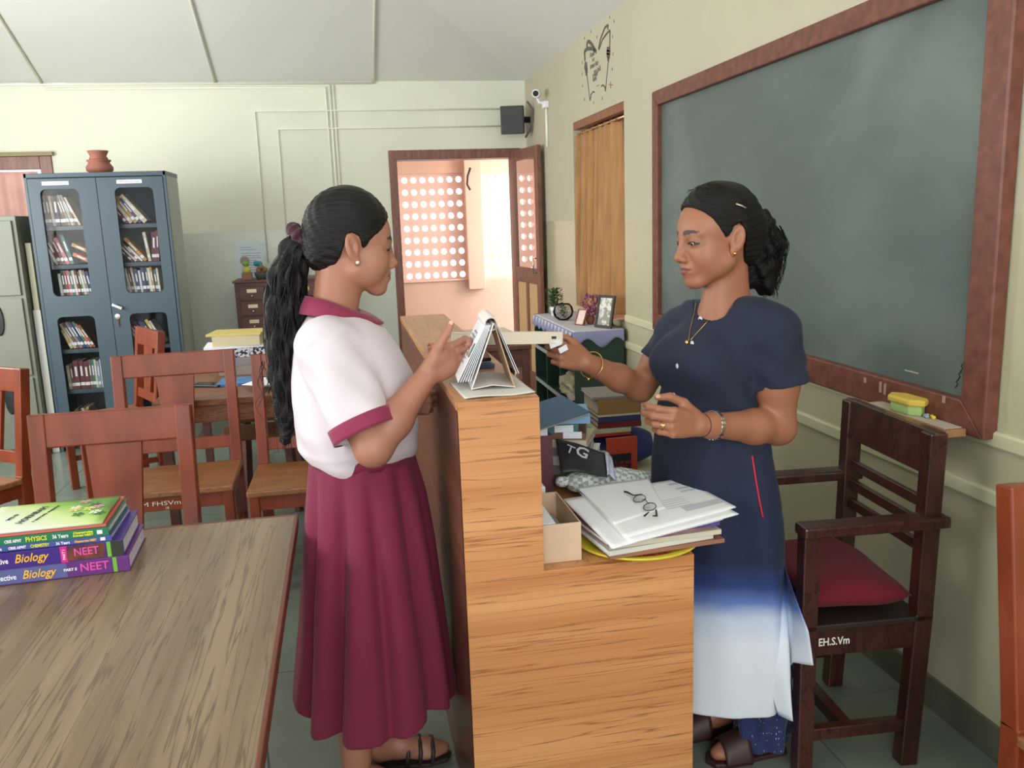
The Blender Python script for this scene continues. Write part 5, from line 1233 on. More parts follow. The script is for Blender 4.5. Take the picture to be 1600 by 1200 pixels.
b5 = flat_book('textbook', 'thin salmon-red book just under the green and white booklet', (R1.x-.17,R1.y+.004,TZ+.1075), 2.2, .262, .20, .006, mat('cover_salmon',(206,106,92),.4), M_pg2, 'book')
bk_ = thing('booklet', 'white and green floral booklet titled in dark capitals on top of the stack', 'booklet', (R1.x-.175,R1.y-.002,TZ+.1145), R(2))
M_top = mat('booklet_cover',(226,234,214),.3); nt, N, L, b = nodes_of(M_top)
tc = N.new('ShaderNodeTexCoord'); sp = N.new('ShaderNodeSeparateXYZ'); L.new(tc.outputs['Object'], sp.inputs[0])
nz_ = N.new('ShaderNodeTexNoise'); nz_.inputs['Scale'].default_value = 12; L.new(tc.outputs['Object'], nz_.inputs[0])
ma = N.new('ShaderNodeMath'); ma.operation = 'MULTIPLY_ADD'; L.new(sp.outputs['X'], ma.inputs[0]); ma.inputs[1].default_value = .9; L.new(sp.outputs['Y'], ma.inputs[2])
mb_ = N.new('ShaderNodeMath'); mb_.operation = 'MULTIPLY_ADD'; L.new(nz_.outputs[0], mb_.inputs[0]); mb_.inputs[1].default_value = .06; L.new(ma.outputs[0], mb_.inputs[2])
rp = N.new('ShaderNodeValToRGB'); L.new(mb_.outputs[0], rp.inputs[0]); e = rp.color_ramp.elements
e[0].position = .02; e[0].color = (*lin((228,236,218)),1); e[1].position = .235; e[1].color = (*lin((90,150,40)),1)
x = e.new(.13); x.color = (*lin((206,226,150)),1); x = e.new(.19); x.color = (*lin((140,196,60)),1)
L.new(rp.outputs[0], b.inputs['Base Color'])
def bl(u, v_): return ((u-.5)*.262, v_*.195, .0035+.010*max(0,(.35-u))*0+.004*math.sin(v_*3.1))
obj('booklet_cover', grid_mesh(bl, 12, 16), M_top, bk_, smooth=True, solid=.0012)
obj('booklet_pages', grid_mesh(lambda u, v_: ((u-.5)*.260, .002+v_*.191, .0016+.004*math.sin(v_*3.1)), 12, 16), M_pg2, bk_, smooth=True, solid=.0022)
MT = Matrix.Translation(bk_.location) @ Matrix.Rotation(R(2),4,'Z')
def ontop(s_, x, y, size, m, w_): text('cover_title', s_, size, MT @ frame((x,y,.0035+.004*math.sin(y/.195*3.1)+.0012), (.25,1,0), (-1,.25,0)), m, bk_, width=w_)
ontop('HORNBAM', -.035,.095,.022,mat('ink',(60,62,72),.8),.11); ontop('a quarterly magazine', -.008,.095,.009,mat('ink',(60,62,72),.8),.11); ontop('2022-23', -.075,.09,.012,mat('ink',(60,62,72),.8),.04)
r_ = random.Random(9)
for k in range(9):
    x, y = r_.uniform(.05,.12), r_.uniform(.05,.18); cc = ((236,220,120),(226,150,170),(240,240,240),(30,110,60),(40,120,70))[k%5]
    mb = MB()
    for j in range(5):
        a = j*1.256; mb.add([(x,y,.0057+.004*math.sin(y/.195*3.1)),(x+.011*math.cos(a-.4),y+.011*math.sin(a-.4),.0057+.004*math.sin(y/.195*3.1)),(x+.015*math.cos(a),y+.015*math.sin(a),.0057+.004*math.sin(y/.195*3.1)),(x+.011*math.cos(a+.4),y+.011*math.sin(a+.4),.0057+.004*math.sin(y/.195*3.1))], [(0,1,2,3)])
    mb.build('printed_flower', mat('flower_%d'%(k%5), cc, .5), bk_)

# ================================================================== PEOPLE
# distance-field modelling: smooth unions of tapered limbs, ellipsoids and body sections, meshed with surface nets
def A3(v): return np.array([v[0], v[1], v[2]], dtype=np.float64)
class Field:
    def __init__(s): s.ops = []
    def op(s, kind, k, fn, c, r): s.ops.append((kind, k, fn, A3(c), r)); return s
    def cone(s, a, b, ra, rb, k=.01, kind='u'):
        a, b = A3(a), A3(b); ba = b-a; L2 = max(1e-9, ba@ba)
        def fn(p):
            pa = p-a; t = np.clip(pa@ba/L2, 0, 1); q = pa-t[:,None]*ba
            return np.sqrt((q*q).sum(1))-(ra+(rb-ra)*t)
        return s.op(kind, k, fn, (a+b)/2, np.sqrt(L2)/2+max(ra, rb))
    def chain(s, pts, k=.01, kind='u'):
        for (a, ra), (b, rb) in zip(pts[:-1], pts[1:]): s.cone(a, b, ra, rb, k, kind)
        return s
    def ell(s, c, r, M=None, k=.01, kind='u'):
        c = A3(c); r = np.array(r, float); M = np.eye(3) if M is None else M
        def fn(p):
            q = (p-c)@M; k0 = np.sqrt(((q/r)**2).sum(1)); k1 = np.sqrt(((q/(r*r))**2).sum(1))
            return k0*(k0-1)/np.maximum(k1, 1e-9)
        return s.op(kind, k, fn, c, float(r.max()))
    def stack(s, rows, ang=0.0, k=.01, kind='u', disp=None, pw=2.0):
        """horizontal sections (z, cx, cy, half size along the section's x, half size along its y), turned by ang"""
        rows = sorted(rows); Z = np.array([r[0] for r in rows]); Q = np.array(rows)[:,1:]
        ca, sa = math.cos(ang), math.sin(ang)
        def fn(p):
            z = np.clip(p[:,2], Z[0], Z[-1]); cx, cy, ax, ay = (np.interp(z, Z, Q[:,i]) for i in range(4))
            x = p[:,0]-cx; y = p[:,1]-cy; u = x*ca+y*sa; v = -x*sa+y*ca
            rr = (np.abs(u/ax)**pw+np.abs(v/ay)**pw)**(1/pw)
            d = (rr-1)*np.minimum(ax, ay)*.92
            if disp is not None: d = d-disp(np.arctan2(v/ay, u/ax), p[:,2])
            dz = np.maximum(Z[0]-p[:,2], p[:,2]-Z[-1])
            return np.maximum(d, dz)
        c = np.array([Q[:,0].mean(), Q[:,1].mean(), (Z[0]+Z[-1])/2])
        return s.op(kind, k, fn, c, (Z[-1]-Z[0])/2+Q[:,2:].max()+.08)
    def mesh(s, h, noise=None):
        lo = np.min([o[3]-o[4]-o[1] for o in s.ops if o[0] == 'u'], axis=0)-3*h
        hi = np.max([o[3]+o[4]+o[1] for o in s.ops if o[0] == 'u'], axis=0)+3*h
        B = 16; nb = np.ceil((hi-lo)/h/B).astype(int); n = nb*B+1
        G = np.full(n, 1.0, np.float32)
        ar = np.arange(B+1)*h; gx, gy, gz = np.meshgrid(ar, ar, ar, indexing='ij'); base = np.stack([gx.ravel(), gy.ravel(), gz.ravel()], 1)
        rb = B*h*.867; half = np.array([B*h/2]*3)
        for i in range(nb[0]):
            for j in range(nb[1]):
                for k_ in range(nb[2]):
                    o = lo+np.array([i, j, k_])*B*h; c = o+half
                    act = [q for q in s.ops if np.sqrt(((c-q[3])**2).sum())-q[4] < rb+q[1]+.004]
                    if not any(q[0] == 'u' for q in act): continue
                    p = base+o; d = None
                    for kind, k, fn, _, _ in act:
                        if d is None:
                            if kind == 'u': d = fn(p)
                            continue
                        v = fn(p)
                        if kind == 'u':
                            hh = np.maximum(k-np.abs(d-v), 0)/max(k, 1e-9); d = np.minimum(d, v)-hh*hh*k*.25
                        else:
                            v = -v if kind == 's' else v
                            hh = np.maximum(k-np.abs(d-v), 0)/max(k, 1e-9); d = np.maximum(d, v)+hh*hh*k*.25
                    G[i*B:i*B+B+1, j*B:j*B+B+1, k_*B:k_*B+B+1] = d.reshape(B+1, B+1, B+1)
        # surface nets
        S = G < 0; cells_x, cells_v, quads = [], [], []
        dims = np.array(G.shape); st = np.array([dims[1]*dims[2], dims[2], 1])
        cid_all, pos_all, qs = [], [], []
        for ax in range(3):
            sl0 = [slice(None)]*3; sl1 = [slice(None)]*3; sl0[ax] = slice(0, -1); sl1[ax] = slice(1, None)
            a, b = S[tuple(sl0)], S[tuple(sl1)]
            I = np.argwhere(a != b); 
            I = I[(I > 0).all(1) & (I < dims-2).all(1)]
            g0 = G[I[:,0], I[:,1], I[:,2]]; J = I.copy(); J[:,ax] += 1; g1 = G[J[:,0], J[:,1], J[:,2]]
            t = g0/(g0-g1); pos = I.astype(np.float64); pos[:,ax] += t
            u, v = (ax+1) % 3, (ax+2) % 3
            eu = np.zeros(3, int); eu[u] = 1; ev = np.zeros(3, int); ev[v] = 1
            c0 = (I-eu-ev)@st; c1 = (I-ev)@st; c2 = I@st; c3 = (I-eu)@st
            for c in (c0, c1, c2, c3): cid_all.append(c); pos_all.append(pos)
            q = np.stack([c0, c1, c2, c3], 1); ins = g0 < 0
            q[~ins] = q[~ins][:, ::-1]; qs.append(q)
        cid = np.concatenate(cid_all); pos = np.concatenate(pos_all); Q = np.concatenate(qs)
        uq, inv = np.unique(cid, return_inverse=True); cnt = np.bincount(inv)
        V = np.stack([np.bincount(inv, pos[:,i])/cnt for i in range(3)], 1)*h+lo
        F = np.searchsorted(uq, Q)
        return V, F
def field_mesh(name, V, F, col=None):
    me = bpy.data.meshes.new(name); me.vertices.add(len(V)); me.vertices.foreach_set('co', V.astype(np.float32).ravel())
    me.loops.add(len(F)*4); me.loops.foreach_set('vertex_index', F.astype(np.int32).ravel())
    me.polygons.add(len(F)); me.polygons.foreach_set('loop_start', np.arange(0, len(F)*4, 4, dtype=np.int32))
    try: me.polygons.foreach_set('loop_total', np.full(len(F), 4, dtype=np.int32))
    except Exception: pass
    me.update(calc_edges=True); me.validate()
    if col is not None:
        at = me.color_attributes.new('Col', 'FLOAT_COLOR', 'POINT')
        at.data.foreach_set('color', np.concatenate([col, np.ones((len(col), 1))], 1).astype(np.float32).ravel())
    return me
def smooth_verts(V, F, it=1, lam=.5):
    n = len(V); E = np.concatenate([F[:, [0,1]], F[:, [1,2]], F[:, [2,3]], F[:, [3,0]]])
    for _ in range(it):
        acc = np.zeros_like(V); c = np.bincount(E[:,0], minlength=n)+np.bincount(E[:,1], minlength=n)
        for i in range(3): acc[:,i] = np.bincount(E[:,0], V[E[:,1],i], n)+np.bincount(E[:,1], V[E[:,0],i], n)
        V = V*(1-lam)+lam*acc/np.maximum(c, 1)[:,None]
    return V
def vcol_mat(name, rough, sss=0.0, bump=0.0, bs=300, sheen=0.0):
    m = mat(name, (128,128,128), rough, sss=sss, bump=bump, bs=bs, sheen=sheen); nt, N, L, b = nodes_of(m)
    a = N.new('ShaderNodeAttribute'); a.attribute_name = 'Col'; L.new(a.outputs['Color'], b.inputs['Base Color']); return m
M_skin = vcol_mat('skin', .48, sss=.12, bump=.06, bs=500)

class Head:
    def __init__(s, O, yaw, pitch, roll, sc, side_note=''):
        cy, sy = math.cos(yaw), math.sin(yaw); cp, sp_ = math.cos(pitch), math.sin(pitch)
        f = np.array([cy*cp, sy*cp, -sp_]); l = np.array([-sy, cy, 0.]); u = np.cross(f, l)
        cr, sr = math.cos(roll), math.sin(roll); l, u = l*cr+u*sr, u*cr-l*sr
        s.O = A3(O); s.f, s.l, s.u, s.sc = f, l, u, sc; s.M = np.stack([f, l, u], 1)
    def w(s, f, l, u): return s.O+(s.f*f+s.l*l+s.u*u)*s.sc
    def loc(s, V): return ((V-s.O)@s.M)/s.sc
    def cone(s, F, a, b, ra, rb, k, kind='u'): F.cone(s.w(*a), s.w(*b), ra*s.sc, rb*s.sc, k*s.sc, kind)
    def ell(s, F, c, r, k, kind='u', rot=None): F.ell(s.w(*c), np.array(r)*s.sc, s.M if rot is None else s.M@rot, k*s.sc, kind)
    def build(s, F, top=.128, open_=.0032, nose=1.0, full=1.0):
        ct = top-.090
        s.ell(F, (-.010,0,ct), (.092,.071,.090), .01)
        s.ell(F, (.034,0,.032), (.052,.058,.052), .02)
        s.ell(F, (.038,0,-.025), (.046,.054*full,.068), .02)
        for t in (-1, 1):
            s.ell(F, (.046,t*.034,-.028), (.030,.024*full,.030), .02)
            s.cone(F, (.0,t*.051,-.048), (.056,t*.016,-.090), .016, .015, .02)
            s.ell(F, (.020,t*.040,-.045), (.040,.022*full,.034), .02)
        s.ell(F, (.066,0,-.090), (.018,.020,.016), .015)
        s.ell(F, (.072,0,-.060), (.020,.027,.022), .014)
        s.ell(F, (.022,0,-.062), (.040,.036,.024), .015)
        for t in (-1, 1):
            s.ell(F, (.093,t*.031,.002), (.014,.018,.0125), .012, 's')
        s.cone(F, (.0800,0,.014), (.0965,0,-.028), .0085, .0098*nose, .014)
        s.ell(F, (.0990,0,-.0325), (.0110*nose,.0115*nose,.0098), .006)
        for t in (-1, 1):
            s.cone(F, (.078,t*.014,.019), (.064,t*.042,.021), .0095, .008, .012)
            s.ell(F, (.0905,t*.0125*nose,-.0375), (.0095,.0068,.0072), .006)
            s.ell(F, (.0685,t*.0305,.001), (.0148,.0165,.0148), .005)
            s.ell(F, (.095,t*.0060,-.0435), (.004,.003,.0035), .003, 's')
        # lips
        for t in (-1, 1):
            s.cone(F, (.0862,t*.004,-.0560), (.0775,t*.0205,-.0608), .0060, .0030, .004)
            s.cone(F, (.0852,0,-.0663), (.0770,t*.018,-.0632), .0066, .003, .004)
        for t in (-1, 1):
            s.cone(F, (.0945,0,-.0613), (.0815,t*.0225,-.0617), .0018, .0016, .0020, 's')
            s.ell(F, (.0840,t*.0315,-.0015), (.0050,.0125,open_), .0012, 's')
        # ears
        for t in (-1, 1):
            a = R(14)*1; rot = np.array([[math.cos(a),0,-math.sin(a)],[0,1,0],[math.sin(a),0,math.cos(a)]])
            b_ = -t*R(24); rot2 = np.array([[math.cos(b_),-math.sin(b_),0],[math.sin(b_),math.cos(b_),0],[0,0,1]])
            rr = rot@rot2
            s.ell(F, (-.012,t*.0745,.002), (.0175,.0075,.0315), .005, 'u', rr)
            s.ell(F, (-.0015,t*.071,-.0275), (.0080,.0060,.0105), .005)
            s.ell(F, (-.0085,t*.0825,.003), (.0088,.0070,.0165), .003, 's', rr)
            s.ell(F, (-.016,t*.0835,.014), (.0075,.0045,.012), .003, 's', rr)
            s.ell(F, (-.002,t*.0735,.000), (.0045,.0040,.007), .004)
    def paint(s, V, col, lip, brow=(0.012,0.008,0.007), open_=.0032, lipw=1.0):
        L = s.loc(V); f, l, u = L[:,0], L[:,1], L[:,2]; al = np.abs(l)
        up_h = .0085*np.clip(1-(al/.0235)**2, 0, 1)*(1-.25*np.exp(-(al/.004)**2)); lo_h = .0118*np.clip(1-(al/.0215)**2, 0, 1)
        m = (f > .070) & (u < -.0613+up_h) & (u > -.0613-lo_h) & (al < .0235)
        col[m] = np.array(lip)
        bc = .0225+.0035*np.sin(np.clip((al-.010)/.042, 0, 1)*math.pi*.8); bw2 = .0054*np.clip((.052-al)/.030, .0, 1)**.6
        m = (f > .03) & (al > .011) & (al < .052) & (np.abs(u-bc) < bw2)
        col[m] = col[m]*.05+np.array(brow)*.95
        e = ((al-.0315)/.0165)**2+((u+.0012)/(open_+.0030))**2
        m = (f > .055) & (e < 1) & (u > -.0045)
        col[m] = np.array((.02,.012,.01))
        e = ((al-.0315)/.024)**2+((u+.001)/.0125)**2
        m2 = (f > .05) & (e < 1) & ~m; col[m2] *= .80
        m = (f > .02) & (u < -.04) & (u > -.09) & (al > .02); col[m] *= 1.0
        return col
    def eyes(s, par, look=(0,0)):
        for t in (-1, 1):
            c = s.w(.0705, t*.0312, 0); r = .0122*s.sc
            bm = bmesh.new(); bmesh.ops.create_uvsphere(bm, u_segments=24, v_segments=16, radius=r)
            me = bpy.data.meshes.new('eye'); bm.to_mesh(me); bm.free(); me.transform(Matrix.Translation(c))
            d = s.f*math.cos(look[1])*math.cos(look[0])+s.l*math.sin(look[0])+s.u*math.sin(look[1]); d /= np.linalg.norm(d)
            col = []
            for v_ in me.vertices:
                q = (A3(v_.co)-c)/r; a = math.degrees(math.acos(max(-1, min(1, float(q@d)))))
                col.append((.005,.004,.004) if a < 14 else (.035,.018,.010) if a < 29 else (.52,.47,.43))
            at = me.color_attributes.new('Col', 'FLOAT_COLOR', 'POINT'); at.data.foreach_set('color', [x for c_ in col for x in (*c_, 1)])
            obj('eye', me, vcol_mat('eye_mat', .12), par, world=True, smooth=True)

def hand(F, W, X, Yt, sc, curls, thumb, wr=.026, flat=.78, splay=(6,2,-3,-8)):
    """W wrist, X towards the knuckles, Yt towards the thumb side; right-handed frame fixes the back of the hand.
    curls: four (a1,a2,a3) flexions in degrees; thumb: local points"""
    X = A3(X); X /= np.linalg.norm(X); Yt = A3(Yt); Yt = Yt-X*(Yt@X); Yt /= np.linalg.norm(Yt)
    return X, Yt
def build_hand(F, W, X, Yt, back, sc, curls, thumb, splay=(7,2,-3,-9), k=.005, fl=1.0):
    """back: +1/-1 chooses which side is the back of the hand (sign of X x Yt)"""
    X = A3(X); X /= np.linalg.norm(X); Yt = A3(Yt); Yt = Yt-X*(Yt@X); Yt /= np.linalg.norm(Yt); Zb = np.cross(X, Yt)*back; W = A3(W)
    w = lambda x, y, z: W+(X*x+Yt*y+Zb*z)*sc
    ys = (.027,.009,-.010,-.027); kx = (.088,.092,.087,.078)
    for i in range(4):
        F.cone(w(.004,ys[i]*.45,0), w(kx[i],ys[i],.001), .0150*sc, .0108*sc, .010*sc)
    F.ell(w(.045,0,-.006), np.array((.045,.034,.013))*sc, np.stack([X, Yt, Zb], 1), .012*sc)
    F.ell(w(.035,.024,-.012), np.array((.034,.016,.014))*sc, np.stack([X, Yt, Zb], 1), .010*sc)
    segs = ((.040,.024,.019),(.044,.028,.020),(.041,.026,.020),(.032,.020,.017)); rad = ((.0098,.0088,.0078,.0066),(.0100,.0090,.0080,.0068),(.0095,.0086,.0076,.0065),(.0085,.0076,.0068,.0058))
    tips = []
    for i in range(4):
        sp_ = R(splay[i]); p = np.array([kx[i], ys[i], .001]); ang = 0.0
        for j in range(3):
            ang += R(curls[i][j]); d = np.array([math.cos(ang)*math.cos(sp_), math.cos(ang)*math.sin(sp_), -math.sin(ang)]); q = p+d*segs[i][j]*fl
            F.cone(w(*p), w(*q), rad[i][j]*sc, rad[i][j+1]*sc, .0035*sc); p = q
        tips.append((w(*p), w(*(p-d*.008)), (X*d[0]+Yt*d[1]+Zb*d[2]), Zb, i))
    tp = [w(*t) for t in thumb]
    F.cone(tp[0], tp[1], .0150*sc, .0125*sc, .010*sc); F.cone(tp[1], tp[2], .0118*sc, .0100*sc, .004*sc); F.cone(tp[2], tp[3], .0100*sc, .0078*sc, .004*sc)
    return w, tips, tp

def bvh_of(V, F):
    from mathutils.bvhtree import BVHTree
    return BVHTree.FromPolygons([tuple(v) for v in V], [tuple(int(i) for i in f) for f in F])
def hit(bvh, px, py):
    d = (P(px, py, Y=2.0)-CC).normalized(); h, n_, i, dist = bvh.ray_cast(CC, d); return h, n_
def wrap(name, V, F, m, par, col=None, sm=1):
    V2 = smooth_verts(V, F, sm) if sm else V
    return obj(name, field_mesh(name, V2, F, col), m, par, world=True, smooth=True)

# ------------------------------------------------------------------ the schoolgirl
GY = 2.13
girl = thing('person', 'schoolgirl in white shirt and maroon skirt facing right, long ponytail, reaching for a book', 'person', (P(560,700,Y=GY).x, GY, 0))
SKG = np.array(lin((168,116,94)))
gp = lambda x, y, Y=GY: A3(P(x, y, Y=Y))
hg = Head(P(549,387,Y=GY), R(10), R(5), R(0), 1.06)
F = Field(); hg.build(F, top=.126, open_=.0022, nose=.92, full=1.08)
# neck and trunk
F.cone(hg.w(-.026,0,-.035), gp(514,508), .054, .046, .02)
F.cone(hg.w(-.012,0,-.055), gp(532,500), .040, .040, .02)
nb = gp(515,505)
F.ell(gp(515,548), (.060,.12,.045), None, .03)
F.stack([(gp(562,740)[2], gp(562,740)[0], GY, .09, .12),(gp(560,690)[2], gp(560,690)[0], GY, .085, .11),(gp(545,600)[2], gp(545,600)[0], GY, .085, .12),(gp(525,555)[2], gp(525,555)[0], GY, .065, .12)], k=.03)
# arms
sR = A3(P(510,545,Y=1.99)); eR = A3(P(583,700,Y=1.90)); wR = A3(P(668,586,Y=1.965))
F.chain([(sR,.042),((sR+eR)/2,.047),(eR,.041)], .02)
F.chain([(eR,.041),(eR*.62+wR*.38,.041),(wR,.0255)], .02)
kd = A3(P(722,549,Y=2.0))-wR
wR_, tipsR, thR = build_hand(F, wR, kd, A3(P(655,540,Y=1.96))-wR, -1, .98, ((40,55,35),(52,60,40),(58,62,40),(62,60,40)), ((.012,.020,-.006),(.050,.050,-.018),(.080,.068,-.026),(.100,.082,-.030)), k=.005)
sL = A3(P(520,542,Y=2.27)); eL = A3(P(560,680,Y=2.31)); wL = A3(P(630,634,Y=2.20))
F.chain([(sL,.042),(eL,.040),(wL,.0255)], .02)
hl_ = A3(P(676,630,Y=2.17))-wL
wL_, tipsL, thL = build_hand(F, wL, hl_, (0,.02,1), +1, .80, ((75,80,40),(78,82,40),(78,82,40),(78,80,40)), ((.012,.020,-.006),(.046,.040,-.022),(.070,.038,-.036),(.086,.028,-.046)))
# legs and feet
for kx_, yy, toe in ((P(560,1165,Y=2.06), 2.06, 0), (P(612,1180,Y=2.20), 2.20, .0)):
    x = kx_.x; hip = gp(562,760); 
    F.chain([(np.array([gp(565,800)[0]*.7+x*.3,yy*.4+GY*.6,.66]),.060),(np.array([x+.005,yy,.44]),.052),(np.array([x-.012,yy,.30]),.052),(np.array([x-.006,yy,.14]),.034),(np.array([x-.01,yy,.085]),.034)], .03)
    F.chain([(np.array([x-.03,yy,.045]),.030),(np.array([x+.03,yy,.055]),.034),(np.array([x+.10,yy,.035]),.026),(np.array([x+.145,yy,.028]),.017)], .02)
    F.ell((x+.10,yy-.0,.028), (.055,.038,.016), None, .015)
V, Fq = F.mesh(.0028)
V = smooth_verts(V, Fq, 1, .35)
col = np.tile(SKG, (len(V), 1)); col = hg.paint(V, col, np.array(lin((140,76,72))), open_=.0022)
Lh = hg.loc(V)
o = obj('body', field_mesh('body', V, Fq, col), M_skin, girl, world=True, smooth=True)
hg.eyes(girl, (0,-.35))
bv = bvh_of(V, Fq)
# nails of the near fingers of the left hand
def nails(tips, par, bv, col=(222,170,156), flip=1):
    for tip, pre, d, zb, i in tips:
        c = tip-np.array(d)*.002; nrm_ = np.cross(np.cross(d, zb), d); nn_ = Vector(nrm_).normalized()
        h, n_, _, _ = bv.ray_cast(Vector(c)+nn_*.02, -nn_)
        if h is None: continue
        mb = MB(); M_ = frame(h+nn_*.0004, Vector(d), nn_.cross(Vector(d))); mb.ball((0,0,0), (.0052,.0042,.0012), 10, 6)
        mb.v = [M_ @ Vector(q) for q in mb.v]; mb.build('fingernail', mat('nail_%d'%col[0], col, .25), par, world=True, smooth=True)
nails(tipsL, girl, bv); nails(tipsR, girl, bv)
# hair cap
def hair_cap(H, F, g, r=(.098,.0765,.096), c=(-.012,0,.038), extra=()):
    H.ell(F, c, r, .01)
    for e in extra: H.ell(F, e[0], e[1], .02)
    gx, gu = zip(*g); gx = np.array(gx); gu = np.array(gu)
    def cut(p):
        L = H.loc(p); lim = np.interp(L[:,0], gx, gu); lim = lim+.020*np.clip(1-np.abs(L[:,1])/.05, 0, 1)*(L[:,0] > .04)*0
        return (lim-L[:,2])*.75*H.sc
    F.op('i', .006, cut, H.O, 1.0)
F = Field()
hair_cap(hg, F, [(-.115,-.060),(-.075,-.056),(-.045,-.048),(-.034,-.020),(-.026,.018),(-.014,.034),(.004,.026),(.012,.000),(.020,.004),(.034,.024),(.055,.040),(.072,.060),(.086,.082),(.10,.10)], r=(.1005,.0775,.1015), c=(-.011,0,.037), extra=[((-.065,0,-.004),(.046,.05,.055))])
V, Fq = F.mesh(.003); V = smooth_verts(V, Fq, 1)
L_ = hg.loc(V); 
# combed-back ripples
n_ = np.sin(L_[:,2]*430+L_[:,1]*260+np.sin(L_[:,0]*30)*2)*.0005+np.sin(L_[:,2]*190-L_[:,1]*310)*.0007
dirv = V-hg.w(-.01,0,.03); dirv /= np.linalg.norm(dirv, axis=1)[:,None]; V = V+dirv*n_[:,None]
M_hair = mat('black_hair', (15,12,14), .40, bump=.35, bs=60, bumpstretch=(1,1,10), spec=.3)
hair_o = obj('hair', field_mesh('hair', V, Fq), M_hair, girl, world=True, smooth=True)
# ponytail
def PY(x, y, Y=GY+.01): return A3(P(x, y, Y=Y))
path = [(PY(478,372),.024),(PY(462,392),.030),(PY(450,430),.040),(PY(446,480),.044),(PY(446,535),.043),(PY(448,590),.036),(PY(450,640),.026),(PY(446,690),.010)]
F = Field(); F.chain(path, .02); V, Fq = F.mesh(.005)
ax_ = np.interp(V[:,2], sorted([p[0][2] for p in path]), [p[0][0] for p in sorted(path, key=lambda q: q[0][2])])
th_ = np.arctan2(V[:,1]-GY, V[:,0]-ax_); d_ = V-np.stack([ax_, np.full(len(V), GY), V[:,2]], 1); d_[:,2] = 0; d_ /= np.maximum(np.linalg.norm(d_, axis=1), 1e-6)[:,None]
V = V+d_*(.005*np.sin(th_*9+V[:,2]*38)+.004*np.sin(th_*5-V[:,2]*61))[:,None]
obj('ponytail', field_mesh('ponytail', V, Fq), M_hair, hair_o, world=True, smooth=True)
def strands(path, n_, seed, r0=.0011, spread=1.0, wav=.010, wn=3.0, tail=0.0):
    rg = random.Random(seed); mb = MB(); pts = [Vector(p) for p, _ in path]; rs = [r for _, r in path]
    cum = [0]
    for a, b_ in zip(pts[:-1], pts[1:]): cum.append(cum[-1]+(b_-a).length)
    for _ in range(n_):
        a0 = rg.uniform(0, 6.28); rr = spread*rg.uniform(.75, 1.12); ph = rg.uniform(0, 6.28); ph2 = rg.uniform(0, 6.28); t0 = rg.uniform(0, .25); t1 = rg.uniform(.70, 1.0+tail); q = []
        m_ = 20
        for i in range(m_+1):
            t = (t0+(t1-t0)*i/m_); sdist = min(t, 1)*cum[-1]; k = 0
            while k < len(cum)-2 and cum[k+1] < sdist: k += 1
            u = (sdist-cum[k])/(cum[k+1]-cum[k]); c = pts[k].lerp(pts[k+1], u); r_ = rs[k]*(1-u)+rs[k+1]*u
            if t > 1: c = c+Vector((0,0,-(t-1)*cum[-1]))
            a = a0+.5*math.sin(t*5+ph); w_ = wav*math.sin(t*wn*6.28+ph2)*t
            q.append(c+Vector((math.cos(a)*r_*rr+w_*math.cos(ph), math.sin(a)*r_*rr+w_*math.sin(ph), 0)))
        mb.tube(q, [r0*(1-.7*i/m_) for i in range(m_+1)], 4, caps=False)
    return mb
o = strands(path, 150, 5, .0015, 1.05, .012, 2.2, .06).build('loose_strands', M_hair, hair_o, world=True, smooth=True); o['kind'] = 'stuff'
o = strands([(PY(446,560),.05),(PY(436,600),.045),(PY(432,625),.04),(PY(425,650),.03)], 14, 8, .0012, 1.1, .022, 1.5, .1).build('wisps', M_hair, hair_o, world=True, smooth=True); o['kind'] = 'stuff'
# scrunchie: a gathered ring
mb = MB(); c_ = Vector(PY(470,370)); axd = (Vector(PY(455,388))-Vector(PY(480,364))).normalized(); e1 = axd.cross(Vector((0,1,0))).normalized(); e2 = axd.cross(e1)
sc_pts = []
bm_g = grid_mesh(lambda u, v_: tuple(c_+(e1*math.cos(u*2*math.pi)+e2*math.sin(u*2*math.pi))*(.026+(.014+.003*math.sin(u*2*math.pi*11))*math.cos(v_*2*math.pi))+axd*(.016+.003*math.sin(u*2*math.pi*7+1))*math.sin(v_*2*math.pi)), 90, 14, closed_u=True)
obj('scrunchie', bm_g, mat('scrunchie_maroon', (62,26,40), .85, bump=.3, bs=200, sheen=.2), hair_o, world=True, smooth=True)
# earring
e_ = hg.w(.000,-.078,-.031); MB().ball(e_, .0048, 12, 8).build('earring', mat('pearl', (236,230,216), .15, metal=.4), girl, world=True, smooth=True)
# ---- shirt
M_shirt = mat('white_shirt', (214,204,212), .8, bump=.10, bs=30, sheen=.15)
def gz(y): return gp(560,y)[2]
def gx_(x, y): return gp(x,y)[0]
rows = []
for y, xa, xb, wy in ((722,490,636,.135),(708,478,644,.155),(692,466,650,.170),(660,458,655,.178),(620,455,653,.180),(585,455,644,.182),(550,457,626,.182),(520,462,606,.176),(500,472,586,.140),(489,480,570,.100)):
    a, b_ = gx_(xa,y), gx_(xb,y); rows.append((gz(y), (a+b_)/2, GY, (b_-a)/2, wy))
def folds(th, z):
    low = np.clip((gz(560)-z)/.25, 0, 1)
    return .004*np.sin(th*7+z*30)*low+.005*np.sin(th*4+z*16+1)*low+.003*np.sin(z*70+th*3)*np.clip((gz(640)-z)/.1,0,1)
F = Field(); F.stack(rows, disp=folds, pw=2.15, k=.02)
F.ell(A3(P(512,542,Y=1.995)), (.060,.062,.048), None, .04); F.ell(A3(P(518,538,Y=2.265)), (.060,.062,.048), None, .04)
sl_end = eR*.80+sR*.20
ar = (eR-sR); al_ = np.linalg.norm(ar); ad_ = ar/al_
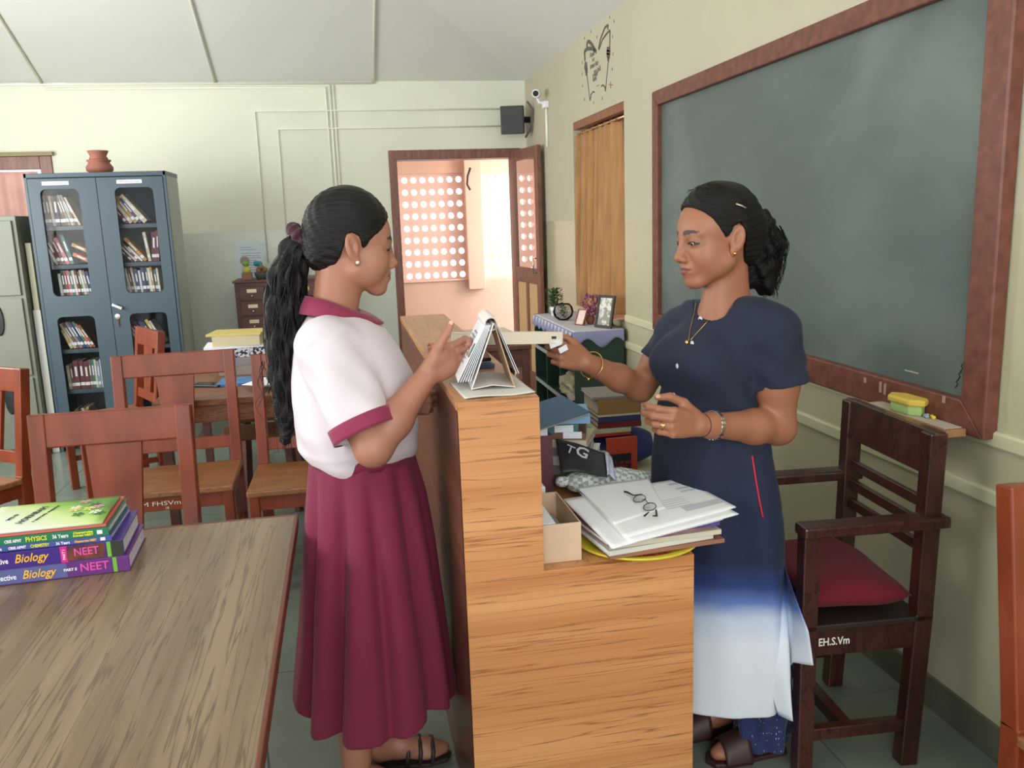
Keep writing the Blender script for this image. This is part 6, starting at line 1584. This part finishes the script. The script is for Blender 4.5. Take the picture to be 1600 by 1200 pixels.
def sleeve(F, s0, d, L, r0, r1, k=.03, shift=0):
    s0 = A3(s0); M_ = np.stack(_perp(d), 1)
    ca = s0; cb = s0+d*L
    def fn(p):
        t = (p-ca)@d; q = p-ca-t[:,None]*d; r = np.sqrt((q*q).sum(1)); tt = np.clip(t/L, 0, 1); rr = r0+(r1-r0)*tt
        a = np.arctan2(q@M_[:,1], q@M_[:,2]); rr = rr+.003*np.sin(a*3+tt*6)+.0025*np.sin(a*5-tt*9)
        d0 = np.maximum(np.where(t < 0, np.sqrt(r*r+t*t)-r0, r-rr), t-L)
        return np.maximum(d0, -np.maximum(r-rr+.010, L-.055-t))
    F.op('u', k, fn, (ca+cb)/2, L/2+max(r0,r1)+.03)
def _perp(d):
    a = np.cross(d, [0,1.,0]) if abs(d[1]) < .9 else np.cross(d, [1.,0,0]); a /= np.linalg.norm(a); return d, a, np.cross(d, a)
SLs = A3(P(508,540,Y=1.985)); SLd = A3(P(567,668,Y=1.915))-SLs; SLn = np.linalg.norm(SLd); SLd /= SLn
sleeve(F, SLs, SLd, SLn+.012, .066, .072)
SLs2 = A3(P(520,532,Y=2.27)); SLd2 = eL-SLs2; SLd2 /= np.linalg.norm(SLd2); sleeve(F, SLs2, SLd2, SLn, .065, .072)
def bore(F, s0, d, L0, L1, r):
    a = A3(s0)+d*L0; b_ = A3(s0)+d*(L1+.03); F.cone(a, b_, r, r, .002, 's')
F.cone(gp(522,478), hg.w(-.02,0,-.06), .042, .056, .004, 's')
V, Fq = F.mesh(.004); V = smooth_verts(V, Fq, 2)
shirt = obj('shirt', field_mesh('shirt', V, Fq), M_shirt, girl, world=True, smooth=True); bvs = bvh_of(V, Fq)
M_mar_ = mat('maroon_trim', (136,40,74), .8, bump=.1, bs=400, sheen=.2)
def cuff(s0, d, t0, t1, r, par, m):
    d, a, b_ = _perp(d); mb = []
    return obj('cuff', grid_mesh(lambda u, v_: tuple(A3(s0)+d*(t0+(t1-t0)*v_)+(a*math.cos(u*2*math.pi)+b_*math.sin(u*2*math.pi))*(r+.002*math.sin(u*6.28*3))), 60, 5, closed_u=True), m, par, world=True, smooth=True, solid=.003)
cuff(SLs, SLd, SLn-.020, SLn+.015, .0745, shirt, M_mar_); cuff(SLs2, SLd2, SLn-.03, SLn+.005, .075, shirt, M_mar_)
# collar
nc = gp(523,480)
def collar(u, v_):
    th = -math.pi*1.0+2*math.pi*u; th += 0
    fr = math.cos(th)   # +1 at the throat
    q3 = lambda b_, s_, f_: s_+(f_-b_)/2*fr+((f_+b_)/2-s_)*fr*fr
    r = q3(.058,.056,.062)*(1-v_)+q3(.078,.094,.116)*v_; z = gz(q3(458,467,488))*(1-v_)+gz(q3(484,489,507))*v_+.006*math.sin(v_*math.pi)
    return (nc[0]-.006+r*math.cos(th)*1.05, nc[1]+r*math.sin(th), z)
obj('collar', grid_mesh(lambda u, v_: collar(.02+.96*u, v_), 60, 8), M_mar_, shirt, world=True, smooth=True, solid=.004)
# ---- skirt
M_sk = mat('maroon_skirt', (118,30,60), .85, var=.05, vs=3, bump=.08, bs=300, sheen=.05)
rows = []
for y, xa, xb, wy in ((700,484,646,.150),(722,482,650,.158),(770,480,662,.172),(850,476,676,.188),(950,470,690,.202),(1060,464,702,.214),(1088,463,704,.216)):
    a, b_ = gx_(xa,y), gx_(xb,y); rows.append((gz(y), (a+b_)/2, GY-.0, (b_-a)/2, wy))
HEM = rows[-1][0]
def pleats(th, z):
    g = np.clip((gz(712)-z)/.40, 0, 1)**.75; out = .004*np.sin(th*2+z*9)*g+.0012*np.sin(th*14+z*5)*(1-g)
    for t0, A_, w0, sl in ((-150,.030,.13,.10),(-117,.040,.11,.25),(-84,.022,.10,-.18),(-50,.036,.12,-.30),(-24,.026,.12,-.12),(5,.03,.13,.1),(40,.035,.14,.1),(80,.03,.13,-.1),(115,.035,.14,.1),(150,.03,.13,0)):
        dth = (th-R(t0)-sl*(z-.65)+math.pi)%(2*math.pi)-math.pi; out = out-g*A_*np.exp(-(dth/w0)**2)+g*A_*.35*np.exp(-((dth-.26)/.2)**2)
    return out+g*.004
    w_ = th*5.0+.5*np.sin(th*2+1)+.25*np.sin(z*6)+.9; s_ = np.sin(w_); sh_ = np.sin(w_+.55*np.cos(w_)); s2 = np.sin(th*9+2.0+z*3)
    return g*(.019*sh_+.006*s2)+.0012*np.sin(th*14+z*5)*(1-g)+.004*np.sin(th*2+z*9)*g
F = Field(); F.stack(rows, disp=pleats, k=.01)
F.stack([(r[0]-.02, r[1], r[2], r[3]-.028, r[4]-.028) for r in rows if r[0] < gz(800)], kind='s', disp=lambda th, z: .8*pleats(th, z), k=.003)
V, Fq = F.mesh(.0045); V = smooth_verts(V, Fq, 1)
hem_sh = np.clip((HEM+.12-V[:,2])/.12, 0, 1)
V[:,2] += hem_sh*(.010*np.sin(np.arctan2(V[:,1]-GY, V[:,0])*6+.4)-.022*np.exp(-((np.arctan2(V[:,1]-GY, V[:,0])+R(105))/.35)**2))
skirt = obj('skirt', field_mesh('skirt', V, Fq), M_sk, girl, world=True, smooth=True)
zb = gz(706)
obj('waistband', grid_mesh(lambda u, v_: ((gx_(484,706)+gx_(646,706))/2+((gx_(646,706)-gx_(484,706))/2+.003)*math.cos(u*2*math.pi), GY+.153*math.sin(u*2*math.pi), zb-.014+.030*v_), 80, 3, closed_u=True), M_sk, skirt, world=True, smooth=True, solid=.004)
# sandals
for x, yy, nm in ((P(560,1165,Y=2.06).x, 2.06, 'sandal'), (P(612,1180,Y=2.20).x, 2.20, 'sandal')):
    sd = [(x-.065,yy-.032),(x+.02,yy-.036),(x+.10,yy-.045),(x+.155,yy-.032),(x+.170,yy),(x+.155,yy+.032),(x+.10,yy+.042),(x+.02,yy+.034),(x-.065,yy+.030),(x-.078,yy)]
    s1 = MB().prism(sd, 0.0, .013).build('sandal', mat('sandal_sole', (50,38,36), .6), girl, world=True, bevel=.004)
    for sx_s in (.04,.075,.11):
        MB().tube([(x+sx_s,yy-.042,.012),(x+sx_s+.005,yy-.040,.045),(x+sx_s+.005,yy-.015,.075-.25*(sx_s-.04)),(x+sx_s+.005,yy+.015,.075-.25*(sx_s-.04)),(x+sx_s,yy+.040,.045),(x+sx_s,yy+.042,.012)], .006, 8).build('strap', mat('sandal_strap', (58,48,50), .5), s1, world=True, smooth=True)

# ------------------------------------------------------------------ the teacher
TY = 2.09
tch = thing('person', 'woman teacher in navy kurta fading to white, facing left and holding out a book', 'person', (P(1120,700,Y=TY).x, TY, 0))
tp_ = lambda x, y, Y=TY: A3(P(x, y, Y=Y))
SKT = np.array(lin((158,104,78)))
ANG = R(201)                       # direction the trunk faces
fw_ = np.array([math.cos(ANG), math.sin(ANG), 0]); lf_d = np.array([-math.sin(ANG), math.cos(ANG), 0])
ht = Head(P(1118,374,Y=2.07), R(187), R(4), R(0), 1.09)
F = Field(); ht.build(F, top=.121, open_=.0026, nose=1.0, full=.94)
nbT = tp_(1132,470)
F.cone(ht.w(-.028,0,-.035), tp_(1142,478), .050, .050, .02)
F.cone(ht.w(-.014,0,-.055), tp_(1122,478,2.07), .036, .044, .02)
cT = tp_(1140,500)
lS = cT+lf_d*.155+np.array([.005,0,0]); lS[2] = P(1216,518,Y=lS[1])[2]; lS = A3(P(1212,522,Y=1.955)); rS = A3(P(1062,520,Y=2.24))
F.chain([(nbT-np.array([0,0,.012]),.046),(lS*.75+nbT*.25-np.array([0,0,.02]),.026),(lS-np.array([0,0,.01]),.034)], .03); F.chain([(nbT-np.array([0,0,.012]),.046),(rS*.75+nbT*.25-np.array([0,0,.02]),.026),(rS-np.array([0,0,.01]),.034)], .03)
F.ell(tp_(1118,520), (.085,.070,.060), np.stack([lf_d, fw_, [0,0,1.]], 1), .04)
F.stack([(tp_(1120,860)[2], tp_(1125,860)[0], TY, .10, .085),(tp_(1120,700)[2], tp_(1115,700)[0], TY, .105, .08),(tp_(1120,600)[2], tp_(1112,600)[0], TY, .11, .085),(tp_(1120,545)[2], tp_(1125,545)[0], TY, .10, .065)], ang=ANG+math.pi/2, k=.03)
# left arm (near): elbow bent, hand before the body
eLt = A3(P(1216,668,Y=1.965)); wLt = A3(P(1092,664,Y=1.875))
F.chain([(lS-np.array([0,0,.02]),.040),((lS+eLt)/2,.052),(eLt,.043)], .03)
F.chain([(eLt,.042),(eLt*.68+wLt*.32,.043),(wLt*.85+eLt*.15,.029),(wLt,.0265)], .02)
hdir = A3(P(1028,658,Y=1.83))-wLt
wl_, tipsLt, thLt = build_hand(F, wLt, hdir, (0,-.05,1), -1, 1.0, ((28,42,30),(38,48,30),(46,48,30),(50,46,30)), ((.012,.020,-.006),(.046,.046,-.018),(.082,.056,-.030),(.112,.050,-.040)), splay=(-2,-3,-4,-5))
# right arm (far): reaching out with the book
eRt = A3(P(1000,606,Y=2.26)); wRt = A3(P(915,566,Y=2.19))
F.chain([(rS-np.array([0,0,.02]),.038),((rS+eRt)/2,.044),(eRt,.038)], .03)
F.chain([(eRt,.038),(eRt*.6+wRt*.4,.036),(wRt,.0255)], .02)
hd2 = A3(P(862,549,Y=2.16))-wRt
wr_, tipsRt, thRt = build_hand(F, wRt, hd2, A3(P(925,528,Y=2.19))-wRt, -1, .92, ((10,34,20),(50,72,45),(66,80,50),(72,80,50)), ((.012,.020,-.006),(.046,.042,-.020),(.070,.050,-.030),(.096,.044,-.036)), splay=(2,0,-3,-6))
# legs and feet
legs = ((P(1128,1150,Y=2.13), 2.13, 'r'), (P(1190,1150,Y=2.00), 2.00, 'l'))
for q, yy, sd in legs:
    x = q.x
    F.chain([(np.array([x*.3+tp_(1122,800)[0]*.7,yy*.4+TY*.6,.72]),.070),(np.array([x*.8+tp_(1122,800)[0]*.2,yy,.46]),.055),(np.array([x+.008,yy,.32]),.050),(np.array([x,yy,.12]),.034),(np.array([x,yy,.075]),.034)], .03)
    F.chain([(np.array([x+.03,yy,.045]),.030),(np.array([x-.03,yy,.052]),.034),(np.array([x-.10,yy-.01,.036]),.026),(np.array([x-.14,yy-.015,.030]),.017)], .02)
    F.ell((x-.10,yy-.01,.030), (.05,.038,.016), None, .015)
V, Fq = F.mesh(.0028); V = smooth_verts(V, Fq, 1, .35)
col = np.tile(SKT, (len(V), 1)); col = ht.paint(V, col, np.array(lin((128,74,64))), open_=.0026)
obj('body', field_mesh('body', V, Fq, col), M_skin, tch, world=True, smooth=True)
ht.eyes(tch, (0,-.30)); bv = bvh_of(V, Fq)
nails(tipsLt[:1]+tipsRt, tch, bv, (206,156,138))
def thumb_nail(tp, zb, par, bv, col):
    d = tp[3]-tp[2]; d /= np.linalg.norm(d); nn_ = Vector(zb).normalized(); c = tp[3]-d*.001
    h, n_, _, _ = bv.ray_cast(Vector(c)+nn_*.03, -nn_)
    if h is None: return
    mb = MB(); M_ = frame(h+nn_*.0003, Vector(d), nn_.cross(Vector(d))); mb.ball((0,0,0), (.0068,.0055,.0014), 10, 6); mb.v = [M_ @ Vector(q) for q in mb.v]
    mb.build('thumbnail', mat('nail_%d'%col[0], col, .25), par, world=True, smooth=True)
thumb_nail(thLt, (-.2,-.8,.5), tch, bv, (206,156,138)); thumb_nail(thRt, (0,-.5,.8), tch, bv, (206,156,138)); thumb_nail(thR, (0,-.6,.8), girl, bvh_of(np.array([v.co+girl.location for v in girl.children[0].data.vertices]), [tuple(p.vertices) for p in girl.children[0].data.polygons]), (222,170,156))
# ---- hair: cap, gathered knot, loose mass down the neck
F = Field()
hair_cap(ht, F, [(-.12,-.075),(-.075,-.072),(-.050,-.060),(-.040,-.030),(-.034,.012),(-.022,.036),(-.004,.030),(.006,.010),(.014,.006),(.026,.026),(.040,.050),(.055,.068),(.072,.082),(.086,.092),(.10,.11)], r=(.1035,.080,.099), c=(-.013,0,.035), extra=[((-.075,0,.010),(.050,.062,.060)),((-.055,0,-.030),(.05,.055,.05))])
V, Fq = F.mesh(.003); V = smooth_verts(V, Fq, 1)
L_ = ht.loc(V); dirv = V-ht.w(-.01,0,.03); dirv /= np.linalg.norm(dirv, axis=1)[:,None]
V = V+dirv*(np.sin(L_[:,2]*380+L_[:,1]*240+np.sin(L_[:,0]*30)*2)*.0007+np.sin(L_[:,0]*70+L_[:,1]*60)*.0016)[:,None]
M_hair2 = mat('dark_brown_black_hair', (17,14,14), .46, bump=.4, bs=70, bumpstretch=(1,1,8), spec=.25)
hair_t = obj('hair', field_mesh('hair', V, Fq), M_hair2, tch, world=True, smooth=True)
HY = 2.13
hp = lambda x, y, Y=HY: A3(P(x, y, Y=Y))
F = Field()
F.ell(hp(1188,352), (.040,.045,.036), None, .02); F.ell(hp(1196,385), (.046,.050,.048), None, .02); F.ell(hp(1190,420), (.042,.048,.045), None, .02); F.ell(hp(1196,445), (.026,.036,.030), None, .02)
F.cone(hp(1165,380), hp(1175,435), .045, .030, .02)
V, Fq = F.mesh(.0045); nrmv = V-hp(1188,395); nrmv /= np.linalg.norm(nrmv, axis=1)[:,None]
V = V+nrmv*(.004*np.sin(V[:,0]*130+V[:,2]*70)+.003*np.sin(V[:,2]*160-V[:,0]*90+V[:,1]*80)+.003*np.sin(V[:,1]*120+V[:,2]*50))[:,None]
obj('gathered_hair', field_mesh('gathered_hair', V, Fq), M_hair2, hair_t, world=True, smooth=True)
o = strands([(hp(1190,350),.042),(hp(1200,380),.048),(hp(1196,415),.046),(hp(1196,445),.034),(hp(1202,462),.016)], 120, 15, .0013, 1.03, .008, 2.0, .05).build('loose_strands', M_hair2, hair_t, world=True, smooth=True); o['kind'] = 'stuff'
# fine wisps along the hairline on top
mb = MB(); rg = random.Random(3)
for k in range(50):
    a = rg.uniform(-.06,.10); l0 = rg.uniform(-.05,.05); p0 = ht.w(.02-a*.6, l0, .128-.25*abs(a)**1.1-.5*l0*l0*8); q = [Vector(p0)+Vector((.02*j/4+rg.uniform(-.002,.002), rg.uniform(-.002,.002), .004*math.sin(j/4*3.1)+rg.uniform(-.001,.002))) for j in range(5)]
    mb.tube(q, .0006, 4, caps=False)
o = mb.build('flyaway_hair', M_hair2, hair_t, world=True); o['kind'] = 'stuff'
# silver clip in the hair
h_, n_ = hit(bvh_of(np.array([v.co+tch.location for v in hair_t.data.vertices]), [tuple(p.vertices) for p in hair_t.data.polygons]), 1158, 322)
if h_ is not None:
    MB().tube([h_+Vector((-.014,-.001,.006)), h_+n_*.003, h_+Vector((.012,-.001,-.005))], .0022, 6).build('hair_clip', mat('clip_metal', (190,180,170), .4, metal=.6), hair_t, world=True, smooth=True)
# jewellery
e_ = ht.w(-.001,.078,-.031); MB().ball(e_, .0046, 12, 8).build('earring', mat('gold', (220,180,100), .25, metal=1.0), tch, world=True, smooth=True)
M_gold = mat('gold', (220,180,100), .25, metal=1.0)
def bangle(c, d, r, tr, m, name, tilt=0, n_=32, sq=1.0, box=None):
    d = A3(d)/np.linalg.norm(d); _, a, b_ = _perp(d); c = A3(c)
    pts = [c+(a*math.cos(t)+b_*math.sin(t)*sq)*r+d*tilt*math.sin(t) for t in [2*math.pi*i/n_ for i in range(n_+1)]]
    return MB().tube(pts, tr, 8, caps=False).build(name, m, tch, world=True, smooth=True)
d2 = eRt-wRt
bangle(wRt+d2*.10, d2, .036, .0018, M_gold, 'gold_bangle', .010)
MB().ball(wRt+d2*.10+np.array([-.012,-.012,-.036]), .0045).build('bangle_bead', M_gold, tch, world=True, smooth=True)
d1 = eLt-wLt
bangle(wLt+d1*.03, d1, .0285, .0011, mat('thread_black', (40,36,36), .7), 'thread_bracelet', .004)
mbm = M_steel
_, a_, b__ = _perp(d1/np.linalg.norm(d1)); cW = wLt+d1*.17; dd1 = d1/np.linalg.norm(d1)
for k in range(22):
    t = 2*math.pi*k/22; rr = .0350; c_ = cW+(a_*math.cos(t)+b__*math.sin(t))*rr; tn = -a_*math.sin(t)+b__*math.cos(t); no = a_*math.cos(t)+b__*math.sin(t)
    MB().bar(Vector(c_-tn*.0038), Vector(c_+tn*.0038), .0115, .003, up=Vector(no)).build('bracelet_link', M_steel, tch, world=True, bevel=.0006)
for i, (tip_i, seg) in enumerate(((2, .5),)):
    # two rings on the ring finger of the near hand
    kxl = wl_(.087,-.010,.001); ang_ = R(46)
    for off in (.016,.024):
        p = np.array([.087,-.010,.001])+np.array([math.cos(ang_),0,-math.sin(ang_)])*off; p2 = p+np.array([math.cos(ang_),0,-math.sin(ang_)])*.01
        bangle(wl_(*p), wl_(*p2)-wl_(*p), .0103, .0014, M_gold, 'gold_ring', 0, 20)
    MB().ball(wl_(*(p+np.array([.004,-.0,.010]))), .0035).build('ring_stone', mat('pearl', (236,230,216), .15, metal=.4), tch, world=True, smooth=True)

# ---- kurta
M_kur = mat('kurta_cotton', (40,52,92), .85, bump=.12, bs=500, sheen=.06); nt, N, L, b = nodes_of(M_kur)
tc = N.new('ShaderNodeTexCoord'); sp = N.new('ShaderNodeSeparateXYZ'); L.new(tc.outputs['Object'], sp.inputs[0])
nz_ = N.new('ShaderNodeTexNoise'); nz_.inputs['Scale'].default_value = 5; nz_.inputs['Detail'].default_value = 2; L.new(tc.outputs['Object'], nz_.inputs[0])
zdye = P(1150,925,Y=1.98).z
ma = N.new('ShaderNodeMath'); ma.operation = 'MULTIPLY_ADD'; L.new(nz_.outputs[0], ma.inputs[0]); ma.inputs[1].default_value = .07; L.new(sp.outputs['Z'], ma.inputs[2])
mr = N.new('ShaderNodeMapRange'); L.new(ma.outputs[0], mr.inputs[0]); mr.inputs[1].default_value = zdye-.25; mr.inputs[2].default_value = zdye+.45
rp = N.new('ShaderNodeValToRGB'); L.new(mr.outputs[0], rp.inputs[0]); e = rp.color_ramp.elements
e[0].position = .0; e[0].color = (*lin((222,228,236)),1); e[1].position = 1.0; e[1].color = (*lin((26,34,56)),1)
for ps, c_ in ((.24,(222,228,238)),(.34,(196,210,232)),(.40,(96,122,184)),(.46,(40,60,118)),(.56,(28,38,70))):
    x = e.new(ps); x.color = (*lin(c_),1)
L.new(rp.outputs[0], b.inputs['Base Color'])
F = Field()
w_ang = ANG+math.pi/2      # the section's x axis runs across the shoulders
sec = []
def secrow(y, xa, xb, ratio=.72):
    a_, b_ = tp_(xa,y), tp_(xb,y); hw = np.linalg.norm(b_-a_)/2*1.0; rv = np.array([.914,-.405])
    c_ = (a_+b_)/2; kx_ = abs(lf_d[0]*rv[0]+lf_d[1]*rv[1]); ky_ = abs(fw_[0]*rv[0]+fw_[1]*rv[1])
    # silhouette half width of an ellipse seen from the camera = hw*cos(view)
    hv = hw*.914; ax = hv/math.sqrt(kx_**2+(ratio*ky_)**2)
    return (c_[2], c_[0], TY, ax, ax*ratio)
for y, xa, xb, rt in ((1070,1022,1215,.85),(1000,1022,1221,.82),(900,1020,1223,.80),(820,1019,1221,.78),(760,1020,1213,.76),(700,1022,1200,.74),(650,1024,1192,.72),(600,1034,1185,.72),(560,1036,1190,.70),(525,1042,1196,.62),(497,1058,1190,.55),(480,1080,1180,.5)):
    sec.append(secrow(y, xa, xb, rt))
def kfold(th, z):
    up_ = np.clip((z-P(1100,720,Y=TY).z)/.2, 0, 1); lo_ = 1-up_
    return up_*(.0035*np.sin(th*5+z*34)+.003*np.sin(th*3-z*22+1))+lo_*(.007*np.sin(th*5+.6*np.sin(z*4)+1)+.003*np.sin(th*9+z*5))
F.stack(sec, ang=w_ang, disp=kfold, k=.02)
zb_ = tp_(1080,560)[2]
for t in (-1, 1): F.ell(tp_(1107,562)+fw_*.080+lf_d*t*.062, (.050,.050,.052), None, .07)
F.chain([(A3(P(1150,487,Y=2.06)),.046),(A3(P(1180,500,Y=2.00)),.052),(A3(P(1208,520,Y=1.965)),.063)], .03); F.chain([(A3(P(1108,490,Y=2.12)),.042),(A3(P(1085,500,Y=2.18)),.046),(A3(P(1062,518,Y=2.235)),.056)], .03)
kd1 = A3(P(1218,598,Y=1.955))-A3(P(1206,512,Y=1.965)); n1 = np.linalg.norm(kd1); kd1 /= n1
sleeve(F, P(1210,518,Y=1.965), kd1, n1-.005, .062, .066, .03)
kd2 = A3(P(1030,566,Y=2.25))-A3(P(1062,512,Y=2.235)); n2 = np.linalg.norm(kd2); kd2 /= n2
sleeve(F, P(1062,514,Y=2.235), kd2, n2-.004, .054, .060, .03)
# round neckline
NK = tp_(1128,462)+np.array([0,0,.0])
F.cone(tp_(1118,478,2.05), ht.w(-.01,0,-.05), .042, .058, .004, 's')
F.cone(tp_(1143,466,2.08), ht.w(-.025,0,-.02), .046, .062, .004, 's')
# open hem below
F.stack([(r_[0]-.01, r_[1], r_[2], r_[3]-.022, r_[4]-.022) for r_ in sec if r_[0] < tp_(1120,950)[2]], ang=w_ang, disp=kfold, k=.003, kind='s')
V, Fq = F.mesh(.004); V = smooth_verts(V, Fq, 2)
kur = obj('kurta', field_mesh('kurta', V, Fq), M_kur, tch, world=True, smooth=True); bvk = bvh_of(V, Fq)
M_btn = mat('white_button', (206,210,222), .3)
for px, py in ((1094,499),(1081,537),(1058,572),(1053,617)):
    h_, n_ = hit(bvk, px, py)
    if h_ is None: continue
    M_ = frame(h_+n_*.001, n_.cross(Vector((0,0,1))), Vector((0,0,1)) if abs(n_.z) < .9 else Vector((1,0,0)))
    mb = MB().lathe([(.0,.0),(.0062,0),(.0068,.0016),(.0055,.0022),(.0045,.0014),(.0,.0014)], n=18); mb.v = [M_ @ Vector(q) for q in mb.v]; mb.build('button', M_btn, kur, world=True, smooth=True)
def on_surf(pts, r, name, m, par, off=.001, n_sub=6, bv=None):
    q = []
    for (x0,y0),(x1,y1) in zip(pts[:-1], pts[1:]):
        for k in range(n_sub):
            h_, n_ = hit(bv or bvk, x0+(x1-x0)*k/n_sub, y0+(y1-y0)*k/n_sub)
            if h_ is not None: q.append(h_+n_*off)
    if len(q) > 1: return MB().tube(q, r, 6).build(name, m, par, world=True, smooth=True)
on_surf([(1175,712),(1180,745),(1186,780),(1193,815)], .0022, 'red_piping', mat('piping_red', (206,30,60), .6), kur)
on_surf([(1083,470),(1084,492),(1099,503),(1118,500),(1140,486)], .0012, 'neck_seam', mat('seam_navy', (30,38,64), .8), kur)
# necklace: a fine chain to a small pendant
allV = np.concatenate([V, np.array([v.co+tch.location for v in tch.children[0].data.vertices])]); fb = [tuple(int(i)+len(V) for i in p.vertices) for p in tch.children[0].data.polygons]
from mathutils.bvhtree import BVHTree
bvall = BVHTree.FromPolygons([tuple(v) for v in allV], [tuple(int(i) for i in f) for f in Fq]+fb)
on_surf([(1088,474),(1085,492),(1079,515),(1076,536)], .0011, 'necklace', M_gold, tch, .0015, 6, bvall)
on_surf([(1120,488),(1108,500),(1092,518),(1078,534)], .0011, 'necklace', M_gold, tch, .0015, 6, bvall)
h_, n_ = hit(bvall, 1075, 537); MB().ball(h_+n_*.004, (.0055,.005,.007)).build('pendant', M_gold, tch, world=True, smooth=True)
# loose side panels of the kurta blown to the right
def panel(name, left, right, nseg, ff):
    def f(u, v_):
        k = v_*(len(left)-1); i = min(int(k), len(left)-2); t = k-i
        a_ = Vector(left[i]).lerp(Vector(left[i+1]), t); b_ = Vector(right[i]).lerp(Vector(right[i+1]), t); p = a_.lerp(b_, u)
        return (p.x+ff*.006*math.sin(u*7+v_*3), p.y-ff*.012*math.sin(u*math.pi)*v_-ff*.006*math.sin(u*9+v_*2), p.z)
    return obj(name, grid_mesh(f, 24, 30), M_kur, kur, world=True, smooth=True, solid=.002)
Q = lambda x, y, Y: P(x, y, Y=Y)
panel('side_panel', [Q(1200,800,2.00),Q(1196,880,1.955),Q(1192,960,1.93),Q(1190,1050,1.92),Q(1214,1112,1.90)], [Q(1221,810,2.03),Q(1223,880,1.97),Q(1228,960,1.92),Q(1236,1050,1.88),Q(1238,1127,1.87)], 1, 1.0)
panel('back_panel', [Q(1214,862,2.02),Q(1214,920,1.98),Q(1216,980,1.95),Q(1218,1043,1.93)], [Q(1224,868,1.98),Q(1243,925,1.85),Q(1263,985,1.825),Q(1267,1038,1.825)], 1, -1.0)
# ---- trousers with woven white dashes
M_tr = mat('ikat_blue', (42,54,104), .85, bump=.1, bs=400, sheen=.2); nt, N, L, b = nodes_of(M_tr)
tc = N.new('ShaderNodeTexCoord'); mp = N.new('ShaderNodeMapping'); mp.inputs['Scale'].default_value = (38,38,13); L.new(tc.outputs['Object'], mp.inputs[0])
vo = N.new('ShaderNodeTexVoronoi'); vo.inputs['Randomness'].default_value = .45; L.new(mp.outputs[0], vo.inputs['Vector'])
rp = N.new('ShaderNodeValToRGB'); e = rp.color_ramp.elements; e[0].position = .10; e[0].color = (*lin((176,190,216)),1); e[1].position = .19; e[1].color = (*lin((36,46,92)),1)
mp.inputs['Scale'].default_value = (28,28,10); L.new(vo.outputs['Distance'], rp.inputs[0]); L.new(rp.outputs[0], b.inputs['Base Color'])
F = Field()
for (q, yy, sd), zb2, rr in zip(legs, (.185, .035), (.078, .082)):
    x = q.x
    F.stack([(zb2, x+(.0), yy, rr*.86, rr*.8),(zb2+.12, x+.004, yy, rr, rr*.92),(.40, x*.8+tp_(1122,800)[0]*.2, yy, .080, .078),(.60, x*.5+tp_(1122,800)[0]*.5, yy*.7+TY*.3, .072, .07)], k=.02, disp=lambda th, z: .005*np.sin(th*5+z*30)+.004*np.sin(th*8-z*14))
    F.cone((x,yy,zb2-.02),(x,yy,zb2+.05), rr*.62, rr*.62, .003, 's')
V, Fq = F.mesh(.0045); obj('trousers', field_mesh('trousers', smooth_verts(V, Fq, 1), Fq), M_tr, tch, world=True, smooth=True)
M_slp = mat('slipper_brown', (58,34,34), .5)
for q, yy, sd in legs:
    x = q.x
    sdp = [(x+.062,yy-.032),(x-.02,yy-.038),(x-.10,yy-.050),(x-.155,yy-.042),(x-.172,yy-.012),(x-.155,yy+.024),(x-.10,yy+.036),(x-.02,yy+.034),(x+.062,yy+.030),(x+.076,yy)]
    s1 = MB().prism(sdp[::-1], 0.0, .014).build('slipper', M_slp, tch, world=True, bevel=.004)
    obj('slipper_upper', grid_mesh(lambda u, v_: (x-.055-.075*v_, yy-.008+(.052-.004*v_)*math.cos(u*math.pi), .012+(.076-.026*v_)*math.sin(u*math.pi)), 20, 8), M_slp, s1, world=True, smooth=True, solid=.005)
